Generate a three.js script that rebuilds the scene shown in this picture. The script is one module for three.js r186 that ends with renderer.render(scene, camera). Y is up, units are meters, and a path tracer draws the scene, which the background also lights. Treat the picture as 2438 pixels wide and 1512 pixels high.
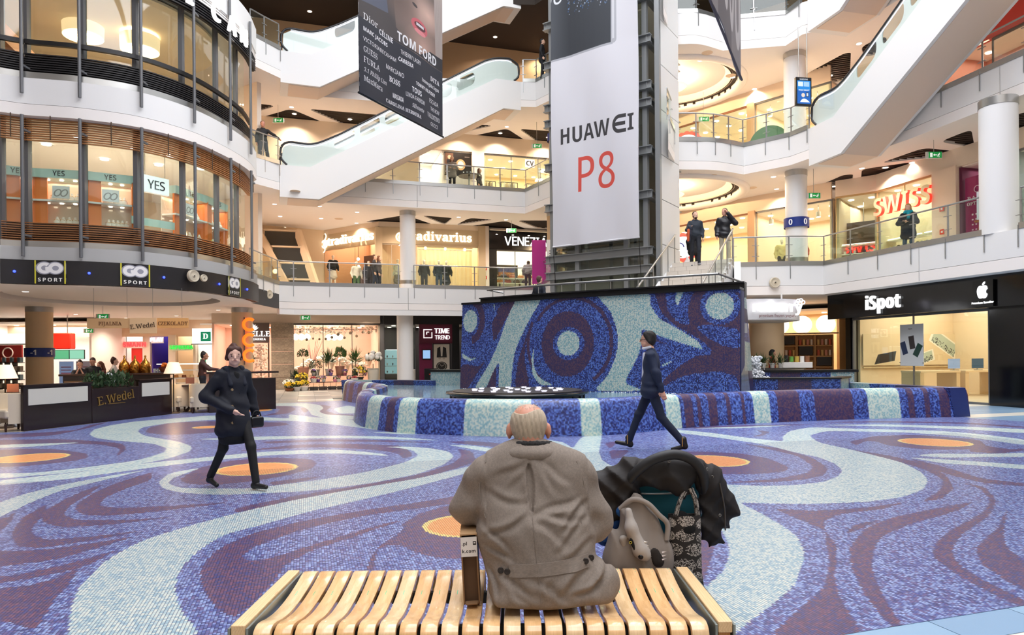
import * as THREE from 'three';
import { mergeGeometries, toCreasedNormals } from 'three/addons/utils/BufferGeometryUtils.js';
import { RoundedBoxGeometry } from 'three/addons/geometries/RoundedBoxGeometry.js';
import { TextGeometry } from 'three/addons/geometries/TextGeometry.js';
import { FontLoader } from 'three/addons/loaders/FontLoader.js';
import { RectAreaLightUniformsLib } from 'three/addons/lights/RectAreaLightUniformsLib.js';

// ---------- camera, renderer, daylight ----------
// Plan coordinates: X to the side, D away from the camera (world z = -D), y up, metres.
const scene = new THREE.Scene();
const renderer = new THREE.WebGLRenderer();
renderer.toneMapping = THREE.LinearToneMapping;
renderer.toneMappingExposure = 1.1;
renderer.shadowMap.enabled = true;
RectAreaLightUniformsLib.init();
const camera = new THREE.PerspectiveCamera(2 * Math.atan(756 / 1625) * 180 / Math.PI, 2438 / 1512, 0.05, 200);
camera.position.set(0, 1.5, 0);
camera.rotation.z = -0.0087;
camera.setViewOffset(2438, 1512, 0, -89, 2438, 1512);
scene.background = new THREE.Color(0x202428);

const WHITE = 0xffffff, WARM = 0xffd9b0, DAY = 0xf6f8ff;
// daylight through the glass roof of the atrium (the glazing itself is built with the roof)
const ROOF_Y = 21.6;
for (const [x, d, w, l, i] of [[2.5, 19, 16, 14, 3.7], [3.5, 6.5, 19, 9, 3.3], [3, -4, 22, 9, 3.0]]) {
  const a = new THREE.RectAreaLight(DAY, i, w, l);
  a.position.set(x, ROOF_Y - 0.05, -d); a.rotation.x = -Math.PI / 2; a.name = 'skylight'; scene.add(a);
}

// ---------- helpers ----------
let seed = 7;
const rnd = () => { seed = (seed + 0x6D2B79F5) | 0; let t = Math.imul(seed ^ (seed >>> 15), 1 | seed); t = (t + Math.imul(t ^ (t >>> 7), 61 | t)) ^ t; return ((t ^ (t >>> 14)) >>> 0) / 4294967296; };
const rr = (a, b) => a + (b - a) * rnd();
const W = (X, y, D) => new THREE.Vector3(X, y, -D);
const mats = {};
function M(color, o = {}) {
  const key = color + JSON.stringify(o, (k, v) => (v && v.isTexture ? v.uuid : v));
  if (mats[key]) return mats[key];
  const { r = 0.6, m = 0, map, e, ei = 1, bump, bs, cc, t, thick, ...rest } = o;
  const mt = new THREE.MeshPhysicalMaterial({ color, roughness: r, metalness: m, ...rest });
  if (map) mt.map = map;
  if (bump) { mt.bumpMap = bump; mt.bumpScale = bs ?? 0.002; }
  if (e !== undefined) { mt.emissive = new THREE.Color(e); mt.emissiveIntensity = ei; }
  if (cc) { mt.clearcoat = cc; mt.clearcoatRoughness = 0.08; }
  if (t) { mt.transmission = t; mt.thickness = thick ?? 0; }
  return (mats[key] = mt);
}
const used = {};
function numbered(n) { if (!(n in used)) { used[n] = 0; return n; } return n + '_' + String(++used[n]).padStart(3, '0'); }
function fix(o) { o.castShadow = true; o.receiveShadow = true; return o; }
function part(name, geo, mat, parent, label) {
  const o = fix(new THREE.Mesh(geo, mat)); o.name = name; parent.add(o);
  if (label) o.userData.label = label;
  return o;
}
function thing(name, label, category, X = 0, y = 0, D = 0, turn = 0, group) {
  const o = new THREE.Group(); o.name = numbered(name); o.position.set(X, y, -D); o.rotation.y = turn; scene.add(o);
  o.userData = { label, category }; if (group) o.userData.group = group; return o;
}
function single(name, geo, mat, label, category, group) {
  const o = fix(new THREE.Mesh(geo, mat)); o.name = numbered(name); scene.add(o);
  o.userData = { label, category }; if (group) o.userData.group = group; return o;
}
function struct(name, geo, mat, label) {
  const o = geo ? fix(new THREE.Mesh(geo, mat)) : new THREE.Group(); o.name = numbered(name); scene.add(o);
  o.userData = { kind: 'structure', label: label || name.replace(/_/g, ' ') + ' of the shopping mall atrium', category: 'structure' }; return o;
}
function clone(o, X, y, D, turn, label) {
  const c = o.clone(); c.name = numbered(o.name.replace(/_\d{3}$/, '')); scene.add(c); c.position.set(X, y, -D); c.rotation.y = turn;
  c.userData = { ...o.userData }; if (label) c.userData.label = label; return c;
}
function mg(list) { return list.length === 1 ? list[0] : mergeGeometries(list.map((g) => { const n = g.index ? g.toNonIndexed() : g; for (const k of Object.keys(n.attributes)) if (!['position', 'normal', 'uv'].includes(k)) n.deleteAttribute(k); n.morphAttributes = {}; return n; })); }
const box = (w, h, d, x = 0, y = 0, z = 0, ry = 0) => { const g = new THREE.BoxGeometry(w, h, d); if (ry) g.rotateY(ry); return g.translate(x, y, z); };
const rbox = (w, h, d, x = 0, y = 0, z = 0, r = 0.01, s = 2) => new RoundedBoxGeometry(w, h, d, s, Math.min(r, w / 2.01, h / 2.01, d / 2.01)).translate(x, y, z);
const cyl = (r0, r1, h, x = 0, y = 0, z = 0, n = 20) => new THREE.CylinderGeometry(r1, r0, h, n).translate(x, y, z);
const ball = (r, x = 0, y = 0, z = 0, n = 12) => new THREE.SphereGeometry(r, n, Math.max(6, n * 0.7 | 0)).translate(x, y, z);
const v3 = (a) => new THREE.Vector3(a[0], a[1], a[2]);
const tube = (pts, r, seg = 24, n = 8, closed = false) => new THREE.TubeGeometry(new THREE.CatmullRomCurve3(pts.map(v3), closed, 'catmullrom', 0.5), seg, r, n, closed);
function bar(a, b, r, n = 8) { const A = v3(a), B = v3(b), d = B.clone().sub(A), g = new THREE.CylinderGeometry(r, r, d.length(), n); g.applyQuaternion(new THREE.Quaternion().setFromUnitVectors(new THREE.Vector3(0, 1, 0), d.clone().normalize())); return g.translate(...A.add(B).multiplyScalar(0.5).toArray()); }
function beam(a, b, w, h) { const A = v3(a), B = v3(b), d = B.clone().sub(A), g = new THREE.BoxGeometry(w, h, d.length()); const m = new THREE.Matrix4().lookAt(B, A, new THREE.Vector3(0, 1, 0)); g.applyMatrix4(m); return g.translate(...A.add(B).multiplyScalar(0.5).toArray()); }
const lathe = (pts, n = 24) => new THREE.LatheGeometry(pts.map((p) => new THREE.Vector2(p[0], p[1])), n);
function shapeOf(pts) { const s = new THREE.Shape(); pts.forEach((p, i) => (i ? s.lineTo(p[0], p[1]) : s.moveTo(p[0], p[1]))); return s; }
const ext = (pts, depth, bevel = 0, holes = []) => { const s = pts instanceof THREE.Shape ? pts : shapeOf(pts); for (const h of holes) s.holes.push(shapeOf(h)); return new THREE.ExtrudeGeometry(s, { depth, bevelEnabled: bevel > 0, bevelSize: bevel, bevelThickness: bevel, bevelSegments: 2, curveSegments: 10 }); };
// horizontal plate from a plan polygon [[X,D]...]
const plate = (pts, y0, y1, holes = []) => ext(pts, y1 - y0, 0, holes).rotateX(-Math.PI / 2).translate(0, y0, 0);
const pairs = (f) => { const r = []; for (let i = 0; i < f.length; i += 2) r.push([f[i], f[i + 1]]); return r; };
function offs(pts, t) {
  const n = pts.length;
  return pts.map((b, i) => {
    const a = pts[Math.max(i - 1, 0)], c = pts[Math.min(i + 1, n - 1)];
    let d1 = [b[0] - a[0], b[1] - a[1]], d2 = [c[0] - b[0], c[1] - b[1]]; if (!i) d1 = d2; if (i === n - 1) d2 = d1;
    const l1 = Math.hypot(...d1), l2 = Math.hypot(...d2); d1 = [d1[0] / l1, d1[1] / l1]; d2 = [d2[0] / l2, d2[1] / l2];
    let nx = -(d1[1] + d2[1]), ny = d1[0] + d2[0]; const l = Math.hypot(nx, ny) || 1; nx /= l; ny /= l;
    const k = 1 / Math.max(0.5, -nx * d1[1] + ny * d1[0]); return [b[0] + nx * t * k, b[1] + ny * t * k];
  });
}
function quads(list) {   // each: four corners [x,y,z] and four uv
  const p = [], u = [];
  for (const [a, b, c, d, ua, ub, uc, ud] of list) { for (const v of [a, b, c, a, c, d]) p.push(...v); for (const v of [ua, ub, uc, ua, uc, ud]) u.push(...(v || [0, 0])); }
  const g = new THREE.BufferGeometry(); g.setAttribute('position', new THREE.Float32BufferAttribute(p, 3)); g.setAttribute('uv', new THREE.Float32BufferAttribute(u, 2)); g.computeVertexNormals(); return g;
}
// upright strip along a plan polyline; y0, y1 numbers; batter leans the top to the offset side
function strip(pts, y0, y1, t, lean = 0) {
  const q = offs(pts, t), pt = lean ? offs(pts, lean) : pts, qt = lean ? offs(pts, t + lean) : q, L = []; let s = 0;
  const w = (p, y) => [p[0], y, -p[1]];
  for (let i = 0; i < pts.length - 1; i++) {
    const l = Math.hypot(pts[i + 1][0] - pts[i][0], pts[i + 1][1] - pts[i][1]), u0 = [s, y0], u1 = [s + l, y0], u2 = [s + l, y1], u3 = [s, y1];
    L.push([w(pts[i], y0), w(pts[i + 1], y0), w(pt[i + 1], y1), w(pt[i], y1), u0, u1, u2, u3]);
    L.push([w(q[i + 1], y0), w(q[i], y0), w(qt[i], y1), w(qt[i + 1], y1), u1, u0, u3, u2]);
    L.push([w(pt[i], y1), w(pt[i + 1], y1), w(qt[i + 1], y1), w(qt[i], y1), [s, y1], [s + l, y1], [s + l, y1 + 0.2], [s, y1 + 0.2]]);
    L.push([w(q[i], y0), w(q[i + 1], y0), w(pts[i + 1], y0), w(pts[i], y0), u0, u1, u1, u0]); s += l;
  }
  const e = pts.length - 1;
  L.push([w(q[0], y0), w(pts[0], y0), w(pt[0], y1), w(qt[0], y1)], [w(pts[e], y0), w(q[e], y0), w(qt[e], y1), w(pt[e], y1)]);
  return quads(L);
}
const smooth = (g, a = 0.6) => toCreasedNormals(g, a);
function spl(pts, n) { const c = new THREE.CatmullRomCurve3(pts.map((p) => new THREE.Vector3(p[0], 0, p[1])), false, 'centripetal'); return c.getPoints(n).map((p) => [p.x, p.z]); }
function rounded(pts, r) {   // plan polygon with rounded corners
  const out = [], n = pts.length;
  pts.forEach((b, i) => {
    const a = pts[(i + n - 1) % n], c = pts[(i + 1) % n], la = Math.hypot(a[0] - b[0], a[1] - b[1]), lc = Math.hypot(c[0] - b[0], c[1] - b[1]), k = Math.min(r, la / 2.2, lc / 2.2);
    const p = [b[0] + (a[0] - b[0]) * k / la, b[1] + (a[1] - b[1]) * k / la], q = [b[0] + (c[0] - b[0]) * k / lc, b[1] + (c[1] - b[1]) * k / lc];
    for (let j = 0; j <= 5; j++) { const t = j / 5, s = 1 - t; out.push([s * s * p[0] + 2 * s * t * b[0] + t * t * q[0], s * s * p[1] + 2 * s * t * b[1] + t * t * q[1]]); }
  });
  return out;
}
const inside = (x, y, poly) => { let c = false; for (let i = 0, j = poly.length - 1; i < poly.length; j = i++) { const [a, b] = poly[i], [e, f] = poly[j]; if ((b > y) !== (f > y) && x < (e - a) * (y - b) / (f - b) + a) c = !c; } return c; };
// frame standing at plan point a and turned so that local x runs towards b and local z faces the viewer's side
const turnOf = (a, b) => Math.atan2(b[1] - a[1], b[0] - a[0]);
const dist = (a, b) => Math.hypot(b[0] - a[0], b[1] - a[1]);
const along = (a, b, s, off = 0) => { const l = dist(a, b), dx = (b[0] - a[0]) / l, dd = (b[1] - a[1]) / l; return [a[0] + dx * s + dd * off, a[1] + dd * s - dx * off]; };

const loader = new FontLoader(), fonts = {};
for (const f of ['sans_bold', 'sans_regular', 'serif_regular', 'serif_bold']) fonts[f] = await loader.loadAsync(`fonts/droid/droid_${f}.typeface.json`);
function letters(s, font, size, depth = 0.05, spacing = 0) {   // centred on x, standing on y = 0
  const gs = []; let x = 0; const list = spacing ? [...s] : [s];
  for (const ch of list) {
    if (ch === ' ') { x += size * 0.4; continue; }
    const g = new TextGeometry(ch, { font: fonts[font], size, depth, curveSegments: 5, bevelEnabled: false }); g.computeBoundingBox();
    const b = g.boundingBox; g.translate(x - b.min.x, 0, 0); gs.push(g); x += b.max.x - b.min.x + spacing;
  }
  return mg(gs).translate(-(x - spacing) / 2, 0, 0);
}
function canvasTex(w, h, draw, data) {
  const c = document.createElement('canvas'); c.width = w; c.height = h; draw(c.getContext('2d'), w, h);
  const t = new THREE.CanvasTexture(c); if (!data) t.colorSpace = THREE.SRGBColorSpace; t.wrapS = t.wrapT = THREE.RepeatWrapping; return t;
}
function dataTex(w, h, fn, srgb = true) {
  const d = new Uint8Array(w * h * 4); for (let y = 0, i = 0; y < h; y++) for (let x = 0; x < w; x++, i += 4) { const c = fn(x, y); d[i] = c[0]; d[i + 1] = c[1]; d[i + 2] = c[2]; d[i + 3] = 255; }
  const t = new THREE.DataTexture(d, w, h); t.magFilter = THREE.LinearFilter; t.minFilter = THREE.LinearFilter; t.wrapS = t.wrapT = THREE.RepeatWrapping; if (srgb) t.colorSpace = THREE.SRGBColorSpace; t.needsUpdate = true; return t;
}
const panelGeo = (w, h, d = 0.02) => { const g = box(w, h, d); return g; };

// common materials
const MW = M(0xe9e8e6, { r: 0.55 }), MCEIL = M(0xf3ede8, { r: 0.7 }), MSTEEL = M(0xb9b9b6, { r: 0.28, m: 0.9 }), MDARK = M(0x17130f, { r: 0.7 }), MBLACK = M(0x0b0b0d, { r: 0.35 });
const MGREY = M(0x6e6f71, { r: 0.45, m: 0.3 }), MGLASS = M(0xf4fbf8, { r: 0.02, t: 1 }), MLAMP = M(0xffffff, { e: 0xffeedd, ei: 5 }), MWOOD = M(0xa86c3e, { r: 0.5 });
const MGLASSG = M(0xf3faf6, { r: 0.03, t: 1 });
const lit = (c, i = 3) => M(0xffffff, { e: c, ei: 0.55 + 0.25 * i });

// ---------- levels and voids ----------
const DRUM = [[-13.4, 17.9], [-12.95, 18.15], [-11.65, 18.52], [-10.42, 19.25], [-9.57, 20.55], [-9.18, 22.2], [-9.1, 23.7], [-9.3, 25.0]];
const DC = spl(DRUM, 56);
const R1 = [[5.5, 22.9], [7.07, 22.0], [7.75, 23.75], [8.49, 23.67], [9.6, 23.52], [10.79, 23.6]];
const EDGE = {   // balcony edges, from the drum round the back to the near side on the other hand
  0: [[-9.58, 25.2], [-9.65, 28.37], [-9.16, 28.76], [-4.76, 30.05], [-0.34, 31.42], [1.02, 31.54], [1.79, 26.4], [5.6, 24.6], ...R1, [11.68, 19.92], [12.53, 16.67], [14.6, 8.4], [17, -11]],
  1: [[-9.62, 25.45], [-9.01, 26.6], [-9.3, 28.3], [-6.23, 29.29], [-3.98, 30.03], [0.66, 31.43], [1.87, 29.1], [2.4, 26.6], [5.7, 24.5], [5.02, 21.69], ...spl([[5.94, 24.11], [7.27, 24.24], [8.5, 24.86]], 8), [9.71, 23.7], [10.06, 22.83], [11.7, 22.4], [12.2, 20.95], [13.05, 17.3], [15.1, 9], [17.5, -11]],
  2: [[-9.6, 25.45], [-8.96, 26.7], [-9.3, 28.3], [-6, 29.1], [0.49, 30], [1.14, 30.05], [1.91, 29], [2.4, 26.6], [5.7, 24.5], [4.95, 21.9], ...spl([[5.83, 24.08], [6.64, 24.05], [7.69, 24.6]], 6), [9.82, 24.24], [10.05, 23.4], [11.7, 22.4], [13.2, 17.3], [15.2, 9], [17.5, -11]],
  3: [[-9.6, 25.45], [-8.96, 26.7], [-9.3, 28.3], [-6, 29.1], [0.49, 30], [1.14, 30.05], [1.91, 29], [2.4, 26.6], [5.7, 24.5], [7, 25.5], [9.82, 24.24], [10.05, 23.4], [11.7, 22.4], [13.2, 17.3], [15.2, 9], [17.5, -11]],
};
const NEARL = [[-17, -11], [-17, 12], [-15, 15.6]];
const LEVEL = [[3.5, 4.5], [8, 9], [12.4, 13.5], [16.9, 18]];
const RECT = [[-32, -12], [26, -12], [26, 46], [-32, 46]];
const VOID = [0, 1, 2, 3].map((k) => [...NEARL, ...DC, ...EDGE[k]]);

// dark slatted recesses and other openings in the ceilings, [level, plan polygon]
const RECESS = [
  [2, -11.28,29.16,-11.05,29.26,-10.13,29.63,-11.53,30.52,-11.81,30.51], [2, -11.69,31.28,-9.63,29.99,-8.34,32.46], [2, -8.9,30.01,-5.42,30.99,-7.64,32.48],
  [2, -2.22,32.09,-0.76,32.42,-2.72,33.6], [2, -2.37,34.26,-0.15,32.86,1.03,35.24], [2, 0.42,32.93,2.58,33.42,2.63,35.5,1.53,35.25], [2, -4.27,32.39,-3.21,33.78,-4.29,34.07],
  [1, -7.11,33,-4.87,31.51,-3.69,34.23], [1, -4.15,31.64,-2.72,32.28,-3.28,33.92], [1, -2.75,34.05,-1.95,32.31,-0.77,32.77], [1, -2.44,34.63,-0.25,33.1,0.93,35.61], [1, 0.28,33.02,2.32,33.11,2.47,35.32,1.49,35.28],
  [1, 11.98,27.17,12.22,25.08,12.54,24.97,13.56,27.16,12.33,27.89], [1, 12.51,24.3,13.79,23.43,14.86,22.87,13.98,26.76,13.69,26.69], [1, 12.74,23.56,13.22,21.8,14.63,22.25,14.26,22.85], [1, 13.33,21.2,13.53,20.02,14.74,21.67,14.57,21.71], [1, 13.92,19.01,14.04,18.58,15.42,20.42,15.17,20.72],
  [2, 11.59,26.8,12.21,24.94,12.43,24.84,13.33,26.72,13.47,27.33,12.49,28.13], [2, 11.24,29.15,11.41,28.32,11.74,28.88], [2, 12.55,24.4,12.99,23.51,13.67,24.7,13.2,25.32],
].map(([k, ...f]) => [k, rounded(pairs(f), 0.35)]);
// round lit domes in the ceilings: level, X, D, radius
const DOMES = [[2, 6.58,27.82, 2.6], [1, 6.44,27.81, 2.75]];
const circle = (x, d, r, n = 40, e = 1) => Array.from({ length: n }, (_, i) => [x + r * Math.cos(i / n * 2 * Math.PI), d + e * r * Math.sin(i / n * 2 * Math.PI)]);

function slatsIn(poly, y, dir, pitch, w, h) {   // slats across a plan polygon, clipped to it
  const c = Math.cos(dir), s = Math.sin(dir), q = poly.map(([x, d]) => [x * c + d * s, -x * s + d * c]), out = [];
  const lo = Math.min(...q.map((p) => p[1])), hi = Math.max(...q.map((p) => p[1]));
  for (let v = lo + pitch / 2; v < hi; v += pitch) {
    const xs = []; q.forEach((a, i) => { const b = q[(i + 1) % q.length]; if ((a[1] > v) !== (b[1] > v)) xs.push(a[0] + (b[0] - a[0]) * (v - a[1]) / (b[1] - a[1])); });
    xs.sort((a, b) => a - b); for (let i = 0; i + 1 < xs.length; i += 2) { const l = xs[i + 1] - xs[i], u = (xs[i] + xs[i + 1]) / 2; out.push(box(l, h, w).rotateY(dir).translate(u * c - v * s, y, -(u * s + v * c))); }
  }
  return mg(out);
}
const BANG = 0.293;   // the building's own axes are turned by this angle against the camera
const MSLAT = M(0x40362e, { r: 0.6 }), MDECK = M(0x4a4038, { r: 0.85 }), MTOP = M(0x2c221b, { r: 0.8 });
LEVEL.forEach(([ys, yf], k) => {
  const holes = RECESS.filter((r) => r[0] === k).map((r) => r[1]), domes = DOMES.filter((d) => d[0] === k);
  const ceil = struct('ceiling', smooth(plate(RECT, ys, ys + 0.3, [VOID[k], ...holes, ...domes.map(([, x, d, r]) => circle(x, d, r)), ...(k ? [] : [circle(-13.4, 23, 3.3, 60)])]), 0.5), k === 3 ? MTOP : MCEIL, ['warm white soffit over the lowest floor', 'white gallery ceiling with slatted triangular recesses', 'upper gallery ceiling with slatted triangular recesses', 'dark brown ceiling over the top gallery'][k]);
  for (const [, p] of RECESS.filter((r) => r[0] === k)) {
    part('recess_deck', plate(p.map((q) => q), ys + 0.26, ys + 0.31), MDECK, ceil, 'dark back of a slatted ceiling recess');
    const s = part('slats', slatsIn(p, ys + 0.12, BANG, 0.15, 0.035, 0.16), MSLAT, ceil, 'dark slats in a ceiling recess'); s.userData.kind = 'stuff';
  }
  struct('slab', smooth(plate(RECT, ys + 0.31, yf, [VOID[k]]), 0.5), MW, 'white balcony slab edge of level ' + ['zero', 'one', 'two', 'three'][k]);
  struct('floor_gallery', plate(RECT, yf, yf + 0.012, [[...NEARL, ...offs(DC, 0.2), ...offs(EDGE[k], 0.2)]]), M(0xc8bbad, { r: 0.5 }), 'unseen beige gallery floor added to bounce warm light, level ' + ['zero', 'one', 'two', 'three'][k]);  // finish out of view, added so its beige bounce warms the ceilings
});
// the fascia hangs a little lower along the back; thin joints between the fascia panels
struct('trim_1', strip(EDGE[0].slice(1, 6), 3.28, 3.52, 0.3), MW, 'lower lip of the white fascia above the flower shop');
const jointMat = M(0xb9b7b4, { r: 0.7 });
for (const [k, px] of [[0, [-4.55, 30.1]], [0, [11.75, 19.66]], [1, [-4.1, 29.98]], [1, [12.9, 17.95]]]) struct('trim_2', cyl(0.012, 0.012, LEVEL[k][1] - LEVEL[k][0] - 0.06, px[0], (LEVEL[k][0] + LEVEL[k][1]) / 2, -px[1], 6), jointMat, 'fine upright joint in the white fascia');
// outer walls and roof
const MWALL = M(0xd8cbbb, { r: 0.8 });
struct('wall_back', box(58.6, 22.6, 0.3, -3, 11, -46.15), MWALL); struct('wall_left', box(0.3, 22.6, 58, -32.15, 11, -17), MWALL);
struct('wall_right', box(0.3, 22.6, 58, 26.15, 11, -17), MWALL); struct('wall_front', box(58.6, 22.6, 0.3, -3, 11, 12.15), MWALL);
{
  const g = [[2.5, 19, 16, 14], [3.5, 6.5, 19, 9], [3, -4, 22, 9]];
  const holes = g.map(([x, d, w, l]) => [[x - w / 2, d - l / 2], [x + w / 2, d - l / 2], [x + w / 2, d + l / 2], [x - w / 2, d + l / 2]]);
  struct('roof', plate(RECT, ROOF_Y, ROOF_Y + 0.4, holes), M(0xdedbd6, { r: 0.8 }), 'white roof of the atrium round its glazing');
  g.forEach(([x, d, w, l], i) => struct('window_' + (i + 1), box(w, 0.05, l, x, ROOF_Y + 0.2, -d), M(0xffffff, { e: DAY, ei: 1.5 }), 'bright daylit roof glazing over the atrium'));
}
// domes: a shallow lit bowl with a dark gap and a white rim
for (const [k, x, d, r] of DOMES) {
  const y = LEVEL[k][0], t = thing('ceiling_dome_light', k === 1 ? 'round glowing ceiling dome above the stair head' : 'round glowing ceiling dome on the upper gallery', 'ceiling light', x, y, d);
  part('bowl', lathe([[0.01, 0.72], [r * 0.4, 0.66], [r * 0.75, 0.42], [r * 0.9, 0.16], [r * 0.93, 0.1]], 48), M(0xfff2df, { r: 0.9, side: 2 }), t, 'cream lit bowl');
  part('dark_gap', lathe([[r * 0.9, 0.1], [r * 1.0, 0.12], [r * 1.0, 0.02]], 48), M(0x3a2f26, { r: 0.8 }), t);
  part('rim', lathe([[r * 1.0, 0], [r * 1.02, -0.1], [r * 1.1, -0.13], [r * 1.14, -0.06], [r * 1.14, 0]], 48), MCEIL, t);
  part('lamp', lathe([[0.01, -0.12], [0.55, -0.1], [0.62, -0.04], [0.55, 0], [0.01, 0.02]], 32), M(0xffffff, { e: 0xffd9a8, ei: 1.2 }), t, 'round pendant lamp below the bowl');
  part('rod', bar([0, 0, 0], [0, 0.7, 0], 0.02), MSTEEL, t);
  const l = new THREE.PointLight(0xffdcae, 60); l.position.set(x, y + 0.12, -d); l.shadow.radius = 12; l.castShadow = true; scene.add(l);
}
// downlights
const dlGeo = mg([lathe([[0.085, 0], [0.11, -0.012], [0.12, 0]], 16)]), dlLens = cyl(0.085, 0.085, 0.012, 0, -0.004, 0, 16);
function downlight(X, y, D, group, label, power = 26, r = 1) {
  const t = thing('downlight', label, 'ceiling light', X, y, D, 0, group); t.scale.set(r, 1, r);
  part('ring', dlGeo, MW, t); part('lens', dlLens, MLAMP, t);
  if (power) { const s = new THREE.SpotLight(0xffe9d6, power * 0.62, 0, 1.15, 0.6); s.position.set(X, y - 0.03, -D); s.target.position.set(X, y - 3, -D); s.castShadow = true; scene.add(s, s.target); }
}
const DL = (y, flat, group, label, power, r) => pairs(flat).forEach(([x, d]) => downlight(x, y, d, group, label, power, r));
DL(8, [-10.04,29.02,-10.66,31.55,-11.34,34.22,-8.26,29.51,-8.92,32.11,-6.93,30.78,-7.53,33.3], 'downlights over the stair corner', 'round warm downlight in the white ceiling beside the drum', 30);
DL(8, [-5.12,32.08,-3.11,34.71,-2.45,32.09,-0.23,32.79,1.61,36.12], 'downlights over the clothes shops', 'small downlight between the slatted recesses above the clothes shop', 34);
DL(12.4, [-9.53,29.79,-10.12,33.21,-9.67,30.62,-7.36,31.39,-7.78,32.9], 'downlights by the leaning man', 'warm downlight among slatted recesses near the escalator landing', 40);
DL(12.4, [-10.3,27.28,-2.96,34.44,-2.3,32.92,-0.15,32.61,-0.48,33.53,1.91,34.24], 'downlights over the bright shops', 'warm downlight in the upper gallery ceiling over the bright shops', 40);
DL(8, [9.72,25.23,10.57,27.12,11.23,29.37,12.67,26.78,13.84,27.65,12.45,24.18,13.24,24.1,13.83,23.49], 'downlights near the watch shop', 'warm downlight in the gallery ceiling before the watch shop', 36);
DL(12.4, [10.61,26.04,10.11,28.21,11.15,29.29,9.6,30.35,12.63,26.9,13.81,27.34,12.37,24.14,13.27,24.35], 'downlights above the wall screen', 'warm downlight in the upper ceiling around the hanging screen', 40);
DL(12.4, [5.89,24.51,7.1,25.41,8.32,25.18,8.81,26.98], 'downlights beside the dome', 'small clear downlight next to the upper ceiling dome', 20);
DL(16.9, [-8.89,30.44,-11.39,31.27,-3.08,33.94,-0.68,33.04,1.63,34.31,8.75,30.89], 'downlights in the dark ceiling', 'single bright spot in the dark top ceiling', 30);
DL(3.5, [-14.37,20.18,-15.97,32.52,-12.35,28.74,-19.58,30.65,-12.1,29.89,-19.13,33.86,-20.38,29.62], 'downlights under the drum', 'small downlight in the soffit over the cafe', 46);
DL(3.5, [-11.33,31.85,-9.37,30.26,-6.8,32.18,-4.6,34.24], 'downlights over the shop fronts', 'downlight in the soffit before the flower shop', 26);
// round ceiling loudspeakers and sprinklers
const spkGeo = lathe([[0.01, -0.02], [0.16, -0.02], [0.2, 0]], 18);
for (const [k, X, D] of [[1, -8.45,26.78], [1, -8.12,32.24], [2, -10.42,27.7], [2, 8.69,26.82], [2, 7.18,24.77], [1, 9.5,26.87], [1, 7.37,24.98], [2, 9.71,29.75]]) {
  const o = single('ceiling_speaker', spkGeo, M(0xd9c3ac, { r: 0.7 }), 'flat round beige loudspeaker grille flush in a white ceiling', 'speaker', 'ceiling loudspeakers'); o.position.set(X, LEVEL[k][0], -D);
}
// columns: shaft, steel collar and foot
function column(X, D, y0, y1, r, label, mat = MW, foot = true) {
  const c = struct('column', null, null, label); c.position.set(X, 0, -D);
  part('shaft', cyl(r, r, y1 - y0, 0, (y0 + y1) / 2, 0, 36), mat, c); part('collar', cyl(r + 0.012, r + 0.012, 0.2, 0, y1 - 0.1, 0, 36), MSTEEL, c, 'steel collar'); if (foot) part('foot', cyl(r + 0.012, r + 0.012, 0.16, 0, y0 + 0.3, 0, 36), MSTEEL, c, 'steel foot band'); return c;
}
const MCOL = M(0xd9bd97, { r: 0.6 });
column(-4.85, 31.0, 0, 3.5, 0.37, 'white round column beside the watch shop, lowest floor'); column(-4.65, 30.75, 4.5, 8, 0.35, 'white round column before the clothes shop front');
column(10.25, 24.5, 4.5, 8, 0.37, 'white round column with the blue zero band'); column(10.4, 24.9, 9, 12.4, 0.38, 'white round column behind the hanging screen');
column(12.66, 17.7, 4.5, 8, 0.43, 'thick white round column at the balcony rail by the optician', MW, false); column(-18.2, 26.3, 0, 3.5, 0.45, 'beige round column with the blue minus one band', MCOL);
column(-10.9, 27.6, 0, 3.5, 0.4, 'beige round column with the orange hoop sign', MCOL); column(2.0, 31.2, 4.5, 8, 0.35, 'beige column behind the lift', MCOL); column(2.1, 30.9, 9, 12.4, 0.35, 'column with blue band behind the lift, upper gallery', MCOL);
column(9.55, 25.6, 0, 3.5, 0.62, 'broad beige column beside the yoghurt stand', MCOL);
// blue level bands round columns
function levelBand(X, D, y, r, text, label, turns) {
  const t = thing('level_band', label, 'sign', X, y, D);
  part('band', new THREE.CylinderGeometry(r, r, 0.34, 36, 1, true), M(0x16307e, { r: 0.4, side: 2 }), t);
  for (const a of turns) { const l = part('number', letters(text, 'sans_bold', 0.2, 0.012), M(0xf2f4f8), t); l.position.set(Math.sin(a) * r, -0.1, Math.cos(a) * r); l.rotation.y = a; }
}
levelBand(10.25, 24.5, 6.13, 0.43, '0', 'blue band with white zeros round the gallery column', [-0.85, 0.35]);
levelBand(-18.2, 26.3, 1.75, 0.5, '-1', 'blue band with minus one round the cafe column', [0.2, 1.3]);
levelBand(2.1, 30.9, 11.3, 0.42, '1', 'blue band round the column behind the lift', [0.4]);

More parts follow.
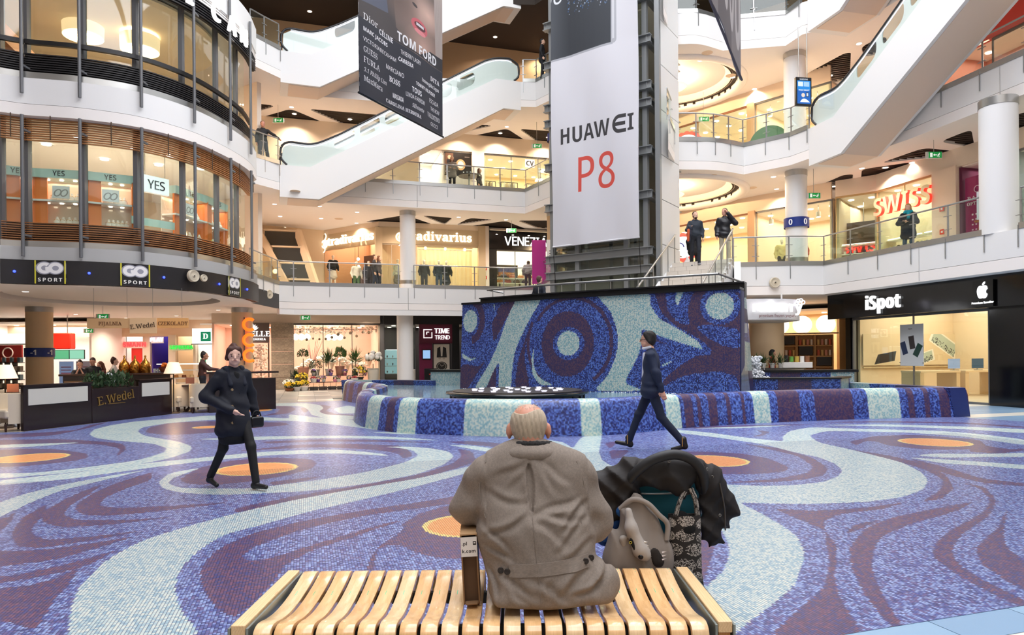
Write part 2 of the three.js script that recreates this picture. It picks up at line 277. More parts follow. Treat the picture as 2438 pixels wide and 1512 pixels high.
// ---------- mosaic ----------
const PAL = {   // tile colours of the four mosaic fields, sRGB
  L: [[204, 214, 206], [196, 209, 204], [162, 188, 196], [184, 202, 201], [212, 217, 205], [148, 178, 190]],
  B: [[148, 168, 210], [124, 138, 182], [98, 108, 162], [78, 82, 132], [108, 98, 144], [86, 97, 158], [132, 151, 200]],
  P: [[104, 84, 118], [86, 76, 116], [124, 88, 112], [92, 76, 108], [78, 80, 132], [112, 80, 104]],
  O: [[238, 160, 96], [232, 152, 88], [242, 168, 106]], Y: [[236, 212, 132], [228, 202, 120]],
};
const PALW = { L: [[222, 232, 216], [186, 214, 206], [158, 200, 200], [212, 224, 206], [226, 234, 216], [146, 190, 192]], B: [[48, 58, 120], [92, 124, 204], [74, 100, 184], [40, 42, 92], [108, 140, 212], [58, 70, 140]], P: [[80, 60, 92], [66, 54, 92], [96, 68, 90], [58, 54, 100], [104, 76, 92]], O: PAL.O, Y: PAL.Y };
const CODE = { B: '#00ff00', L: '#ff0000', P: '#0000ff', O: '#ffff00', Y: '#00ffff' };
const decode = (r, g, b) => (r > 127 ? (g > 127 ? 'O' : 'L') : b > 127 ? (g > 127 ? 'Y' : 'P') : 'B');
function smoothPath(c, p) {   // closed curve through the middles of the edges
  const n = p.length, m = (i) => { const a = p[i % n], b = p[(i + 1) % n]; return [(a[0] + b[0]) / 2, (a[1] + b[1]) / 2]; };
  c.beginPath(); c.moveTo(...m(0)); for (let i = 1; i <= n; i++) c.quadraticCurveTo(...p[i % n], ...m(i)); c.closePath();
}
function densify(p) { const o = []; p.forEach((a, i) => { const b = p[(i + 1) % p.length]; o.push(a, [(a[0] + b[0]) / 2, (a[1] + b[1]) / 2]); }); return o; }
function classMap(w, h, draw) {
  const c = document.createElement('canvas'); c.width = w; c.height = h; const x = c.getContext('2d'); x.fillStyle = CODE.B; x.fillRect(0, 0, w, h); draw(x);
  const d = x.getImageData(0, 0, w, h).data; return (i, j) => { const k = 4 * (Math.min(h - 1, Math.max(0, j)) * w + Math.min(w - 1, Math.max(0, i))); return decode(d[k], d[k + 1], d[k + 2]); };
}
const hash = (i, j) => { let h = Math.imul(i, 374761393) + Math.imul(j, 668265263) | 0; h = Math.imul(h ^ (h >>> 13), 1274126177); return ((h ^ (h >>> 16)) >>> 0) / 4294967296; };
function tileTex(nx, ny, cell, at, pal, i0 = 0, j0 = 0, grout = 0.55) {   // nx by ny mosaic tiles, cell pixels each, a dark joint line
  return dataTex(nx * cell, ny * cell, (x, y) => {
    const i = x / cell | 0, off = i % 2 ? cell >> 1 : 0, yy = y + off, j = yy / cell | 0, cl = at(i, Math.min(j, ny - 1)), p = pal[cl], h = hash(i + i0, j + j0), c = p[h * p.length | 0];
    if (cell < 3) return c;
    const g = x % cell === 0 ? grout : yy % cell === 0 ? (grout + 1) / 2 : 1; return g < 1 ? [c[0] * g, c[1] * g, c[2] * (g * 0.8 + 0.2)] : c;
  });
}
const FLOORART = [   // fields of the floor mosaic in plan metres
  ['P', -4.74,8.98,-4.78,8.43,-4.73,7.83,-4.54,7.15,-4.38,6.81,-4.12,6.55,-3.85,6.51,-3.4,6.72,-2.88,7.08,-3.49,6.91,-3.96,6.83,-4.21,6.94,-4.4,7.35,-4.46,7.86,-4.45,8.39],
  ['P', -4.91,8.22,-4.84,7.48,-4.63,6.76,-4.39,6.33,-4.05,6.08,-3.64,6.15,-3.18,6.45,-3.59,6.33,-4.07,6.35,-4.34,6.58,-4.52,6.95,-4.7,7.59],
  ['P', -4.83,7.06,-4.63,6.42,-4.33,5.88,-3.99,5.48,-3.78,5.41,-3.52,5.59,-3.2,5.95,-3.55,5.76,-3.88,5.66,-4.15,5.87,-4.34,6.17,-4.51,6.58],
  ['P', -4.1,5.37,-3.82,5.33,-3.51,5.47,-3.17,5.77,-3.27,5.46,-3.44,5.07,-3.77,4.93], ['P', -3.59,4.69,-3.42,4.78,-3.23,5.04,-3.11,5.36,-3.09,4.91,-3.26,4.71,-3.48,4.55],
  ['P', -3.42,4.46,-3.23,4.51,-3.13,4.66,-3.12,4.91,-2.95,4.51,-2.86,4.24,-2.73,3.96,-2.66,3.78,-3.04,3.97], ['P', -4.9,6.41,-4.79,6.47,-4.93,6.78,-4.57,6.18,-4.45,5.81],
  ['P', -2.03,4.44,-2.25,4.89,-2.32,5.37,-2.23,5.81,-1.93,6.24,-1.48,6.64,-0.96,7,-0.55,7.34,-0.52,6.98,-0.92,6.71,-1.36,6.46,-1.73,6.08,-1.96,5.67,-2.06,5.36,-2.05,5.14,-1.96,5.02,-1.82,5.08,-1.7,5.29,-1.47,5.65,-1.2,6.06,-1.01,6.24,-1.31,5.71,-1.57,5.29,-1.65,4.92,-1.61,4.6,-1.59,4.13,-1.61,3.94,-1.75,4.04],
  ['P', -1.04,4.81,-1.07,5.16,-1.06,5.41,-0.95,5.88,-1,6.08,-0.89,6.5,-0.68,6.8,-0.18,6.97,0.15,6.33,0.06,5.35,-0.13,5.03,-0.54,5.04,-0.76,5.21,-0.91,5.44,-1.05,5.37,-1.04,5.11,-0.98,4.78],
  ['P', -2.76,6.78,-2.35,7.37,-1.8,7.89,-1.19,8.61,-0.83,9.49,-0.76,10.2,-0.89,10.99,-0.63,10.64,-0.51,9.59,-1.13,8.32,-1.73,7.57,-2.26,7.12,-2.68,6.57],
  ['P', -4.44,10.92,-4.03,11.29,-3.73,11.64,-2.66,11.67,-1.83,11.4,-1.49,10.24,-1.6,9.96,-1.8,10.57,-2.3,10.98,-3.22,11.34,-3.96,11.08], ['P', -1.17,11.85,-0.74,11.94,-0.15,11.56,0.06,10.59,-0.28,11.15,-0.78,11.49],
  ['P', -4.47,12.08,-3.51,12.37,-2.42,12.23,-1.23,11.69,-2.36,11.94,-3.42,12.07,-4.23,11.83], ['P', -7.81,20.71,-6.77,20.76,-6.19,19.57,-5.94,18.01,-6.4,17.31,-6.36,18.45,-6.72,19.78,-7.62,20.2],
  ['P', -6.18,19.88,-6.1,20.86,-5.87,21.18,-5.41,20.44,-5.17,18.88,-4.59,17.75,-4.06,17.45,-4,17.2,-4.71,17.39,-5.29,18.47,-5.48,19.8,-5.9,20.17,-5.51,18.1], ['P', -6.02,15.76,-5.19,15.59,-4.9,15.01,-5.37,14.53,-5.49,14.37],
  ['P', -8.57,11.22,-8.18,11.45,-7.63,11.36,-6.77,10.82,-6.43,10.36,-6.43,10.03,-6.59,9.81,-6.83,9.56,-7.24,9.48], ['P', -9.68,12.68,-8.42,12.78,-6.91,12.07,-6.35,11.23,-6.04,10.38,-6.51,11.34,-7.2,11.92,-8.35,12.11,-9.11,11.94],
  ['P', -10.33,13.53,-9.59,13.91,-9.18,14.34,-9.53,15.4,-9.56,16.18,-9.1,14.5,-9,13.29,-9.89,12.95], ['P', -7.4,13.74,-7.85,14.73,-7.89,15.64,-7.17,16.17,-6.1,15.48,-5.55,14.54,-5.57,13.9,-6.15,13.5,-6.69,13.26],
  ['P', -4.1,8.37,-4.28,9.25,-4.14,9.86,-3.65,10.2,-2.96,10,-2.74,9.56,-2.71,9.07,-2.87,8.6,-3.15,8.25,-3.47,8.05,-3.84,8.09], ['P', -2.93,8.18,-2.61,8.44,-2.38,8.55,-2.54,8.22,-2.8,7.96],
  ['P', 2.12,10.03,2.7,10.48,3.39,10.21,3.63,9.7,3.61,8.94,3.44,8.62,3,8.43,2.49,8.46,2.03,8.73], ['P', 3.78,11.3,4.17,10.76,4.27,9.78,4.07,8.81,3.79,8.33,3.47,8.07,3.01,7.9,2.42,7.9,3.14,8.11,3.69,8.52,3.95,8.99,4.12,9.87,4,10.49],
  ['P', 5.6,11.39,6.43,12.16,7.25,12.29,7.86,11.52,7.52,10.84,6.88,10.35,6.29,10.44,5.99,10.94,6.07,11.42,5.93,11.48,5.53,10.97], ['P', 7.47,10.95,7.52,10.36,7.81,10.43,7.68,10.26,7.09,9.94,6.76,10.18],
  ['P', 5.15,10.6,5.43,9.92,5.49,9.11,5.25,8.29,4.83,7.47,4.35,6.93,4.04,6.78,4.63,7.39,5.03,7.99,5.23,8.69,5.25,9.49], ['P', 5.56,9.63,5.59,8.83,5.5,8,5.78,7.72,5.64,7.53,5.33,7.74,5.28,8.35],
  ['P', 5.11,7.81,5.09,7.46,4.8,6.87,4.42,6.4,3.99,6.01,3.6,5.67,3.23,5.26,3.04,4.94,2.98,4.63,2.95,4.3,2.96,3.95,3.07,4.09,3.06,4.41,3.11,4.74,3.23,5.04,3.47,5.37,3.87,5.78,4.41,6.3,4.86,6.87,5.19,7.5],
  ['P', 3.5,6.23,3.02,5.85,2.6,5.28,2.35,4.76,2.15,4.19,2.04,3.66,2.1,3.68,2.26,4.18,2.45,4.67,2.71,5.16,3.01,5.57,3.54,6.01,4.17,6.41,4.61,6.82],
  ['P', 2.5,6.58,2.81,6.46,3.34,6.55,3.94,6.82,3.5,6.49,3.03,6.33,2.76,6.07,2.47,5.4,2.25,4.86,1.97,4.34,1.66,3.99,1.34,3.61,1.85,3.6,1.97,4.12,2.11,4.5,2.5,5.28,2.63,5.78,2.56,6.14],
  ['P', 4.77,6.58,4.08,5.76,3.53,5.22,3.28,4.81,3.17,4.22,3.62,4.82,3.77,5.24,4.11,5.73], ['P', 3.3,6.11,2.89,5.75,2.73,5.62,2.94,5.92], ['P', 1.29,5.32,1.63,5.68,1.56,5.31,1.29,4.59,1.1,4.36,1.05,4.53],
  ['P', 6.58,14.56,8.01,14.8,9.5,14.3,10.07,13.42,9.91,13.2,9.34,14.06,7.82,14.45], ['P', 4.72,13.24,4.89,12.94,4.5,12.3,4.27,12.19,4.66,12.68], ['P', 1.55,11.5,1.8,11.76,1.62,11.02,1.53,10.93], ['P', 1.49,10.64,1.82,10.62,1.57,9.86,1.4,9.71],
  ['P', 3.6,13.96,5.05,14.17,6.39,14.22,4.91,13.77,3.67,13.55],
  ['L', -2.41,3.68,-2.58,3.96,-2.72,4.2,-2.9,4.58,-3.04,5.12,-3.06,5.6,-2.92,6.03,-2.66,6.6,-2.28,7.18,-1.77,7.74,-1.16,8.35,-0.52,9.33,-0.07,10.38,0.28,11.42,0.58,12.09,0.86,11.66,0.95,10.97,0.99,11.07,1.25,12.41,1.66,12.7,1.44,11.24,1.31,10.38,1.26,9.68,1.3,9.27,1.48,8.66,1.9,8.17,1.63,7,1.06,7.57,0.43,8.84,-0.12,9.2,-0.51,8.83,-1.09,7.86,-1.62,7.09,-1.98,6.61,-2.23,6.14,-2.45,5.79,-2.46,5.37,-2.39,4.94,-2.25,4.53,-2.1,4.25,-1.93,3.99,-1.68,3.67],
  ['L', -8.39,13.52,-8.87,14.48,-9.02,15.27,-8.95,16.23,-8.44,16.82,-7.82,17.69,-6.44,17.44,-6.09,16.49,-7.33,16.39,-7.9,15.73,-8.04,14.83,-7.69,13.99,-7.09,13.15,-6,12.24,-5.45,11.59,-5.16,10.91,-5.12,10.2,-5.29,9.59,-5.85,8.97,-6.53,8.55,-6.87,8.99,-6.31,8.99,-5.9,9.41,-5.51,9.98,-5.53,10.8,-5.75,11.34,-6.31,11.97,-7.15,12.38,-7.87,12.87],
  ['L', -6.42,8.4,-5.7,9.09,-5.17,9.81,-4.64,10.26,-4.06,10.75,-3.48,10.95,-2.9,11.01,-2.46,10.8,-2.01,10.49,-1.84,10.22,-2.18,10.37,-2.59,10.53,-3.16,10.56,-3.68,10.42,-4.13,10.14,-4.47,9.88,-5.08,9.19,-5.54,8.5,-6.18,8.09],
  ['L', -5.41,7.08,-5.39,7.16,-5.44,7.62,-5.36,8.21,-5.1,8.84,-4.91,9.18,-5.05,8.39,-5.16,7.77,-5.03,7.05,-4.93,6.67,-4.85,6.34],
  ['L', -4.24,9.32,-4.47,8.9,-4.3,8.27,-4.01,7.82,-3.65,7.57,-3.19,7.45,-2.79,7.51,-2.28,7.62,-1.69,8.04,-1.2,8.67,-0.96,9.35,-0.87,10.12,-1,10.66,-1.33,11.06,-1.76,11.29,-2.12,11.27,-1.83,11.1,-1.57,10.79,-1.42,10.28,-1.51,9.64,-1.87,8.89,-2.34,8.32,-2.84,7.92,-3.05,7.8,-3.44,7.82,-3.83,7.86,-4.13,8.16,-4.25,8.52],
  ['L', -8.48,22.24,-6.57,22,-5.9,21.01,-5.47,19.8,-5.28,18.61,-4.82,17.64,-4,17.2,-3.74,16.07,-4.62,16.68,-5.17,17.55,-5.75,19.23,-6.38,20.72,-8.04,21.08], ['L', -6.49,17.2,-5.4,16.54,-5.88,17.88,-4.96,16.94,-3.74,16.07,-2.96,14.76,-2.73,13.83,-3.61,14.72,-5.07,15.98,-6.11,16.18],
  ['L', -5.87,12.54,-4.91,12.86,-4.1,12.93,-3.17,12.93,-2.2,12.66,-1.19,12.03,-2.14,12.28,-3.07,12.53,-3.98,12.53,-4.71,12.33], ['L', -2.81,13.39,-2.17,13.56,-1.36,13,-2.09,13.05], ['L', -1.1,11.46,-0.78,11.39,-0.38,11.05,-0.17,10.43,-0.47,10.67,-0.75,11.03], ['L', -5.15,19.61,-5.02,20.9,-4.56,20.01,-4.09,17.95,-4.53,17.87],
  ['L', 3.16,13.52,3.73,12.89,4.16,12.01,4.57,11.52,4.8,12.15,5.3,13.05,5.96,13.68,6.7,13.31,7.95,12.92,8.42,12.33,8.63,11.46,8.1,10.75,7.92,11.99,7.24,12.69,5.96,13,5.34,12.3,5.08,11.32,5.19,10.55,5.24,9.77,5.26,9.23,5.08,8.51,4.83,7.95,4.46,7.42,4,7.02,3.5,6.82,2.94,6.75,2.5,6.8,2.26,6.85,2.31,6.38,2.33,5.91,2.3,5.52,2.19,5.15,2.03,4.8,1.78,4.36,1.54,4.07,1.3,3.8,1.14,3.61,0.92,3.61,1.06,4.14,1.24,4.41,1.36,4.57,1.49,4.81,1.63,5.15,1.73,5.57,1.78,5.99,1.73,6.43,1.54,7,1.73,8.32,2.32,7.83,2.82,7.68,3.18,7.72,3.57,7.88,3.9,8.21,4.16,8.62,4.33,9.17,4.37,9.78,4.23,10.25,4.11,11.17,3.65,12.11,3.1,12.94],
  ['L', 6.29,14.06,7.73,14.11,8.98,13.51,9.79,12.99,9.29,12.33,8.69,13.08,7.51,13.71], ['L', 5.81,9.85,6.15,10,6.77,9.92,7.53,10,7.24,9.61,6.58,9.65,6.08,9.6], ['L', 5.58,9.67,5.98,9.45,6.31,9.24,6.73,8.94,6.47,8.59,6.1,8.94,5.76,9.1], ['L', 3.52,13.64,4.61,13.87,5.89,14.1,4.5,13.56],
  ['L', -9.11,11.94,-8.35,12.11,-7.69,12.24,-8.11,11.76,-8.77,11.49],
];
const ORANGE = [[-7.33,10.37, -6.9,10.65], [-3.44,9.17, -3,9.46], [-0.4,6.03, -0.8,5.96], [2.76,9.52, 3.23,9.31], [6.95,11.25, 7.42,11], [-7.25,19.24, -6.79,19.19], [-6.6,14.71, -6.88,14.74]];
const ca = Math.cos(BANG), sa = Math.sin(BANG), toUV = (x, d) => [x * ca + d * sa, -x * sa + d * ca], toXD = (u, v) => [u * ca - v * sa, u * sa + v * ca];
function drawFloor(c, u0, v0, size) {
  const q = (x, d) => { const [u, v] = toUV(x, d); return [(u - u0) / size, (v - v0) / size]; };
  for (const [cl, ...f] of FLOORART) { c.fillStyle = CODE[cl]; smoothPath(c, densify(pairs(f).map((p) => q(...p)))); c.fill(); }
  for (const [x, d, ex, ed] of ORANGE) {
    const r = Math.hypot(ex - x, ed - d), [cx, cy] = q(x, d);
    for (const [cl, k, w] of [['Y', r, 0], ['O', r - 0.05, 0]]) { c.fillStyle = CODE[cl]; c.beginPath(); c.arc(cx, cy, k / size, 0, 7); c.fill(); }
  }
}
const MOSAIC = [[-10.1,14.1], [-9.07,18.2], [-8.88,20.18], [-8.26,21.64], [-6.9,22.43], [-5.17,23.46], [-2.5, 22.5], [6, 20], [9, 19], [10.45, 16.6], [10.24,15.18], [10.87,14.36], [13, 7.1], [9.5, 6.05], [-3.6, 1.95], [-8, 0.9], [-14, 4], [-13.5, 13.5], [-10.9, 13.75]];
// near field: tiles of 2 cm, five pixels each, in two sheets; beyond, one coarser sheet
const U0 = -5, V0 = 1.5, SH = 409 * 0.02, NEAR = [];
for (const k of [0, 1]) {
  const at = classMap(409, 409, (c) => drawFloor(c, U0 + k * SH, V0, 0.02));
  NEAR.push(tileTex(409, 409, 5, at, PAL, k * 409, 0));
}
const farAt = classMap(2048, 1400, (c) => drawFloor(c, -22, 1, 0.022));
const farTex = dataTex(2048, 1400, (x, y) => { const p = PAL[farAt(x, y)], c = p[hash(x, y) * p.length | 0]; return c; });
const floorMat = (map) => M(0xffffff, { map, r: 0.32, specularIntensity: 0.6 });
function floorPiece(poly, tex, u0, v0, su, sv) {   // flat mosaic piece, poly in u, v
  const g = new THREE.ShapeGeometry(poly), p = g.attributes.position, uv = g.attributes.uv;
  for (let i = 0; i < p.count; i++) { const u = p.getX(i), v = p.getY(i); uv.setXY(i, (u - u0) / su, (v - v0) / sv); const [x, d] = toXD(u, v); p.setXYZ(i, x, 0, -d); }
  g.computeVertexNormals(); const n = g.attributes.normal; for (let i = 0; i < n.count; i++) n.setXYZ(i, 0, 1, 0); return g;
}
function clipPoly(poly, u0, u1, v0, v1) {   // polygon cut to a rectangle
  const cut = (p, f) => { const o = []; p.forEach((a, i) => { const b = p[(i + 1) % p.length], fa = f(a), fb = f(b); if (fa >= 0) o.push(a); if ((fa >= 0) !== (fb >= 0)) { const t = fa / (fa - fb); o.push([a[0] + (b[0] - a[0]) * t, a[1] + (b[1] - a[1]) * t]); } }); return o; };
  let p = poly; for (const f of [(q) => q[0] - u0, (q) => u1 - q[0], (q) => q[1] - v0, (q) => v1 - q[1]]) p = cut(p, f); return p;
}
const mosUV = MOSAIC.map((p) => toUV(...p)), floor = struct('floor', plate(RECT, -0.4, -0.03), M(0x8f8a84, { r: 0.8 }), 'ground floor of the atrium, mosaic and tiles'), UE = U0 + 2 * SH, VE = V0 + SH;
[0, 1].forEach((k) => part('mosaic_field', floorPiece(shapeOf(clipPoly(mosUV, U0 + k * SH, U0 + (k + 1) * SH, V0, VE)), NEAR[k], U0 + k * SH, V0, SH, SH), floorMat(NEAR[k]), floor, 'swirling blue, violet and pale mosaic'));
for (const [a, b, c, d] of [[-30, U0, -5, 40], [UE, 30, -5, 40], [U0, UE, VE, 40], [U0, UE, -5, V0]]) { const q = clipPoly(mosUV, a, b, c, d); if (q.length > 2) part('mosaic_field', floorPiece(shapeOf(q), farTex, -22, 1, 2048 * 0.022, 1400 * 0.022), floorMat(farTex), floor, 'swirling blue, violet and pale mosaic'); }
// large floor tiles round the mosaic: single tiles where they can be told apart
const tileG = box(0.594, 0.03, 0.594, 0, -0.015, 0, BANG), TM = [0x8fb0cc, 0x86a6c4, 0xe6e2d6, 0x9a9890, 0xa8a49c, 0xb6aea2].map((c) => M(c, { r: 0.3 }));
const zones = [
  [[[1.2, 2.6], [4, 2.6], [4.6, 5], [2.5, 4.5]], (i, j) => ((i + 2 * j) % 7 === 0 ? 2 : hash(i, j) > 0.5 ? 0 : 1)],
  [[[9.9, 13.2], [14.5, 13.2], [14, 22], [10, 20]], (i, j) => ((((j % 4) + 4) % 4 === 0) ? 2 : hash(i, j) > 0.5 ? 0 : 1)],
  [[[-12.2, 20.5], [-5.2, 22.4], [-6.2, 24.6], [-2.2, 25], [-2.2, 33.6], [-12, 31.2]], (i, j) => ((((j % 5) + 5) % 5 === 1 && (i & 3) < 2) ? 2 : [3, 4, 5][hash(i, j) * 3 | 0])],
];
let nt = 0;
for (const [poly, pick] of zones) for (let i = -40; i < 60; i++) for (let j = 0; j < 70; j++) {
  const [x, d] = toXD(i * 0.6, j * 0.6); if (nt >= 290 || !inside(x, d, poly) || [[-1, -1], [1, -1], [1, 1], [-1, 1]].every(([a, b]) => { const [p, q] = toXD(i * 0.6 + a * 0.3, j * 0.6 + b * 0.3); return inside(p, q, MOSAIC); })) continue;
  const o = part('floor_tile', tileG, TM[pick(i, j)], floor); o.position.set(x, -0.002, -d); nt++;
}
const bigTile = dataTex(128, 128, (x, y) => { const g = x < 2 || y < 2 ? 0.75 : 1, c = 168 + 10 * hash((x / 64) | 0, (y / 64) | 0) + 6 * hash(x, y); return [c * g, c * 0.95 * g, c * 0.88 * g]; });
{ // plain tiled floor beyond, under the cafe and shops
  const g = plate([[-31, 12], [-14.5, 12], [-13.6, 13.6], [-10.2, 14.1], ...MOSAIC.slice(1, 4), [-12.1, 20.6], [-11.9, 31.1], [-2.3, 33.8], [12, 28], [14.2, 22.2], [14.7, 12], [25, 12], [25, 45], [-31, 45]], -0.03, -0.001), p = g.attributes.position, uv = g.attributes.uv;
  for (let i = 0; i < p.count; i++) uv.setXY(i, p.getX(i) / 1.2, p.getZ(i) / 1.2);
  part('plain_tiling', g, M(0xffffff, { map: bigTile, r: 0.35 }), floor, 'beige tiled floor');
}

// ---------- fountain ----------
const RIM = spl([[-5.9, 24.6], [-5.98, 24], [-5.6, 22.9], [-4.74, 21.4], [-4.15, 20.2], [-3.95, 18.6], [-3.9, 17], [-3.66, 15.75], [-3.09, 14.34], [-2.22, 13.34], [-0.95, 12.76], [0.23, 12.48], [1.78, 12.63], [3.36, 13.66], [5.17, 14.5], [7.77, 15.21], [10.45, 15.58]], 150);
const STRIPES = [-3.64,-3.11,-2.75,-2.57,-2.39,-2.28,-1.88,-0.94,0.34,1.26,1.64,3.06,3.39,3.49,3.69,3.79,3.89,4.06,4.26,4.49,4.59,4.85,4.92,5.15,5.55,5.72,6.28,6.65,7.6,7.97,8.76,8.94,9.09,9.35,9.48,9.71,9.97,10.29], SCLS = 'BLBPBLBLBLBLBPBPBPBPBPBLBPBPBLBPBPBPBP';
{
  let s = 0; const S = RIM.map((p, i) => (s += i ? dist(RIM[i - 1], p) : 0)), i0 = RIM.findIndex((p) => p[0] > -3.66 && p[1] < 16), nx = Math.ceil(s / 0.025), ny = 34;
  const at = (i) => {
    const t = i * 0.025; let k = S.findIndex((v) => v >= t); if (k < 1) k = 1; const X = RIM[k][0] - (S[k] - t) / (S[k] - S[k - 1] || 1) * (RIM[k][0] - RIM[k - 1][0]);
    if (k <= i0) return 'PBLPBPBPLB'[(t / 0.42 | 0) % 10];
    let c = 0; while (c < STRIPES.length && STRIPES[c] < X) c++; return SCLS[Math.max(0, c - 1)];
  };
  const cell = Math.min(3, 2048 / nx | 0), tex = tileTex(Math.min(nx, 2048 / cell | 0), ny, cell, at, PALW); tex.repeat.set(1 / (Math.min(nx, 2048 / cell | 0) * 0.025), 1 / (ny * 0.025));
  const t = thing('fountain_basin', 'low mosaic fountain rim with pale, blue and violet upright bands', 'fountain');
  const m = M(0xffffff, { map: tex, r: 0.35 });
  // rounded outer wall: base, batter and a rolled top
  const rows = [[0, 0], [0.07, 0.5], [0.11, 0.6], [0.18, 0.66], [0.34, 0.67], [0.44, 0.63], [0.46, 0.42]], lines = rows.map(([o]) => offs(RIM, o)), L = [];
  for (let r = 0; r + 1 < rows.length; r++) for (let i = 0; i + 1 < RIM.length; i++) { const w = (k, j) => [lines[k][j][0], rows[k][1], -lines[k][j][1]], v0 = r * 0.12 + 0.02, v1 = v0 + 0.12, vv = [0, 0.5, 0.6, 0.68, 0.82, 0.9, 1.1]; L.push([w(r, i), w(r, i + 1), w(r + 1, i + 1), w(r + 1, i), [S[i], vv[r]], [S[i + 1], vv[r]], [S[i + 1], vv[r + 1]], [S[i], vv[r + 1]]]); }
  part('rim_wall', smooth(quads(L), 0.9), m, t, 'mosaic rim with upright colour bands');
  const backTex = tileTex(420, 26, 3, (i) => 'BPBLBPBL'[(i / 34 | 0) % 8], PALW); backTex.repeat.set(1 / (420 * 0.025), 1 / 0.65);
  const mb = M(0xffffff, { map: backTex, r: 0.35 });
  part('rim_wall', strip([[10.45, 15.58], [10.3, 16.6], [9.45, 19.6]], 0, 0.66, 0.4, 0.12), mb, t); part('rim_wall', strip([[-2.4, 23.2], [-3.6, 23.9], [-5.9, 24.6]], 0, 0.66, 0.4, 0.1), mb, t);
  part('pool_floor', plate([...offs(RIM, 0.4), [9.4, 19.4], [-2, 23.4]], 0.02, 0.2), M(0x7fa9bd, { r: 0.6 }), t, 'pale blue pool floor');
  // water
  const wob = dataTex(256, 256, (x, y) => { const a = x / 256 * 6.2832, b = y / 256 * 6.2832, v = 128 + 32 * Math.sin(3 * a + 2 * Math.sin(2 * b)) + 28 * Math.sin(5 * b + 2 * Math.sin(3 * a)) + 24 * Math.sin(7 * a + 4 * b) + 20 * Math.sin(11 * b - 6 * a + Math.sin(4 * a)); return [v, v, v]; }, false);
  const wg = plate([...offs(RIM, 0.43), [9.4, 19.4], [-2, 23.4]], 0.48, 0.5), wu = wg.attributes.uv, wp = wg.attributes.position; for (let i = 0; i < wu.count; i++) wu.setXY(i, wp.getX(i) / 1.1, wp.getZ(i) / 1.1);
  const water = single('fountain_water', wg, M(0x86aabc, { r: 0.06, bump: wob, bs: 0.035, specularIntensity: 1, cc: 0.6 }), 'rippling pale blue water in the fountain basin', 'water'); water.userData.kind = 'stuff';
  // raised side basin, its jet and the low walls round it
  const b = thing('raised_basin', 'stepped side basin with a dark stone edge beside the mosaic wall', 'basin');
  part('basin_wall', strip([[6.1, 17.95], [8.5, 17.7], [9.2, 18.6]], 0.2, 0.8, 0.25), mb, b); part('edge', strip([[6.1, 17.9], [8.52, 17.65], [9.25, 18.6]], 0.8, 0.84, 0.32), MBLACK, b, 'black stone edge');
  part('basin_water', plate([[6.1, 18.1], [8.5, 17.9], [9.2, 18.7], [9.3, 19.8], [7, 20]], 0.7, 0.79), M(0x5d7180, { r: 0.08, bump: wob, bs: 0.02 }), b); part('back_wall', strip([[6.7, 20.05], [9.9, 19.75]], 0, 0.92, 0.3), mb, b); part('coping', strip([[6.6, 20.02], [10, 19.7]], 0.92, 0.99, 0.36), MBLACK, b, 'black stone coping');
  const b2 = thing('back_basin_wall', 'low teal mosaic wall with a black coping behind the pool', 'wall');
  part('wall_face', strip([[-2.75, 23], [-1.55, 22.4]], 0.2, 0.95, 0.3), M(0xffffff, { map: tileTex(64, 30, 3, () => 'L', PALW), r: 0.4 }), b2); part('coping', strip([[-2.8, 22.98], [-1.5, 22.33]], 0.95, 1.03, 0.36), MBLACK, b2);
  const jet = thing('water_jet', 'white frothing water jet bubbling above the side basin', 'water', 6.62, 0.79, 18.5), jm = M(0xf6f8fb, { r: 0.5, t: 0.25 });
  const lump = (n, r0, r1, y0, y1, s) => mg(Array.from({ length: n }, () => { const t = rnd(), y = y0 + (y1 - y0) * t, r = (r0 + (r1 - r0) * t) * Math.sqrt(rnd()), a = rnd() * 6.28; return ball(s * rr(0.6, 1.4), r * Math.cos(a), y, r * Math.sin(a), 7).scale(1, 1, 1); }));
  part('froth', lump(150, 0.36, 0.12, 0, 0.25, 0.026), jm, jet); part('plume', lump(220, 0.1, 0.13, 0.15, 0.6, 0.028), jm, jet);
  const drops = part('droplets', lump(60, 0.3, 0.22, 0.05, 0.6, 0.008), jm, jet); drops.userData.kind = 'stuff';
  // foam at the foot of the mosaic wall
  const fo = part('foam', mg(Array.from({ length: 160 }, () => { const t = rnd(); return ball(rr(0.008, 0.02), -1.4 + 6.8 * t + rr(-0.1, 0.1), 0.5, -(20.5 - 4.35 * t - rr(0.02, 0.28)), 6); })), jm, water, 'white foam at the wall foot'); fo.userData.kind = 'stuff';
  // round black nozzle stage with bright jets
  const st = thing('fountain_stage', 'round black nozzle stage with white lit jets in the pool', 'fountain stage', 0.11, 0.42, 15);
  part('drum', cyl(1.46, 1.46, 0.24, 0, 0.1, 0, 64), MBLACK, st); part('rim', lathe([[1.3, 0.3], [1.56, 0.29], [1.57, 0.24], [1.46, 0.22]], 64), M(0x101214, { r: 0.15 }), st); part('deck', cyl(1.42, 1.42, 0.02, 0, 0.3, 0, 64), M(0x342c28, { r: 0.4 }), st, 'dark brown deck');
  for (let k = 0; k < 28; k++) { const a = k / 28 * 6.283, q = part('drum_rib', box(0.05, 0.2, 0.03, 0, 0.1, 1.47), M(0x1d2024, { r: 0.2 }), st); q.rotation.y = a; }
  const nz = cyl(0.05, 0.06, 0.02, 0, 0.32, 0, 10), sp = mg([0, 1, 2].map((k) => box(0.15, 0.01, 0.014, 0, 0.335, 0, k * 1.047)));
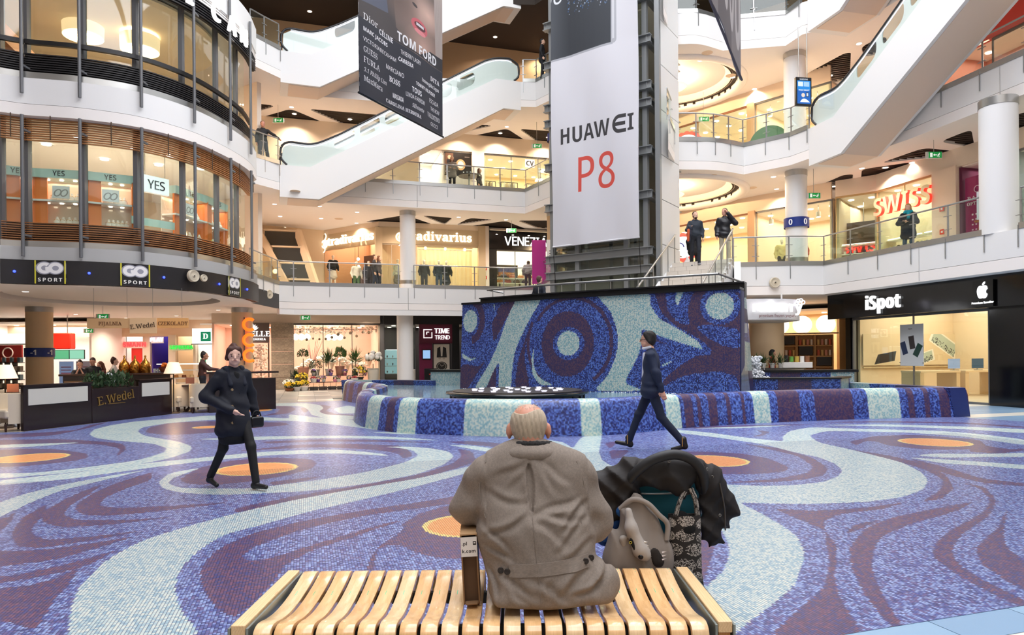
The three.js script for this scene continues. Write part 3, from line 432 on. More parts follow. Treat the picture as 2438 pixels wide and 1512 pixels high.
  for (const [n, r] of [[16, 0.95], [8, 0.5], [1, 0]]) for (let k = 0; k < n; k++) { const a = k / n * 6.283 + r, q = part('jet_light', nz, M(0xffffff, { e: 0xe6e4ff, ei: 1.2 }), st); q.position.set(r * Math.cos(a), 0, r * Math.sin(a)); const w = part('jet_splash', sp, jm, st); w.position.copy(q.position); w.rotation.y = a; }
}
// mosaic wall
const MURART = [
  ['L', 4.63,3.12,6.11,3.09,6.12,2.77,6.35,2.4,6.86,2.12,7.35,1.8,7.49,1.58,7.02,1.74,6.48,1.91,5.88,2.16,5.91,1.84,5.84,1.5,5.44,0.74,6.05,0.55,4.59,0.52,5,0.95,5.22,1.51,5.24,2.1,5.05,2.62,4.75,2.95],
  ['L', 2.02,3.11,2.99,3.13,2.45,2.35,2.09,1.68,2,1.23,1.95,0.49,1.5,0.48,1.51,1.38,1.04,0.51,0.55,0.5,1.09,1.19,1.47,1.88,1.7,2.46], ['P', 1.43,2.95,2.08,3.11,1.7,2.53,1.28,1.86,1.17,2.4], ['P', 0.04,1.26,0.71,1.16,1.02,1.37,0.6,0.88,0.3,0.5,-0.14,0.49], ['P', 1.2,0.87,1.41,1.22,1.41,0.48,1.01,0.47],
  ['P', 2.08,0.57,2.19,1.38,2.54,2.24,3.02,2.85,3.28,3.12,2.88,2.6,2.45,1.9,2.4,1.38,2.64,0.54],
];
{
  const A = [-1.6, 20.8], B = [5.45, 16.35], len = dist(A, B), ts = 0.025, nx = Math.ceil(len / ts), ny = Math.ceil(2.6 / ts);
  const X = (s) => s / ts, Y = (y) => (3.08 - y) / ts;
  const at0 = classMap(nx, ny, (c) => {
    const fill = (cl, f, raw) => { c.fillStyle = CODE[cl]; smoothPath(c, densify(pairs(f).map(([s, y]) => [X(s), Y(y)]))); c.fill(); };
    const el = (cl, [s, y], [s2, y2], stroke, dash) => { c.beginPath(); c.ellipse(X(s), Y(y), Math.abs(X(s2) - X(s)), Math.abs(Y(y2) - Y(y)), 0, ...(dash || [0, 7])); if (stroke) { c.lineWidth = stroke / ts; c.strokeStyle = CODE[cl]; c.stroke(); } else { c.fillStyle = CODE[cl]; c.fill(); } };
    for (const [cl, ...f] of MURART) fill(cl, f);
    const ce = [3.87,1.82];
    el('B', ce, [5.25,3.19]); el('P', ce, [5.08,3.05], 0.1, [-2.6, 0.95]); el('P', ce, [2.52,3.18], 0.09, [2.1, 3.6]);
    el('P', [3.78,1.79], [4.58,2.69]); el('B', [3.82,1.8], [4.3,2.25]); el('L', [3.82,1.81], [4.16,2.15]);
    fill('L', [2.74,1.77,2.71,1.23,2.87,0.9,3.38,0.65,2.96,0.65,2.7,0.92,2.65,1.38]);
    el('B', [0.33,2.54], [0.92,3.32]); el('P', [0.33,2.54], [0.8,3.13], 0.22, [-1.3, 1.4]); el('B', [0.33,2.54], [0.69,2.98]); el('L', [0.33,2.54], [0.61,2.88]);
    fill('L', [0.03,1.58,0.38,1.4,0.69,1.45,0.38,1.32,0.06,1.42]); fill('B', [1.13,3.01,1.31,3.03,1.39,2.68,1.24,2.58,1.16,2.75]); fill('L', [1.22,3.01,1.29,3.01,1.28,2.74]);
    fill('P', [6.21,3.14,6.52,3.12,6.56,2.63,6.79,2.32,7.13,2.19,7.07,2.6,7.24,3.08,8.34,3.01,8.48,2.3,8.57,0.6,8.37,0.55,8.13,0.95,7.85,1.07,7.2,0.96,6.5,0.67,6.47,0.83,6.89,1.2,7.31,1.45,7.65,1.45,7.67,1.61,7.37,1.87,6.79,2.2,6.41,2.54]);
    fill('B', [6.58,3.11,7.22,3.08,7.07,2.6,7.15,2.25,6.95,2.23,6.68,2.47,6.57,2.74]); fill('L', [6.82,3.08,6.99,3.07,6.83,2.68,6.76,2.87]);
    el('B', [7.87,2.66], [8.36,3.13]); el('P', [7.87,2.66], [8.4,3.19], 0.12, [1.2, 3.4]); el('L', [7.87,2.66], [8.21,2.99]);
    fill('B', [7.3,2.15,7.53,2.22,8.34,2.08,8.37,1.61,7.93,1.68,7.53,1.92]); fill('B', [6.44,0.64,7.01,0.97,7.83,1.06,8.26,0.95,8.38,0.55,6.44,0.5]);
    fill('P', [6.23,1.87,6.67,1.73,6.23,1.82]); fill('L', [6.43,1.22,6.76,1.33,6.45,1.16]);
  });
  const tex = tileTex(nx, ny, 4, (i, j) => at0(i, ny - 1 - j), PALW); tex.repeat.set(1 / len, 1 / (ny * ts));
  const line = spl([A, [0.72, 19.05], [2.95, 17.72], B], 40), t = thing('mosaic_wall', 'tall mosaic wall with a big violet and pale blue eye motif', 'mosaic wall'), L = [];
  let s = 0; const S = line.map((p, i) => (s += i ? dist(line[i - 1], p) : 0)), top = offs(line, 0.16), back = offs(line, 0.75), k = len / s, wv = (p, y) => [p[0], y, -p[1]];
  for (let i = 0; i + 1 < line.length; i++) {
    const u = [S[i] * k, S[i + 1] * k], y0 = 0.3, y1 = 3.05, v0 = y0 - (3.08 - ny * ts), v1 = y1 - (3.08 - ny * ts);
    L.push([wv(line[i], y0), wv(line[i + 1], y0), wv(top[i + 1], y1), wv(top[i], y1), [u[0], v0], [u[1], v0], [u[1], v1], [u[0], v1]]);
  }
  part('mural', smooth(quads(L), 0.8), M(0xffffff, { map: tex, r: 0.4 }), t, 'mosaic mural of swirls and eyes');
  part('core', smooth(mg([strip(offs(line, 0.2), 0.3, 3.03, 0.5)]), 0.5), M(0x41446e, { r: 0.5 }), t);
  const side = tileTex(40, 110, 3, (i, j) => (j < 30 ? 'P' : j < 60 ? 'L' : j < 80 ? 'B' : j < 95 ? 'P' : 'L'), PALW); side.repeat.set(1, 1 / 2.75);
  const e0 = line[40], e1 = top[40];
  part('side_face', quads([[wv(e0, 0.3), wv([6.05, 17.35], 0.3), wv([5.8, 17.3], 3.05), wv(e1, 3.05), [0, 0], [1, 0], [1, 2.75], [0, 2.75]], [wv([6.05, 17.35], 0.3), wv([6.35, 17.9], 0.3), wv([6.1, 17.75], 3.0), wv([5.8, 17.3], 3.05), [0, 0], [0.6, 0], [0.6, 2.75], [0, 2.75]]]), M(0xffffff, { map: side, r: 0.3 }), t, 'narrow mosaic end face');
  part('water_sheet', quads([[wv([e0[0] + 0.03, e0[1] - 0.02], 0.45), wv([6.0, 17.2], 0.45), wv([5.75, 17.2], 3.02), wv([e1[0] + 0.03, e1[1] - 0.02], 3.02)]]), M(0xe8eef6, { r: 0.12, t: 0.75 }), t, 'thin falling sheet of water');
  part('coping', strip(offs(line, 0.1), 3.04, 3.1, 0.55), MBLACK, t, 'black edge');
  const ledge = thing('terrace_ledge', 'black ledge crowning the mosaic wall below the handrail', 'ledge'); part('band', strip(offs(line, 0.75).slice(1), 2.9, 3.24, 0.3), MBLACK, ledge); part('lip', strip(offs(line, 0.68).slice(1), 3.24, 3.28, 0.4), M(0x1c1c1e, { r: 0.3 }), ledge);
  // handrail over the ledge
  const h = thing('terrace_handrail', 'long steel handrail following the top of the mosaic wall', 'railing'), hl = offs(line, 0.82).slice(2, 38);
  part('rail', tube([...hl.filter((_, i) => i % 4 === 0), hl[hl.length - 1]].map((p) => [p[0], 3.52, -p[1]]), 0.032, 60, 8), MSTEEL, h);
  part('rail_return', bar([hl[hl.length - 1][0], 3.52, -hl[hl.length - 1][1]], [hl[hl.length - 1][0] + 0.6, 3.32, -hl[hl.length - 1][1] - 0.1], 0.03), MSTEEL, h); part('rail_return', bar([hl[0][0], 3.52, -hl[0][1]], [hl[0][0] + 0.5, 3.42, -hl[0][1] + 0.1], 0.025), MSTEEL, h);
  hl.filter((_, i) => i % 4 === 1).forEach((p) => part('post', bar([p[0], 3.26, -p[1]], [p[0], 3.52, -p[1]], 0.012, 6), MSTEEL, h));
  // terrace behind the wall
  struct('terrace_floor', plate([...offs(line, 1.1), [5.8, 17.8], [6.3, 18.6], [4.2, 20.5], [0, 22.5], [-1.2, 22]], 2.0, 2.25), M(0xcfc6ba, { r: 0.6 }), 'raised terrace behind the mosaic wall');
}

// ---------- drum building ----------
{
  const MULL = [[-13.4, 17.9], [-12.95, 18.15], [-11.65, 18.52], [-10.42, 19.25], [-9.57, 20.55], [-9.18, 22.2], [-9.1, 23.7]];
  const near = (p) => DC.reduce((b, q, i) => (dist(q, p) < dist(DC[b], p) ? i : b), 0), cut = MULL.map(near); cut[0] = 0; cut.push(DC.length - 1);
  const glassLine = offs(DC, 0.42);
  // fixed shell: bands round the drum
  const shell = struct('wall_drum', strip(DC, 4.12, 4.5, 0.25), MW, 'white curved band of the drum building');
  part('band', smooth(strip(offs(DC, -0.04), 3.5, 4.14, 0.2), 0.5), M(0x1d1a1c, { r: 0.45 }), shell, 'black sign band round the drum');
  part('steel_strip', smooth(strip(offs(DC, 0.04), 4.5, 4.66, 0.1), 0.5), MSTEEL, shell); part('steel_strip', smooth(strip(offs(DC, 0.04), 9.0, 9.18, 0.1), 0.5), MSTEEL, shell);
  part('upper_band', smooth(strip(offs(DC, -0.03), 12.62, 13.5, 0.2), 0.5), MW, shell); part('sign_backing', smooth(strip(offs(DC, 0.06), 11.95, 12.64, 0.1), 0.5), M(0x141214, { r: 0.6 }), shell, 'black band behind the letters');
  part('base_wall', smooth(strip(offs(DC, 0.5), 4.5, 5.2, 0.05), 0.5), M(0x3a2a1c, { r: 0.6 }), shell); part('base_wall', smooth(strip(offs(DC, 0.5), 9.0, 9.75, 0.05), 0.5), MBLACK, shell);
  for (let b = 0; b + 1 < cut.length; b++) {
    if (cut[b + 1] - cut[b] < 1) continue;
    const seg = DC.slice(cut[b], cut[b + 1] + 1), gseg = glassLine.slice(cut[b], cut[b + 1] + 1);
    const lou = thing('wood_louvre', 'light brown wooden louvre blind in drum bay ' + ['before the kink', 'by the stair gap', 'over the first sports logo', 'over the second sports logo', 'with the white hanging sign', 'over the round loudspeaker', 'at the drum end'][b], 'blind');
    const arc = (y, h, d, o) => smooth(strip(offs(seg, o), y, y + h, d), 0.5);
    for (let k = 0; k < 10; k++) part('slat', arc(7.4 + k * 0.062, 0.026, 0.09, 0.22), M(k % 2 ? 0xb9804e : 0xa8703f, { r: 0.5 }), lou);
    for (let k = 0; k < 9; k++) part('slat', arc(4.68 + k * 0.06, 0.024, 0.09, 0.2), M(k % 2 ? 0xa06a3e : 0x8e5c34, { r: 0.5 }), lou);
    part('strap', bar([...[seg[seg.length >> 1][0], 7.38, -seg[seg.length >> 1][1]]], [seg[seg.length >> 1][0], 8.02, -seg[seg.length >> 1][1]], 0.014, 6), M(0x4a3520), lou);
    const bl = thing('black_louvre', 'black slatted parapet of the upper drum floor, bay ' + ['before the kink', 'by the stair gap', 'under the first ring lamp', 'under the second ring lamp', 'beside the lettered band', 'below the last letters', 'at the drum end'][b], 'parapet');
    for (let k = 0; k < 9; k++) part('slat', arc(9.2 + k * 0.062, 0.03, 0.08, 0.16), M(0x171316, { r: 0.5 }), bl);
    part('hand_rail', arc(9.98, 0.12, 0.1, 0.16), M(0x100e10, { r: 0.4 }), bl);
    for (let k = 0; k < 8; k++) part('sign_slat', arc(11.97 + k * 0.082, 0.03, 0.05, 0.0), M(0x1b181b, { r: 0.5 }), bl);
    const p0 = gseg[0], p1 = gseg[gseg.length - 1], win = thing('drum_window', 'curved shop window of the drum, bay ' + ['before the kink', 'by the stair gap', 'above the first sports logo', 'above the second sports logo', 'behind the white hanging sign', 'above the loudspeaker', 'at the drum end'][b], 'window');
    part('pane', smooth(strip(gseg, 5.2, 8, 0.012), 0.5), MGLASS, win); part('pane', smooth(strip(gseg, 9.75, 12.4, 0.012), 0.5), MGLASS, win);
    for (const [y0, y1] of [[4.5, 8], [9, 12.4]]) part('mullion', box(0.12, y1 - y0, 0.16, p0[0], (y0 + y1) / 2, -p0[1]), MGREY, win);
  }
  cut.slice(1, 7).forEach((c, i) => { const p = offs(DC, -0.1)[c], t = thing('facade_pole', 'slim grey steel pole standing off the drum facade', 'pole', p[0], 0, p[1], 0, 'steel poles of the drum facade'); part('tube', cyl(0.045, 0.045, 3.75, 0, 6.1, 0, 10), MGREY, t); part('tube', cyl(0.045, 0.045, 4.6, 0, 10.85, 0, 10), MGREY, t); for (const y of [4.8, 7.6, 9.3, 11.9]) part('bracket', box(0.05, 0.05, 0.3, 0, y, -0.15), MGREY, t); });
  // letters on the upper band
  const LT = thing('sign_lettering', 'white standing letters on the black band round the drum top', 'sign');
  [['I', [-9.62, 20.45]], ['C', [-9.34, 21.35]], ['A', [-9.19, 22.15]], ['N', [-9.12, 22.95]]].forEach(([ch, q]) => { const k = near(q), a = DC[k], b = DC[k + 1], p = offs([a, b], -0.14)[0], o = part('letter', letters(ch, 'sans_bold', 0.56, 0.08), lit(0xffffff, 0.6), LT); o.position.set(p[0], 12.02, -p[1]); o.rotation.y = turnOf(a, b); });
  // sports logos on the black band
  const logo = canvasTex(256, 256, (c, w, h) => {
    c.fillStyle = '#17151a'; c.fillRect(0, 0, w, h); c.fillStyle = '#d8cf3a'; c.fillRect(0, 0, 12, h); c.fillRect(w - 12, 0, 12, h);
    c.fillStyle = '#9a9aa6'; c.beginPath(); c.arc(80, 84, 72, 0, 7); c.arc(170, 84, 72, 0, 7); c.fill();
    c.strokeStyle = '#eceaea'; c.lineWidth = 34; c.beginPath(); c.arc(82, 84, 44, 0.1, 5.4); c.moveTo(126, 88); c.lineTo(88, 88); c.stroke(); c.beginPath(); c.arc(172, 84, 44, 0, 7); c.stroke();
    c.fillStyle = '#f2f0ea'; c.font = 'bold 56px sans-serif'; c.textAlign = 'center'; c.letterSpacing = '8px'; c.fillText('SPORT', 130, 232);
  });
  for (const [i0, lab] of [[-12.25,17.78, 'by the first bay'], [-9.95,18.39, 'below the second bay'], [-9.24,22.35, 'near the drum end']].map((q) => [[q[0], q[1]], q[2]])) {
    const k = near(i0), a = DC[Math.max(0, k - 1)], b = DC[k + 1], p = offs(DC, -0.07)[k], o = single('sports_logo_sign', box(0.74, 0.62, 0.03), M(0xffffff, { map: logo, r: 0.4 }), 'square sports shop logo with yellow side lines ' + lab, 'sign'); o.position.set(p[0], 3.82, -p[1]); o.rotation.y = turnOf(a, b);
  }
  for (const q of [[-13.31,18.37], [-11.47,18.52], [-10.03,19.65], [-9.2,21.47], [-9,23.29]]) { const k = near(q), p = offs(DC, -0.06)[k], o = single('blue_marker_light', ball(0.035, 0, 0, 0, 8), M(0x3340ff, { e: 0x2a3cff, ei: 6 }), 'tiny blue light on the black drum band', 'light', 'blue lights on the drum band'); o.position.set(p[0], 3.82, -p[1]); }
  for (const [X, y, D, tr, lab] of [[-9.46,3.93,20.3, 1.1, 'on the black drum band'], [-9.6,3.98,27, 1.2, 'on the dark fascia beside the drum'], [9.07,3.91,23.5, 0.05, 'on the white fascia by the stair'], [-9.28,3.9,20.6, 1.1, 'smaller, beside the band loudspeaker']]) {
    const t = thing('nozzle_speaker', 'round cream ring nozzle ' + lab, 'speaker', X, y, D, tr), s = lab.startsWith('smaller') ? 0.6 : 1; const g = part('ring', lathe([[0.02, 0.06], [0.06, 0.02], [0.1, 0.05], [0.12, 0.02], [0.165, 0.07], [0.18, 0.03], [0.18, -0.05]], 28).rotateX(Math.PI / 2), M(0xd9ccb4, { r: 0.5 }), t); part('throat', cyl(0.04, 0.04, 0.03, 0, 0, 0, 12).rotateX(Math.PI / 2).translate(0, 0, 0.03), MBLACK, t); t.scale.set(s, s, s);
  }
  part('side_fascia', strip([[-9.62, 25.2], [-9.7, 28.3]], 3.5, 4.1, -0.06), M(0x1d1a1c, { r: 0.5 }), shell, 'dark fascia beside the drum');
  // jewellery shop inside: shelves by the window
  const back = struct('wall_drum_room', smooth(strip([[-21, 16], [-19.5, 24], [-14, 29.5], [-10, 27]], 4.5, 12.4, 0.2), 0.5), M(0xeadccc, { r: 0.8 }), 'warm back wall of the drum rooms');
  const cab = (a, b, lab, items) => {
    const L = dist(a, b), t = thing('display_cabinet', 'jewellery display shelves with orange panel ' + lab, 'cabinet', a[0], 4.5, a[1], turnOf(a, b));
    part('top_band', box(L, 0.24, 0.5, L / 2, 2.15, -0.25), M(0xb9d2c8, { r: 0.4 }), t, 'pale green band'); const nm = part('band_lettering', letters('YES', 'sans_regular', 0.14, 0.01), M(0x23241f), t, 'dark lettering'); nm.position.set(L * 0.5, 2.09, 0.01);
    part('shelf', box(L, 0.05, 0.5, L / 2, 1.4, -0.25), M(0xf4efe8), t); part('shelf', box(L, 0.08, 0.5, L / 2, 0.72, -0.25), M(0xf0ebe2), t); part('side_panel', box(0.34, 1.35, 0.06, 0.19, 1.4, -0.1), M(0xf0823a, { r: 0.5 }), t, 'orange panel'); part('side_panel', box(0.05, 1.35, 0.5, L - 0.03, 1.4, -0.25), M(0xf0823a, { r: 0.5 }), t);
    part('back_glass', box(L, 1.3, 0.02, L / 2, 1.4, -0.52), M(0xe6d9c6, { r: 0.1, m: 0.1 }), t);
    for (let k = 0; k < 3; k++) for (const y of [1.36, 2.01]) part('spot_light', cyl(0.05, 0.05, 0.02, L * (0.25 + k * 0.25), y, -0.22, 10), MLAMP, t);
    const li = new THREE.RectAreaLight(0xffe6cc, 4.5, L * 0.9, 0.3); li.position.set(...along(a, b, L / 2, -0.25).map((v, i) => (i ? -v : v)).flatMap((v, i) => (i ? [4.5 + 2.0, v] : [v]))); li.rotation.set(-Math.PI / 2, 0, 0); li.rotation.order = 'YXZ'; li.rotation.y = turnOf(a, b); scene.add(li);
    for (let k = 0; k < items; k++) { const low = k % 2, x = 0.45 + (L - 0.6) * (k + 0.5) / items, o = thing('jewellery_bust', 'small white jewellery bust on a lit shelf ' + lab, 'display bust', ...[0, 0, 0], 0, 'jewellery busts ' + lab); const p = along(a, b, x, -0.2); o.position.set(p[0], 4.5 + (low ? 0.76 : 1.43), -p[1]); part('bust', lathe([[0.01, 0], [0.08, 0.01], [0.09, 0.08], [0.05, 0.15], [0.028, 0.19], [0.03, 0.22], [0.001, 0.23]], 12), M(low ? 0xf3e3d3 : 0xfaf5ee, { r: 0.6 }), o); part('necklace', new THREE.TorusGeometry(0.06, 0.006, 5, 14).rotateX(1.2).translate(0, 0.12, 0.03), M(0xd9a85a, { m: 0.8, r: 0.3 }), o); }
  };
  const gp = (k, o) => offs(DC, o)[cut[k]];
  cab(gp(0, 0.7), gp(1, 0.7), 'before the kink', 4); cab(gp(1, 0.7), gp(2, 0.7), 'in the first wide bay', 10); cab(gp(2, 0.7), gp(3, 0.7), 'in the second wide bay', 10); cab(gp(4, 0.7), gp(5, 0.7), 'beyond the hanging sign', 8); cab(gp(5, 0.7), gp(6, 0.7), 'at the drum end', 5);
  for (const [k, f, w] of [[1, 0.55, 0.42], [2, 0.5, 0.42], [4, 0.35, 0.4]]) { const a = gp(k, 0.62), b = gp(k + 1, 0.62), p = along(a, b, dist(a, b) * f, 0), o = single('picture_card', box(w, 0.34, 0.02), M(0xffffff, { map: canvasTex(64, 64, (c) => { c.fillStyle = '#e9e6e2'; c.fillRect(0, 0, 64, 64); c.strokeStyle = '#9a948e'; c.lineWidth = 5; for (const x of [20, 44]) { c.beginPath(); c.ellipse(x, 36, 11, 18, 0.4, 0, 7); c.stroke(); } }), r: 0.6 }), 'pale card with a jewellery picture in drum bay ' + ['', 'one', 'two', '', 'four'][k], 'card'); o.position.set(p[0], 6.12, -p[1]); o.rotation.y = turnOf(a, b); }
  { const a = gp(3, 0.7), b = gp(4, 0.7), p = along(a, b, dist(a, b) * 0.45, 0.1), t = thing('hanging_shop_sign', 'white box sign with dark slim letters inside the drum window', 'sign', p[0], 6.35, p[1], turnOf(a, b)); part('panel', rbox(0.8, 0.5, 0.12, 0, 0.25, 0, 0.01), M(0xffffff, { e: 0xffffff, ei: 0.35 }), t); const l = part('lettering', letters('YES', 'sans_regular', 0.26, 0.015, 0.02), M(0x22242c), t); l.position.set(0, 0.12, 0.062); for (const x of [-0.3, 0.3]) part('hanger', bar([x, 0.5, 0], [x, 1.64, 0], 0.008, 5), MSTEEL, t); part('low_band', box(1.3, 0.22, 0.03, 0, -0.85, -0.1), M(0xbfd9cf, { r: 0.5 }), t, 'pale green glass band'); }
  for (const [X, y, D] of [[-12.6, 7.97, 19.9], [-11.6, 7.97, 21.1], [-10.9, 7.97, 21.9], [-11.8, 7.97, 22.9], [-14, 7.97, 20.6], [-10.6, 7.97, 23.4], [-13.2, 7.97, 22.2]]) downlight(X, y, D, 'downlights of the jewellery shop', 'bright downlight in the jewellery shop ceiling', 46, 1.5);
  // upper room: oval coffer with ring lamps
  const co = struct('ceiling_coffer', smooth(plate(circle(-13.6, 22.6, 3.6, 48, 1), 12.22, 12.3), 0.5), M(0xf0e2cc, { r: 0.8 }), 'oval dropped ceiling of the restaurant in the drum'); part('gap', smooth(strip([...circle(-13.6, 22.6, 3.45, 48), circle(-13.6, 22.6, 3.45, 48)[0]], 12.3, 12.42, 0.1), 0.5), MDARK, co);
  [[-13.73,12.28,22, 'nearest the drum kink'], [-12.23,12.08,22.6, 'beside the centre mullion'], [-15,13.23,27, 'farther back over the parapet']].forEach(([X, y, D, lab]) => {
    const t = thing('ring_pendant_lamp', 'glowing cream fabric ring lamp ' + lab, 'lamp', X, y - 0.2, D); part('shade', lathe([[0.42, -0.2], [0.58, -0.2], [0.6, 0.22], [0.58, 0.22], [0.42, 0.2], [0.42, -0.2]], 40), M(0xffffff, { e: 0xffd79a, ei: 0.75 }), t); part('diffuser', lathe([[0.4, -0.205], [0.58, -0.205], [0.58, -0.215], [0.4, -0.215]], 40), M(0xffffff, { e: 0xffe2b0, ei: 1.5 }), t, 'bright diffuser ring'); part('wire', bar([0, 0.2, 0], [0, Math.max(0.25, 12.2 - y + 0.2), 0], 0.012, 6), MSTEEL, t);
    const l = new THREE.PointLight(0xffd8ac, 17); l.position.set(X, y - 0.45, -D); l.shadow.radius = 8; l.castShadow = true; scene.add(l);
  });
  for (const [X, D] of [[-12.2, 19.6], [-10.6, 21.2], [-10.4, 24], [-16.5, 20.5], [-11.2, 20.2]]) downlight(X, 12.38, D, 'downlights of the drum restaurant', 'small white downlight in the restaurant ceiling of the drum', 26);
  const bb = thing('ceiling_beam', 'brown slanting beam in the drum restaurant', 'beam'); part('beam', beam([-15.5, 12.1, -18.5], [-14.6, 9.4, -25], 0.3, 0.5), M(0x8a5a3a, { r: 0.6 }), bb);
  // oval recess under the drum
  const ov = thing('soffit_disc', 'large round dropped disc in a recess under the drum', 'ceiling disc', -13.4, 3.5, 23); part('disc', cyl(3.02, 3.02, 0.04, 0, 0.13, 0, 60), MCEIL, ov); part('recess_back', cyl(3.3, 3.3, 0.03, 0, 0.29, 0, 60), MDARK, ov, 'dark back of the recess'); for (let k = 0; k < 10; k++) part('hanger', bar([2.6 * Math.cos(k * 0.628), 0.14, 2.6 * Math.sin(k * 0.628)], [2.6 * Math.cos(k * 0.628), 0.28, 2.6 * Math.sin(k * 0.628)], 0.02, 6), MDARK, ov);
}

// ---------- railings ----------
function railing(pts, y, label, o = {}) {
  const t = thing('glass_railing', label, 'railing'), { sp = 1.35, h = 1.02, tall = true } = o, q = offs(pts, 0.08), mat = M(0xa9abab, { r: 0.35, m: 0.85 });
  part('handrail', mg(q.slice(0, -1).map((p, i) => bar([p[0], y + h, -p[1]], [q[i + 1][0], y + h, -q[i + 1][1]], 0.026, 8))), mat, t);
  part('steel_edge', smooth(strip(offs(pts, -0.02), y, y + 0.15, 0.06), 0.4), MSTEEL, t, 'brushed steel floor edge');
  const post = mg([box(0.05, h - 0.02, 0.018, 0, h / 2, 0), box(0.24, 0.016, 0.03, 0, 0.35, 0.02), box(0.24, 0.016, 0.03, 0, 0.72, 0.02), box(0.022, 0.55, 0.022, 0, -0.18, 0.1)]);
  for (let i = 0; i + 1 < q.length; i++) {
    const a = q[i], b = q[i + 1], L = dist(a, b), n = Math.max(1, Math.round(L / sp)), an = turnOf(a, b);
    for (let k = 0; k < n; k++) {
      const p = along(a, b, L * (k + 0.5) / n, 0), g = part('glass_panel', box(L / n - 0.07, h - 0.22, 0.012), MGLASSG, t); g.position.set(p[0], y + h / 2 + 0.06, -p[1]); g.rotation.y = an;
      if (k || i || o.first) { const s = along(a, b, L * k / n, 0), m = part('post', post, mat, t); m.position.set(s[0], y, -s[1]); m.rotation.y = an; }
    }
    if (i + 2 === q.length) { const m = part('post', post, mat, t); m.position.set(b[0], y, -b[1]); m.rotation.y = an; }
  }
}
const E0 = EDGE[0], E1 = EDGE[1], E2 = EDGE[2];
railing([E0[0], [-9.62, 27.6], E0[1], E0[2], [-4.95, 30.0]], 4.5, 'glass balustrade running from the drum to the white column', { first: 1 }); railing([[-4.3, 30.2], E0[4], E0[5]], 4.5, 'glass balustrade before the clothes and shoe shops', { first: 1 });
railing([[1.02, 31.54], [1.79, 26.4]], 4.5, 'short glass balustrade leading to the lift', { first: 1 });
railing([[7.75, 23.75], [8.49, 23.67], [9.6, 23.52], [10.79, 23.6], [11.68, 19.92], [12.27, 17.68]], 4.5, 'glass balustrade before the watch shop', { first: 1 }); railing([[12.5, 16.8], [13.6, 12.4], [14.6, 8.4]], 4.5, 'glass balustrade past the thick column', { first: 1 });
railing([[-9.62, 25.45], [-9.35, 26.0], [-8.98, 26.55]], 9, 'balustrade where the man in black leans', { first: 1, sp: 0.8 }); railing([[-6.9, 29.08], [-6.23, 29.29], [-3.98, 30.03], [0.66, 31.43], [1.87, 29.1]], 9, 'upper balustrade before the bright white shop', { first: 1 });
railing([[5.1, 21.85], [5.94, 24.11], [6.6, 24.13], [7.27, 24.24], [7.9, 24.5], [8.5, 24.86], [9.71, 23.7], [10.0, 22.95]], 9, 'curved upper balustrade below the round dome', { first: 1, sp: 1.1 }); railing([[12.0, 21.8], [12.2, 20.95], [13.05, 17.3], [15.1, 9]], 9, 'upper balustrade below the red shop sign', { first: 1 });
railing([[-9.6, 25.45], [-9.3, 26.05], [-8.95, 26.65]], 13.5, 'top balustrade beside the drum letters', { first: 1, sp: 0.8 }); railing([[0.6, 30.02], [1.14, 30.05], [1.91, 29], [2.3, 27]], 13.5, 'top balustrade beside the lift', { first: 1, sp: 0.9 }); railing([[5.05, 22.05], [5.83, 24.08], [6.64, 24.05], [7.69, 24.6], [9.82, 24.24], [10.0, 23.5]], 13.5, 'top balustrade over the curved white band', { first: 1, sp: 1.1 });

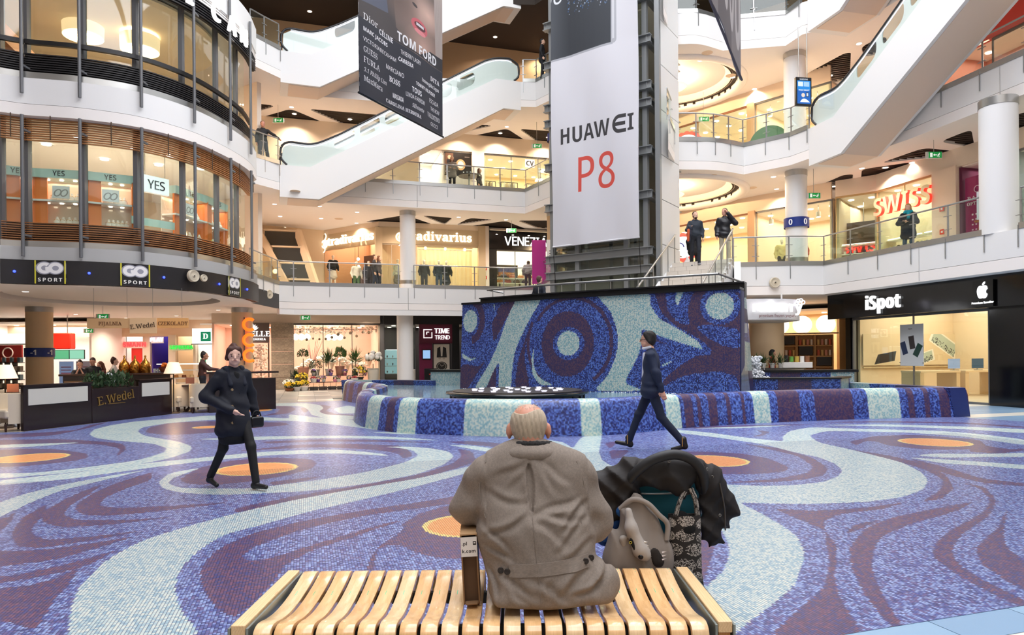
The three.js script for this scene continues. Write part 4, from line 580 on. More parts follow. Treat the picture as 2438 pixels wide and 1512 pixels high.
// ---------- escalators ----------
function escalator(A, B, y0, label, flip = 1) {   // A lower plan point, B upper plan point of the outer side; body lies to the offset side
  const L = dist(A, B), t = thing('escalator', label, 'escalator', A[0], y0, A[1], turnOf(A, B)), run = 7.794, f0 = (L - run) / 2, f1 = f0 + run, w = 1.5 * flip, H = 4.5;
  const slab = (pts, z0, z1) => { const g = ext(pts, Math.abs(z1 - z0)); return g.translate(0, 0, Math.min(z0, z1)); };
  const body = [[0, 0], [f0, 0.0], [f1, H], [L, H], [L, H - 1.25], [f1 + 0.34, H - 1.25], [f0 + 0.34, -1.25], [0, -1.25]];
  part('body', slab(body, 0, -w), MW, t, 'white clad truss');
  part('soffit', slab([[0.3, -1.25], [f0 + 0.34, -1.25], [f1 + 0.34, H - 1.25], [L - 0.3, H - 1.25], [L - 0.3, H - 1.27], [f1 + 0.34, H - 1.27], [f0 + 0.34, -1.27], [0.3, -1.27]], -0.12 * flip, -w + 0.12 * flip), M(0xe3cfbd, { r: 0.7 }), t, 'beige underside');
  const hr = [[0.28, 0.04], [0.05, 0.3], [0.08, 0.75], [0.4, 0.95], [f0 + 0.1, 0.95], [f0 + 0.9, 1.3], [f0 + 2, 1.95], [f1 - 1.2, H + 0.3], [f1 - 0.2, H + 0.85], [f1 + 0.5, H + 0.98], [L - 0.4, H + 0.95], [L - 0.08, H + 0.72], [L - 0.08, H + 0.25], [L - 0.3, H + 0.04]];
  for (const z of [-0.1 * flip, -w + 0.1 * flip]) {
    part('handrail', tube(hr.map(([x, y]) => [x, y, z]), 0.045, 90, 8), M(0x2a2a2c, { r: 0.4 }), t, 'dark rubber handrail');
    part('rail_cover', tube(hr.slice(3, 11).map(([x, y]) => [x, y - 0.055, z]), 0.03, 60, 6), MSTEEL, t); part('led_strip', tube(hr.slice(3, 11).map(([x, y]) => [x, y - 0.11, z + 0.02]), 0.014, 60, 6), M(0xffffff, { e: 0xd6dcff, ei: 2.2 }), t, 'white light strip under the handrail');
    // balustrade: panel with oval openings along the slope
    const pan = [[0.3, 0], [0.1, 0.3], [0.12, 0.7], [0.42, 0.87], [f0 + 0.1, 0.87], [f0 + 0.9, 1.2], [f1 - 0.3, H + 0.72], [f1 + 0.5, H + 0.88], [L - 0.42, H + 0.87], [L - 0.12, H + 0.7], [L - 0.1, H + 0.3], [L - 0.3, H], [f1, H], [f0, 0]];
    const holes = []; for (let k = 0; k < 6; k++) { const c = f0 + 1.35 + k * 1.02, sl = H / run, cy = (c - f0) * sl + 0.52; if (c > f1 - 0.9) break; holes.push(rounded([[c - 0.4, cy - 0.4 * sl - 0.28], [c + 0.4, cy + 0.4 * sl - 0.28], [c + 0.4, cy + 0.4 * sl + 0.24], [c - 0.4, cy - 0.4 * sl + 0.24]], 0.22)); }
    const bp = part('balustrade', ext(pan, 0.03, 0, holes), M(0xe6e6e4, { r: 0.35 }), t, 'pale balustrade panel with oval openings'); bp.position.z = z - 0.015;
    const gl = part('glass_sheet', ext(pan, 0.008), MGLASS, t); gl.position.z = z + 0.01;
  }
  const stp = box(0.4, 0.2, 1.0, 0, 0, -w / 2); for (let k = 0; k < 20; k++) { const s = part('step', stp, M(0x6a6c70, { r: 0.4, m: 0.6 }), t); s.position.set(f0 + 0.2 + k * 0.39, k * 0.225 + 0.1, 0); }
}
escalator([-9.0, 26.62], [0.49, 30.0], 9, 'white escalator rising behind the hanging fashion banner'); escalator([-8.96, 26.7], [0.53, 30.08], 13.5, 'topmost white escalator starting above the leaning man');
{ const d = [0.2436, -0.97], A = [10.02, 22.9]; for (const [y, lab] of [[9, 'white escalator climbing from the blue hanging screen'], [13.5, 'upper white escalator over the blue hanging screen']]) escalator(A, [A[0] + d[0] * 10.1, A[1] + d[1] * 10.1], y, lab); }

// ---------- stair behind the fountain ----------
{
  const a = [5.5, 22.93], b = [7.12, 21.95], n = [0.517, 0.856], N = 13, run = 0.29, L = dist(a, b), t = thing('staircase', 'broad pale stone stair rising to the gallery behind the fountain', 'stairs'), an = turnOf(a, b);
  const st = M(0xddd4c8, { r: 0.55 }), jt = M(0xb5aca0, { r: 0.8 });
  for (let k = 0; k < N; k++) {
    const y = 4.5 - (k + 1) * 0.173, o = (k + 1) * run, c = [(a[0] + b[0]) / 2 - n[0] * (o - run / 2), (a[1] + b[1]) / 2 - n[1] * (o - run / 2)];
    const s = part('step', box(L, 0.173, run + 0.02, 0, 0, 0), jt, t); s.position.set(c[0], y + 0.173 / 2 - 0.173 + 0.17, -c[1]); s.rotation.y = an;
    const m = 5, off = k % 2 ? 0.5 : 0; for (let q = 0; q < m + (k % 2 ? 1 : 0); q++) { const x0 = Math.max(0, (q - off) * L / m), x1 = Math.min(L, (q + 1 - off) * L / m); const tl = part('riser_tile', box(x1 - x0 - 0.012, 0.16, 0.02, 0, 0, 0), st, s); tl.position.set((x0 + x1) / 2 - L / 2, -0.002, run / 2 + 0.012); }
  }
  for (const e of [a, b]) { // stringer walls
    const p0 = e, p1 = [e[0] - n[0] * N * run, e[1] - n[1] * N * run], g = ext([[0, 0], [dist(p0, p1), -2.25], [dist(p0, p1), -3.2], [0, -0.9]], 0.16); const s = part('stringer', g, MW, t, 'white stair side'); s.position.set(p0[0], 4.55, -p0[1]); s.rotation.y = turnOf(p0, p1);
  }
  const rails = (e, lab, glass) => {
    const r = thing('stair_railing', lab, 'railing'), p0 = [e[0] + n[0] * 0.4, e[1] + n[1] * 0.4], p1 = [e[0] - n[0] * N * run, e[1] - n[1] * N * run], q = (f, y) => [p0[0] + (p1[0] - p0[0]) * f, y, -(p0[1] + (p1[1] - p0[1]) * f)];
    part('handrail', mg([bar(q(0.08, 5.5), q(1, 3.3), 0.03), bar(q(1, 3.3), q(1, 2.5), 0.025)]), MSTEEL, r);
    for (let k = 0; k <= 5; k++) part('post', bar(q(0.1 + k * 0.17, 4.5 - k * 0.4), q(0.1 + k * 0.17, 5.46 - k * 0.4), 0.018, 6), MSTEEL, r);
    if (glass) part('glass_panel', quads([[q(0.1, 4.55), q(1, 2.4), q(1, 3.2), q(0.1, 5.4)]]), MGLASSG, r);
  };
  rails(a, 'steel stair handrail next to the lift wall', false); rails(b, 'glass stair railing beside the white wedge', true);
  struct('wall_stair', ext([[0, 0], [1.9, 0], [1.9, -4.4], [-1.6, -4.4], [-1.6, -1.8]], 0.2).rotateY(turnOf([7.2, 22.05], [7.75, 23.75])).translate(7.2, 4.45, -22.05), MW, 'white wedge wall beside the stair');
}

// ---------- lift tower ----------
const at0 = (a, b, s) => { const p = along(a, b, s, 0); return [p[0], 0, p[1]]; };
{
  const a = [1.5, 24.2], b = [4.42, 22.25], n = [0.557, 0.83], an = turnOf(a, b), L = dist(a, b), dep = 2.6, t = thing('lift_tower', 'grey steel and glass lift tower with crossing beams', 'lift', a[0], 0, a[1], an), st = M(0x9fa2a2, { r: 0.4, m: 0.55 });
  for (const [x, z] of [[0, 0], [L * 0.28, 0], [L * 0.8, 0], [L, 0], [0, -dep], [L, -dep], [L, -dep * 0.5]]) part('column', box(0.16, 20, 0.16, x, 10, z), st, t);
  const I = (w) => mg([box(w, 0.03, 0.2, 0, 0.12, 0), box(w, 0.03, 0.2, 0, -0.12, 0), box(w, 0.24, 0.03, 0, 0, 0)]);
  const ys = [4.26, 4.84, 6.67, 8.1, 9.64, 10.2, 11.7, 13.1, 14.6, 15.2, 16.7];
  const gx = I(L + 0.5), gz = I(dep + 0.3).rotateY(Math.PI / 2);
  for (const y of ys) { const f = part('beam', gx, st, t); f.position.set(L / 2, y, 0.1); for (const x of [-0.1, L + 0.1]) { const s = part('beam', gz, st, t); s.position.set(x, y, -dep / 2); } }
  for (let k = 0; k < 12; k++) { const y = 2.2 + k * 1.52; for (const [x0, x1] of [[0.08, L * 0.28 - 0.08], [L * 0.28 + 0.08, L * 0.8 - 0.08], [L * 0.8 + 0.08, L - 0.08]]) part('glass_pane', box(x1 - x0, 1.46, 0.012, (x0 + x1) / 2, y + 0.7, -0.05), M(0xd9dcd2, { r: 0.03, t: 0.9 }), t); part('glass_pane', box(0.012, 1.46, dep - 0.2, 0.0, y + 0.7, -dep / 2), M(0xd9dcd2, { r: 0.03, t: 0.9 }), t); }
  part('guide_rail', box(0.1, 20, 0.1, L * 0.45, 10, -1.4), M(0x3a3c3c, { r: 0.5 }), t); part('guide_rail', box(0.1, 20, 0.1, L * 0.72, 10, -1.4), M(0x3a3c3c, { r: 0.5 }), t); part('shaft_wall', box(L, 20, 0.1, L / 2, 10, -dep), M(0x8f8474, { r: 0.7 }), t);
  // white clad wall on the far side of the shaft: separate panels
  const wl = thing('clad_wall', 'tall white panelled wall beside the lift tower', 'wall', ...at0(a, b, L + 0.42), Math.atan2(n[1], n[0]));
  for (let k = 0; k < 14; k++) part('panel', rbox(1.75, 1.44, 0.08, 0.95, 1.4 + k * 1.46, 0, 0.012), M(0xe6e6e4, { r: 0.5 }), wl); part('edge_trim', box(0.14, 21, 0.16, 0.02, 10.5, 0), st, wl);
  // hanging phone banner
  const ban = canvasTex(768, 2048, (c, w, h) => {
    c.fillStyle = '#e4e3e8'; c.fillRect(0, 0, w, h);
    c.fillStyle = '#46494f'; c.fillRect(0, 0, 560, 745); c.fillStyle = '#b9bac0'; c.beginPath(); c.roundRect(540, -100, 50, 850, 24); c.fill(); c.fillStyle = '#dcdce0'; c.fillRect(556, 0, 16, 720); c.fillStyle = '#b6b8be'; c.fillRect(0, 742, 560, 14);
    const g = c.createLinearGradient(0, 0, 560, 0); g.addColorStop(0, '#50545a'); g.addColorStop(0.3, '#33373d'); g.addColorStop(1, '#3c4046'); c.fillStyle = g; c.fillRect(0, 0, 545, 738);
    for (let i = 0; i < 2600; i++) { const y = Math.pow(rnd(), 1.4) * 470, x = 150 + 380 * rnd(); if (rnd() < y / 560) continue; c.fillStyle = ['#27466e', '#6f93bf', '#c9d8ea', '#3b6092', '#8a949c', '#1d2c44'][rnd() * 6 | 0]; c.globalAlpha = 0.8; c.fillRect(x, y, 4 + 7 * rnd(), 4 + 7 * rnd()); } c.globalAlpha = 1;
    c.fillStyle = '#e8ecef'; c.font = '180px sans-serif'; c.fillText('08', -84, 360); c.strokeStyle = '#dfe3e6'; c.lineWidth = 9; c.strokeRect(400, 322, 56, 46); c.beginPath(); c.arc(428, 346, 13, 0, 7); c.stroke();
    c.fillStyle = '#3c3a3c'; c.font = 'bold 150px sans-serif'; c.textAlign = 'center'; c.save(); c.translate(392, 1345); c.scale(1.0, 1); const word = 'HUAW I'; c.fillText('HUAW', -90, 0); c.fillText('I', 312, 0); c.lineWidth = 24; c.strokeStyle = '#3c3a3c'; c.lineCap = 'butt'; c.beginPath(); c.arc(222, -54, 48, -1.5, -3.1, true); c.arc(222, -54, 48, 3.1, 1.5, true); c.lineTo(276, -6); c.moveTo(218, -102); c.lineTo(276, -102); c.moveTo(176, -54); c.lineTo(270, -54); c.stroke(); c.restore();
    c.fillStyle = '#e05548'; c.font = '330px sans-serif'; c.fillText('P8', 400, 1690);
  });
  ban.wrapS = ban.wrapT = THREE.ClampToEdgeWrapping;
  const bw = dist([1.63, 24.0], [4.28, 22.05]), bh = 10.2, bg = new THREE.BoxGeometry(bw, bh, 0.02, 24, 60, 1), p = bg.attributes.position;
  for (let i = 0; i < p.count; i++) { const x = p.getX(i) / bw, y = p.getY(i) / bh; p.setZ(i, p.getZ(i) + 0.03 * Math.sin(x * 9 + y * 7) + 0.02 * Math.sin(x * 23 - y * 11) * (0.5 - y)); } bg.computeVertexNormals();
  const bt = thing('phone_banner', 'long white fabric banner showing a dark phone and red figures', 'banner', 1.58, 5.2, 23.9, turnOf([1.63, 24.0], [4.28, 22.05])); const cloth = part('cloth', bg, M(0xffffff, { map: ban, r: 0.85, t: 0.22 }), bt); cloth.position.set(bw / 2, bh / 2, 0.22); part('hem_rod', bar([0, 0.03, 0.22], [bw, 0.03, 0.22], 0.025), M(0xd8d8dc), bt); for (const x of [0.02, bw - 0.02]) part('tie', bar([x, 0, 0.22], [x, -1.2, 0.1], 0.012, 5), MBLACK, bt); part('top_rod', bar([0, bh, 0.22], [bw, bh, 0.22], 0.03), MSTEEL, bt); for (const x of [0.1, bw - 0.1]) part('tie', bar([x, bh, 0.22], [x, 16.3, 0.22], 0.01, 5), MSTEEL, bt);
}

// ---------- hanging fashion banner ----------
{
  const A = [-2.66, 12], B = [-1.42, 14.5], W0 = dist(A, B), H = 3.2, tex = canvasTex(1024, 2048, (c, w, h) => {
    c.fillStyle = '#262935'; c.fillRect(0, 0, w, h);
    const sk = (x, y, r, col) => { const g = c.createRadialGradient(x, y, 0, x, y, r); g.addColorStop(0, col); g.addColorStop(1, col.slice(0, 7) + '00'); c.fillStyle = g; c.fillRect(x - r, y - r, 2 * r, 2 * r); };
    c.fillStyle = '#4a4444'; c.fillRect(0, 0, w, 1190); c.fillStyle = '#6d5f58'; c.beginPath(); c.moveTo(330, 0); c.lineTo(1024, 0); c.lineTo(1024, 1080); c.lineTo(640, 1180); c.lineTo(420, 1000); c.closePath(); c.fill();
    sk(700, 700, 420, '#a08478ff'); sk(760, 1020, 260, '#c09a8aff'); sk(820, 560, 260, '#d8b4a4ff'); sk(420, 620, 300, '#6a5850ff');
    c.fillStyle = '#b9aca4'; c.beginPath(); c.moveTo(900, 0); c.lineTo(1024, 0); c.lineTo(1024, 1020); c.lineTo(930, 1060); c.closePath(); c.fill(); c.strokeStyle = '#8f827c'; c.lineWidth = 3; for (let i = 0; i < 16; i++) { c.beginPath(); c.moveTo(905 + i * 8, 0); c.lineTo(935 + i * 6, 1030); c.stroke(); }
    c.fillStyle = '#5a5f70'; c.beginPath(); c.moveTo(0, 0); c.lineTo(240, 0); c.lineTo(330, 900); c.lineTo(0, 1000); c.fill();
    c.fillStyle = '#c9626a'; c.beginPath(); c.ellipse(700, 800, 108, 92, 0.1, 0, 7); c.fill(); c.fillStyle = '#5a2c30'; c.beginPath(); c.ellipse(705, 790, 74, 44, 0.05, 0, 7); c.fill(); c.fillStyle = '#d9d6da'; c.fillRect(655, 762, 100, 34); c.fillStyle = '#e08a8e'; c.beginPath(); c.ellipse(706, 866, 74, 30, 0, 0, 7); c.fill();
    c.fillStyle = '#3b3030'; c.beginPath(); c.ellipse(640, 560, 34, 20, 0.4, 0, 7); c.fill();
    c.fillStyle = '#26242a'; c.beginPath(); c.moveTo(0, 1170); c.lineTo(1024, 1170); c.lineTo(1024, 1000); c.lineTo(850, 1010); c.lineTo(700, 1150); c.fill(); c.fillStyle = '#262935'; c.fillRect(0, 1180, w, h);
    c.fillStyle = '#f2f2f4'; const tx = (s, x, y, f, sx = 1) => { c.save(); c.translate(x, y); c.scale(sx * 0.76, 1); c.font = f; c.fillText(s, 0, 0); c.restore(); };
    tx('TOM FORD', 430, 1150, 'bold 165px sans-serif', 0.8); tx('Dior', 40, 1186, '104px serif'); tx('CÉLINE', 220, 1228, 'bold 88px sans-serif', 0.72); tx('THIERRY LASRY', 470, 1290, '74px sans-serif', 0.62);
    tx('MARC JACOBS', 40, 1318, 'bold 66px sans-serif', 0.85); tx('CARRERA', 440, 1388, 'italic bold 74px sans-serif', 0.68); tx('DITA', 850, 1384, 'bold 84px serif', 0.8);
    tx('VICTORIABECKHAM', 40, 1432, '62px sans-serif', 0.92); tx('Ermenegildo Zegna', 720, 1474, 'bold 62px serif', 0.55); tx('GUESS', 40, 1556, '92px serif', 0.72); tx('MARCIANO', 300, 1576, '74px sans-serif', 0.72); tx('TOMMY HILFIGER', 640, 1572, 'bold 60px sans-serif', 0.72);
    tx('FURLA', 40, 1676, '92px serif', 0.8); tx('BOSS', 340, 1706, 'bold 92px serif', 0.68); tx('TOUS', 590, 1686, 'bold 92px sans-serif', 0.7); tx('ESCADA', 830, 1680, '74px sans-serif', 0.68);
    tx('3.1 Phillip Lim', 40, 1782, 'italic 68px serif', 0.75); tx('LINDA FARROW', 520, 1776, '74px sans-serif', 0.6); tx('THE ROW', 850, 1778, '70px sans-serif', 0.58); tx('MaxMara', 40, 1890, '84px serif', 0.74); tx('MASSADA', 380, 1880, 'bold 80px sans-serif', 0.42); tx('Silhouette', 590, 1880, 'italic 70px serif', 0.6); tx('VALENTINO', 800, 1880, '80px serif', 0.52);
    tx('CAROLINA HERRERA', 300, 1976, 'bold 60px serif', 0.82); tx('GUCCI', 850, 1976, '66px serif', 0.72);
  });
  const fold = (w, h) => { const g = new THREE.BoxGeometry(w, h, 0.015, 20, 30, 1), p = g.attributes.position; for (let i = 0; i < p.count; i++) p.setZ(i, p.getZ(i) + 0.03 * Math.sin(p.getX(i) / w * 11) * (0.6 - p.getY(i) / h)); g.computeVertexNormals(); return g; };
  const t = thing('fashion_banner', 'dark hanging banner with a face and rows of white names', 'banner', A[0], 6.14, A[1], turnOf(A, B)); const cl = part('cloth', fold(W0, H), M(0xffffff, { map: tex, r: 0.6 }), t); cl.position.set(W0 / 2, H / 2, 0); part('hem_rod', bar([0, 0, 0], [W0, 0, 0], 0.02), MBLACK, t); for (const x of [0.1, W0 - 0.1]) part('cable', bar([x, H, 0], [x, ROOF_Y - 6.14, 0], 0.01, 5), MSTEEL, t);
  const C = [1.3, 6.4], D2 = [4.1, 12.05], W2 = dist(C, D2), t2 = thing('grey_banner', 'grey hanging banner seen nearly edge on with pale letters', 'banner', C[0], 6.32, C[1], turnOf(C, D2));
  const tex2 = canvasTex(512, 512, (c, w, h) => { c.fillStyle = '#8d8788'; c.fillRect(0, 0, w, h); c.fillStyle = '#6f696c'; c.fillRect(300, 0, 120, h); c.fillStyle = '#c9c4c4'; c.font = 'bold 170px sans-serif'; c.save(); c.translate(330, 480); c.scale(0.5, 1); c.fillText('UOUO', 0, 0); c.restore(); c.fillText('G', 300, 300); });
  const c2 = part('cloth', fold(W2, 7), M(0xffffff, { map: tex2, r: 0.7 }), t2); c2.position.set(W2 / 2, 3.5, 0); part('hem_rod', bar([0, 0, 0], [W2, 0, 0], 0.02), M(0x55505a), t2); for (const x of [0.1, W2 - 0.1]) part('cable', bar([x, 7, 0], [x, ROOF_Y - 6.32, 0], 0.01, 5), MSTEEL, t2);
}
// hanging video screen by the escalator
{
  const t = thing('hanging_screen', 'upright blue video screen hanging beside the escalator foot', 'screen', 9.71,9.65,22.6, 0.15), s = canvasTex(128, 208, (c, w, h) => { c.fillStyle = '#0e1016'; c.fillRect(0, 0, w, h); c.fillStyle = '#dfe6f0'; c.font = 'bold 15px sans-serif'; c.textAlign = 'center'; c.fillText('SAMSUNG', 64, 16); c.fillStyle = '#1260b8'; c.fillRect(6, 22, 116, 176); c.fillStyle = '#1b86d8'; c.fillRect(6, 22, 116, 70); c.fillStyle = '#d8e6f2'; c.fillRect(14, 30, 44, 36); c.fillStyle = '#9fc8ea'; c.fillRect(64, 30, 48, 36); c.fillStyle = '#fff'; c.font = 'italic bold 13px sans-serif'; c.fillText('WŁĄCZ ZAKUPY', 64, 98); c.fillStyle = '#e6d2c2'; c.beginPath(); c.arc(58, 132, 16, 0, 7); c.fill(); c.fillStyle = '#e9eef4'; c.beginPath(); c.moveTo(30, 186); c.quadraticCurveTo(60, 130, 116, 186); c.fill(); c.fillStyle = '#30343c'; c.fillRect(84, 110, 22, 34); c.fillStyle = '#cfd6e0'; c.fillRect(88, 115, 14, 24); });
  part('housing', rbox(0.56, 0.94, 0.1, 0, 0.47, 0, 0.01), MBLACK, t); const f = part('screen', new THREE.PlaneGeometry(0.52, 0.9), M(0x000000, { emissiveMap: s, e: 0xffffff, ei: 1.1 }), t, 'lit blue screen'); f.position.set(0, 0.47, 0.052); for (const x of [-0.15, 0.15]) part('hanger', bar([x, 0.94, 0], [x, 2.6, 0], 0.015, 6), MSTEEL, t);
}

// ---------- figures: smooth union of tapered capsules, meshed with surface nets ----------
function sdf(prims, k, disp) {
  const n = prims.length, P = prims.map(([ax, ay, az, bx, by, bz, ra, rb = ra, sx = 1, sz = 1]) => { const dx = bx - ax, dy = by - ay, dz = bz - az; return [ax, ay, az, dx, dy, dz, ra, rb - ra, 1 / sx, 1 / sz, 1 / (dx * dx + dy * dy + dz * dz + 1e-9), Math.min(sx, sz, 1)]; });
  return (x, y, z) => {
    let d = 1e3;
    for (let i = 0; i < n; i++) {
      const p = P[i], qx = x - p[0], qy = y - p[1], qz = z - p[2]; let t = (qx * p[3] + qy * p[4] + qz * p[5]) * p[10]; t = t < 0 ? 0 : t > 1 ? 1 : t;
      const ex = (qx - p[3] * t) * p[8], ey = qy - p[4] * t, ez = (qz - p[5] * t) * p[9], e = (Math.sqrt(ex * ex + ey * ey + ez * ez) - p[6] - p[7] * t) * p[11];
      const h = k - Math.abs(d - e); d = Math.min(d, e) - (h > 0 ? h * h / (4 * k) : 0);
    }
    return disp ? d + disp(x, y, z, d) : d;
  };
}
function bounds(prims, pad) { const lo = [9e9, 9e9, 9e9], hi = [-9e9, -9e9, -9e9]; for (const q of prims) { const r = Math.max(q[6], q[7] ?? q[6]) * Math.max(1, q[8] ?? 1, q[9] ?? 1) + pad; for (const o of [0, 3]) for (let c = 0; c < 3; c++) { lo[c] = Math.min(lo[c], q[o + c] - r); hi[c] = Math.max(hi[c], q[o + c] + r); } } return [lo, hi]; }
function net(f, lo, hi, h) {
  const N = lo.map((l, i) => Math.ceil((hi[i] - l) / h) + 2), [nx, ny, nz] = N, v = new Float32Array(nx * ny * nz);
  for (let k = 0, i = 0; k < nz; k++) for (let j = 0; j < ny; j++) for (let l = 0; l < nx; l++, i++) v[i] = f(lo[0] + l * h, lo[1] + j * h, lo[2] + k * h);
  const id = new Int32Array(nx * ny * nz).fill(-1), pos = [], idx = [], sy = nx, sz = nx * ny, C = [0, 1, sy, sy + 1, sz, sz + 1, sz + sy, sz + sy + 1], EG = [[0, 1], [2, 3], [4, 5], [6, 7], [0, 2], [1, 3], [4, 6], [5, 7], [0, 4], [1, 5], [2, 6], [3, 7]];
  for (let k = 0; k < nz - 1; k++) for (let j = 0; j < ny - 1; j++) for (let l = 0; l < nx - 1; l++) {
    const b = l + j * sy + k * sz; let s = 0; for (let c = 0; c < 8; c++) if (v[b + C[c]] < 0) s++; if (!s || s === 8) continue;
    let x = 0, y = 0, z = 0, n = 0;
    for (const [p, q] of EG) { const a = v[b + C[p]], e = v[b + C[q]]; if ((a < 0) === (e < 0)) continue; const t = a / (a - e); x += (p & 1) + ((q & 1) - (p & 1)) * t; y += ((p >> 1) & 1) + (((q >> 1) & 1) - ((p >> 1) & 1)) * t; z += (p >> 2) + ((q >> 2) - (p >> 2)) * t; n++; }
    id[b] = pos.length / 3; pos.push(lo[0] + (l + x / n) * h, lo[1] + (j + y / n) * h, lo[2] + (k + z / n) * h);
  }
  const quad = (a, b, c, d, fl) => { if (a < 0 || b < 0 || c < 0 || d < 0) return; fl ? idx.push(a, b, c, a, c, d) : idx.push(a, c, b, a, d, c); };
  for (let k = 1; k < nz - 1; k++) for (let j = 1; j < ny - 1; j++) for (let l = 1; l < nx - 1; l++) {
    const b = l + j * sy + k * sz, s = v[b] < 0;
    if (s !== v[b + 1] < 0) quad(id[b - sy - sz], id[b - sz], id[b], id[b - sy], s); if (s !== v[b + sy] < 0) quad(id[b - 1 - sz], id[b - 1], id[b], id[b - sz], s); if (s !== v[b + sz] < 0) quad(id[b - 1 - sy], id[b - sy], id[b], id[b - 1], s);
  }
  const g = new THREE.BufferGeometry(); g.setAttribute('position', new THREE.Float32BufferAttribute(pos, 3)); g.setIndex(idx); g.computeVertexNormals();
  const uv = new Float32Array(pos.length / 3 * 2); for (let i = 0; i < uv.length / 2; i++) { uv[2 * i] = pos[3 * i] * 2; uv[2 * i + 1] = pos[3 * i + 1] * 2; } g.setAttribute('uv', new THREE.BufferAttribute(uv, 2)); return g;
}
const blob = (prims, k, cell, disp, pad = 0.03) => { const [lo, hi] = bounds(prims, pad + cell); return net(sdf(prims, k, disp), lo, hi, cell); };
const keepTop = (y) => (px, py) => 0;
// fine cloth folds
const folds = (a, s = 1) => (x, y, z) => a * (Math.sin(31 * s * y + 9 * x + 3 * Math.sin(11 * z + 6 * x)) * 0.5 + Math.sin(19 * s * (y + x) + 4 * Math.sin(13 * y)) * 0.5);
function limbDir(a, b) { const d = [b[0] - a[0], b[1] - a[1], b[2] - a[2]], l = Math.hypot(...d) || 1; return d.map((v) => v / l); }
function handPrims(w, e, side, curl = 0.6) {   // palm, four fingers, thumb; w wrist, e elbow
  const d = limbDir(e, w), nrm = [side, 0, 0.001], fw = [0, 0, 1], add = (p, v, t) => [p[0] + v[0] * t, p[1] + v[1] * t, p[2] + v[2] * t], c = add(w, d, 0.075), out = [[...add(w, d, -0.02), ...c, 0.026, 0.032, 0.75, 1.15]];
  for (let k = 0; k < 4; k++) { const b = add(add(w, d, 0.09), fw, 0.03 - 0.02 * k), l = [0.032, 0.037, 0.034, 0.026][k], m = add(b, d, l), t = add(add(m, d, l * (1 - curl * 0.5)), nrm, -l * curl); out.push([...b, ...m, 0.0095, 0.009], [...m, ...t, 0.009, 0.0075]); }
  const b = add(add(w, d, 0.03), fw, 0.03), m = add(add(b, d, 0.03), fw, 0.022); out.push([...b, ...m, 0.012, 0.0105], [...m, ...add(m, d, 0.03), 0.0105, 0.0085]); return out;
}
const STAND = { head: [0, 1.62, 0.02], chest: [0, 1.3, 0], hip: [0, 0.97, 0], sL: [0.168, 1.39, 0], sR: [-0.168, 1.39, 0], eL: [0.23, 1.14, -0.03], eR: [-0.23, 1.14, -0.03], wL: [0.23, 0.9, 0.05], wR: [-0.23, 0.9, 0.05], hL: [0.09, 0.94, 0], hR: [-0.09, 0.94, 0], kL: [0.1, 0.5, 0.02], kR: [-0.1, 0.5, 0.02], aL: [0.1, 0.09, -0.02], aR: [-0.1, 0.09, -0.02], tL: [0.11, 0.035, 0.14], tR: [-0.11, 0.035, 0.14] };
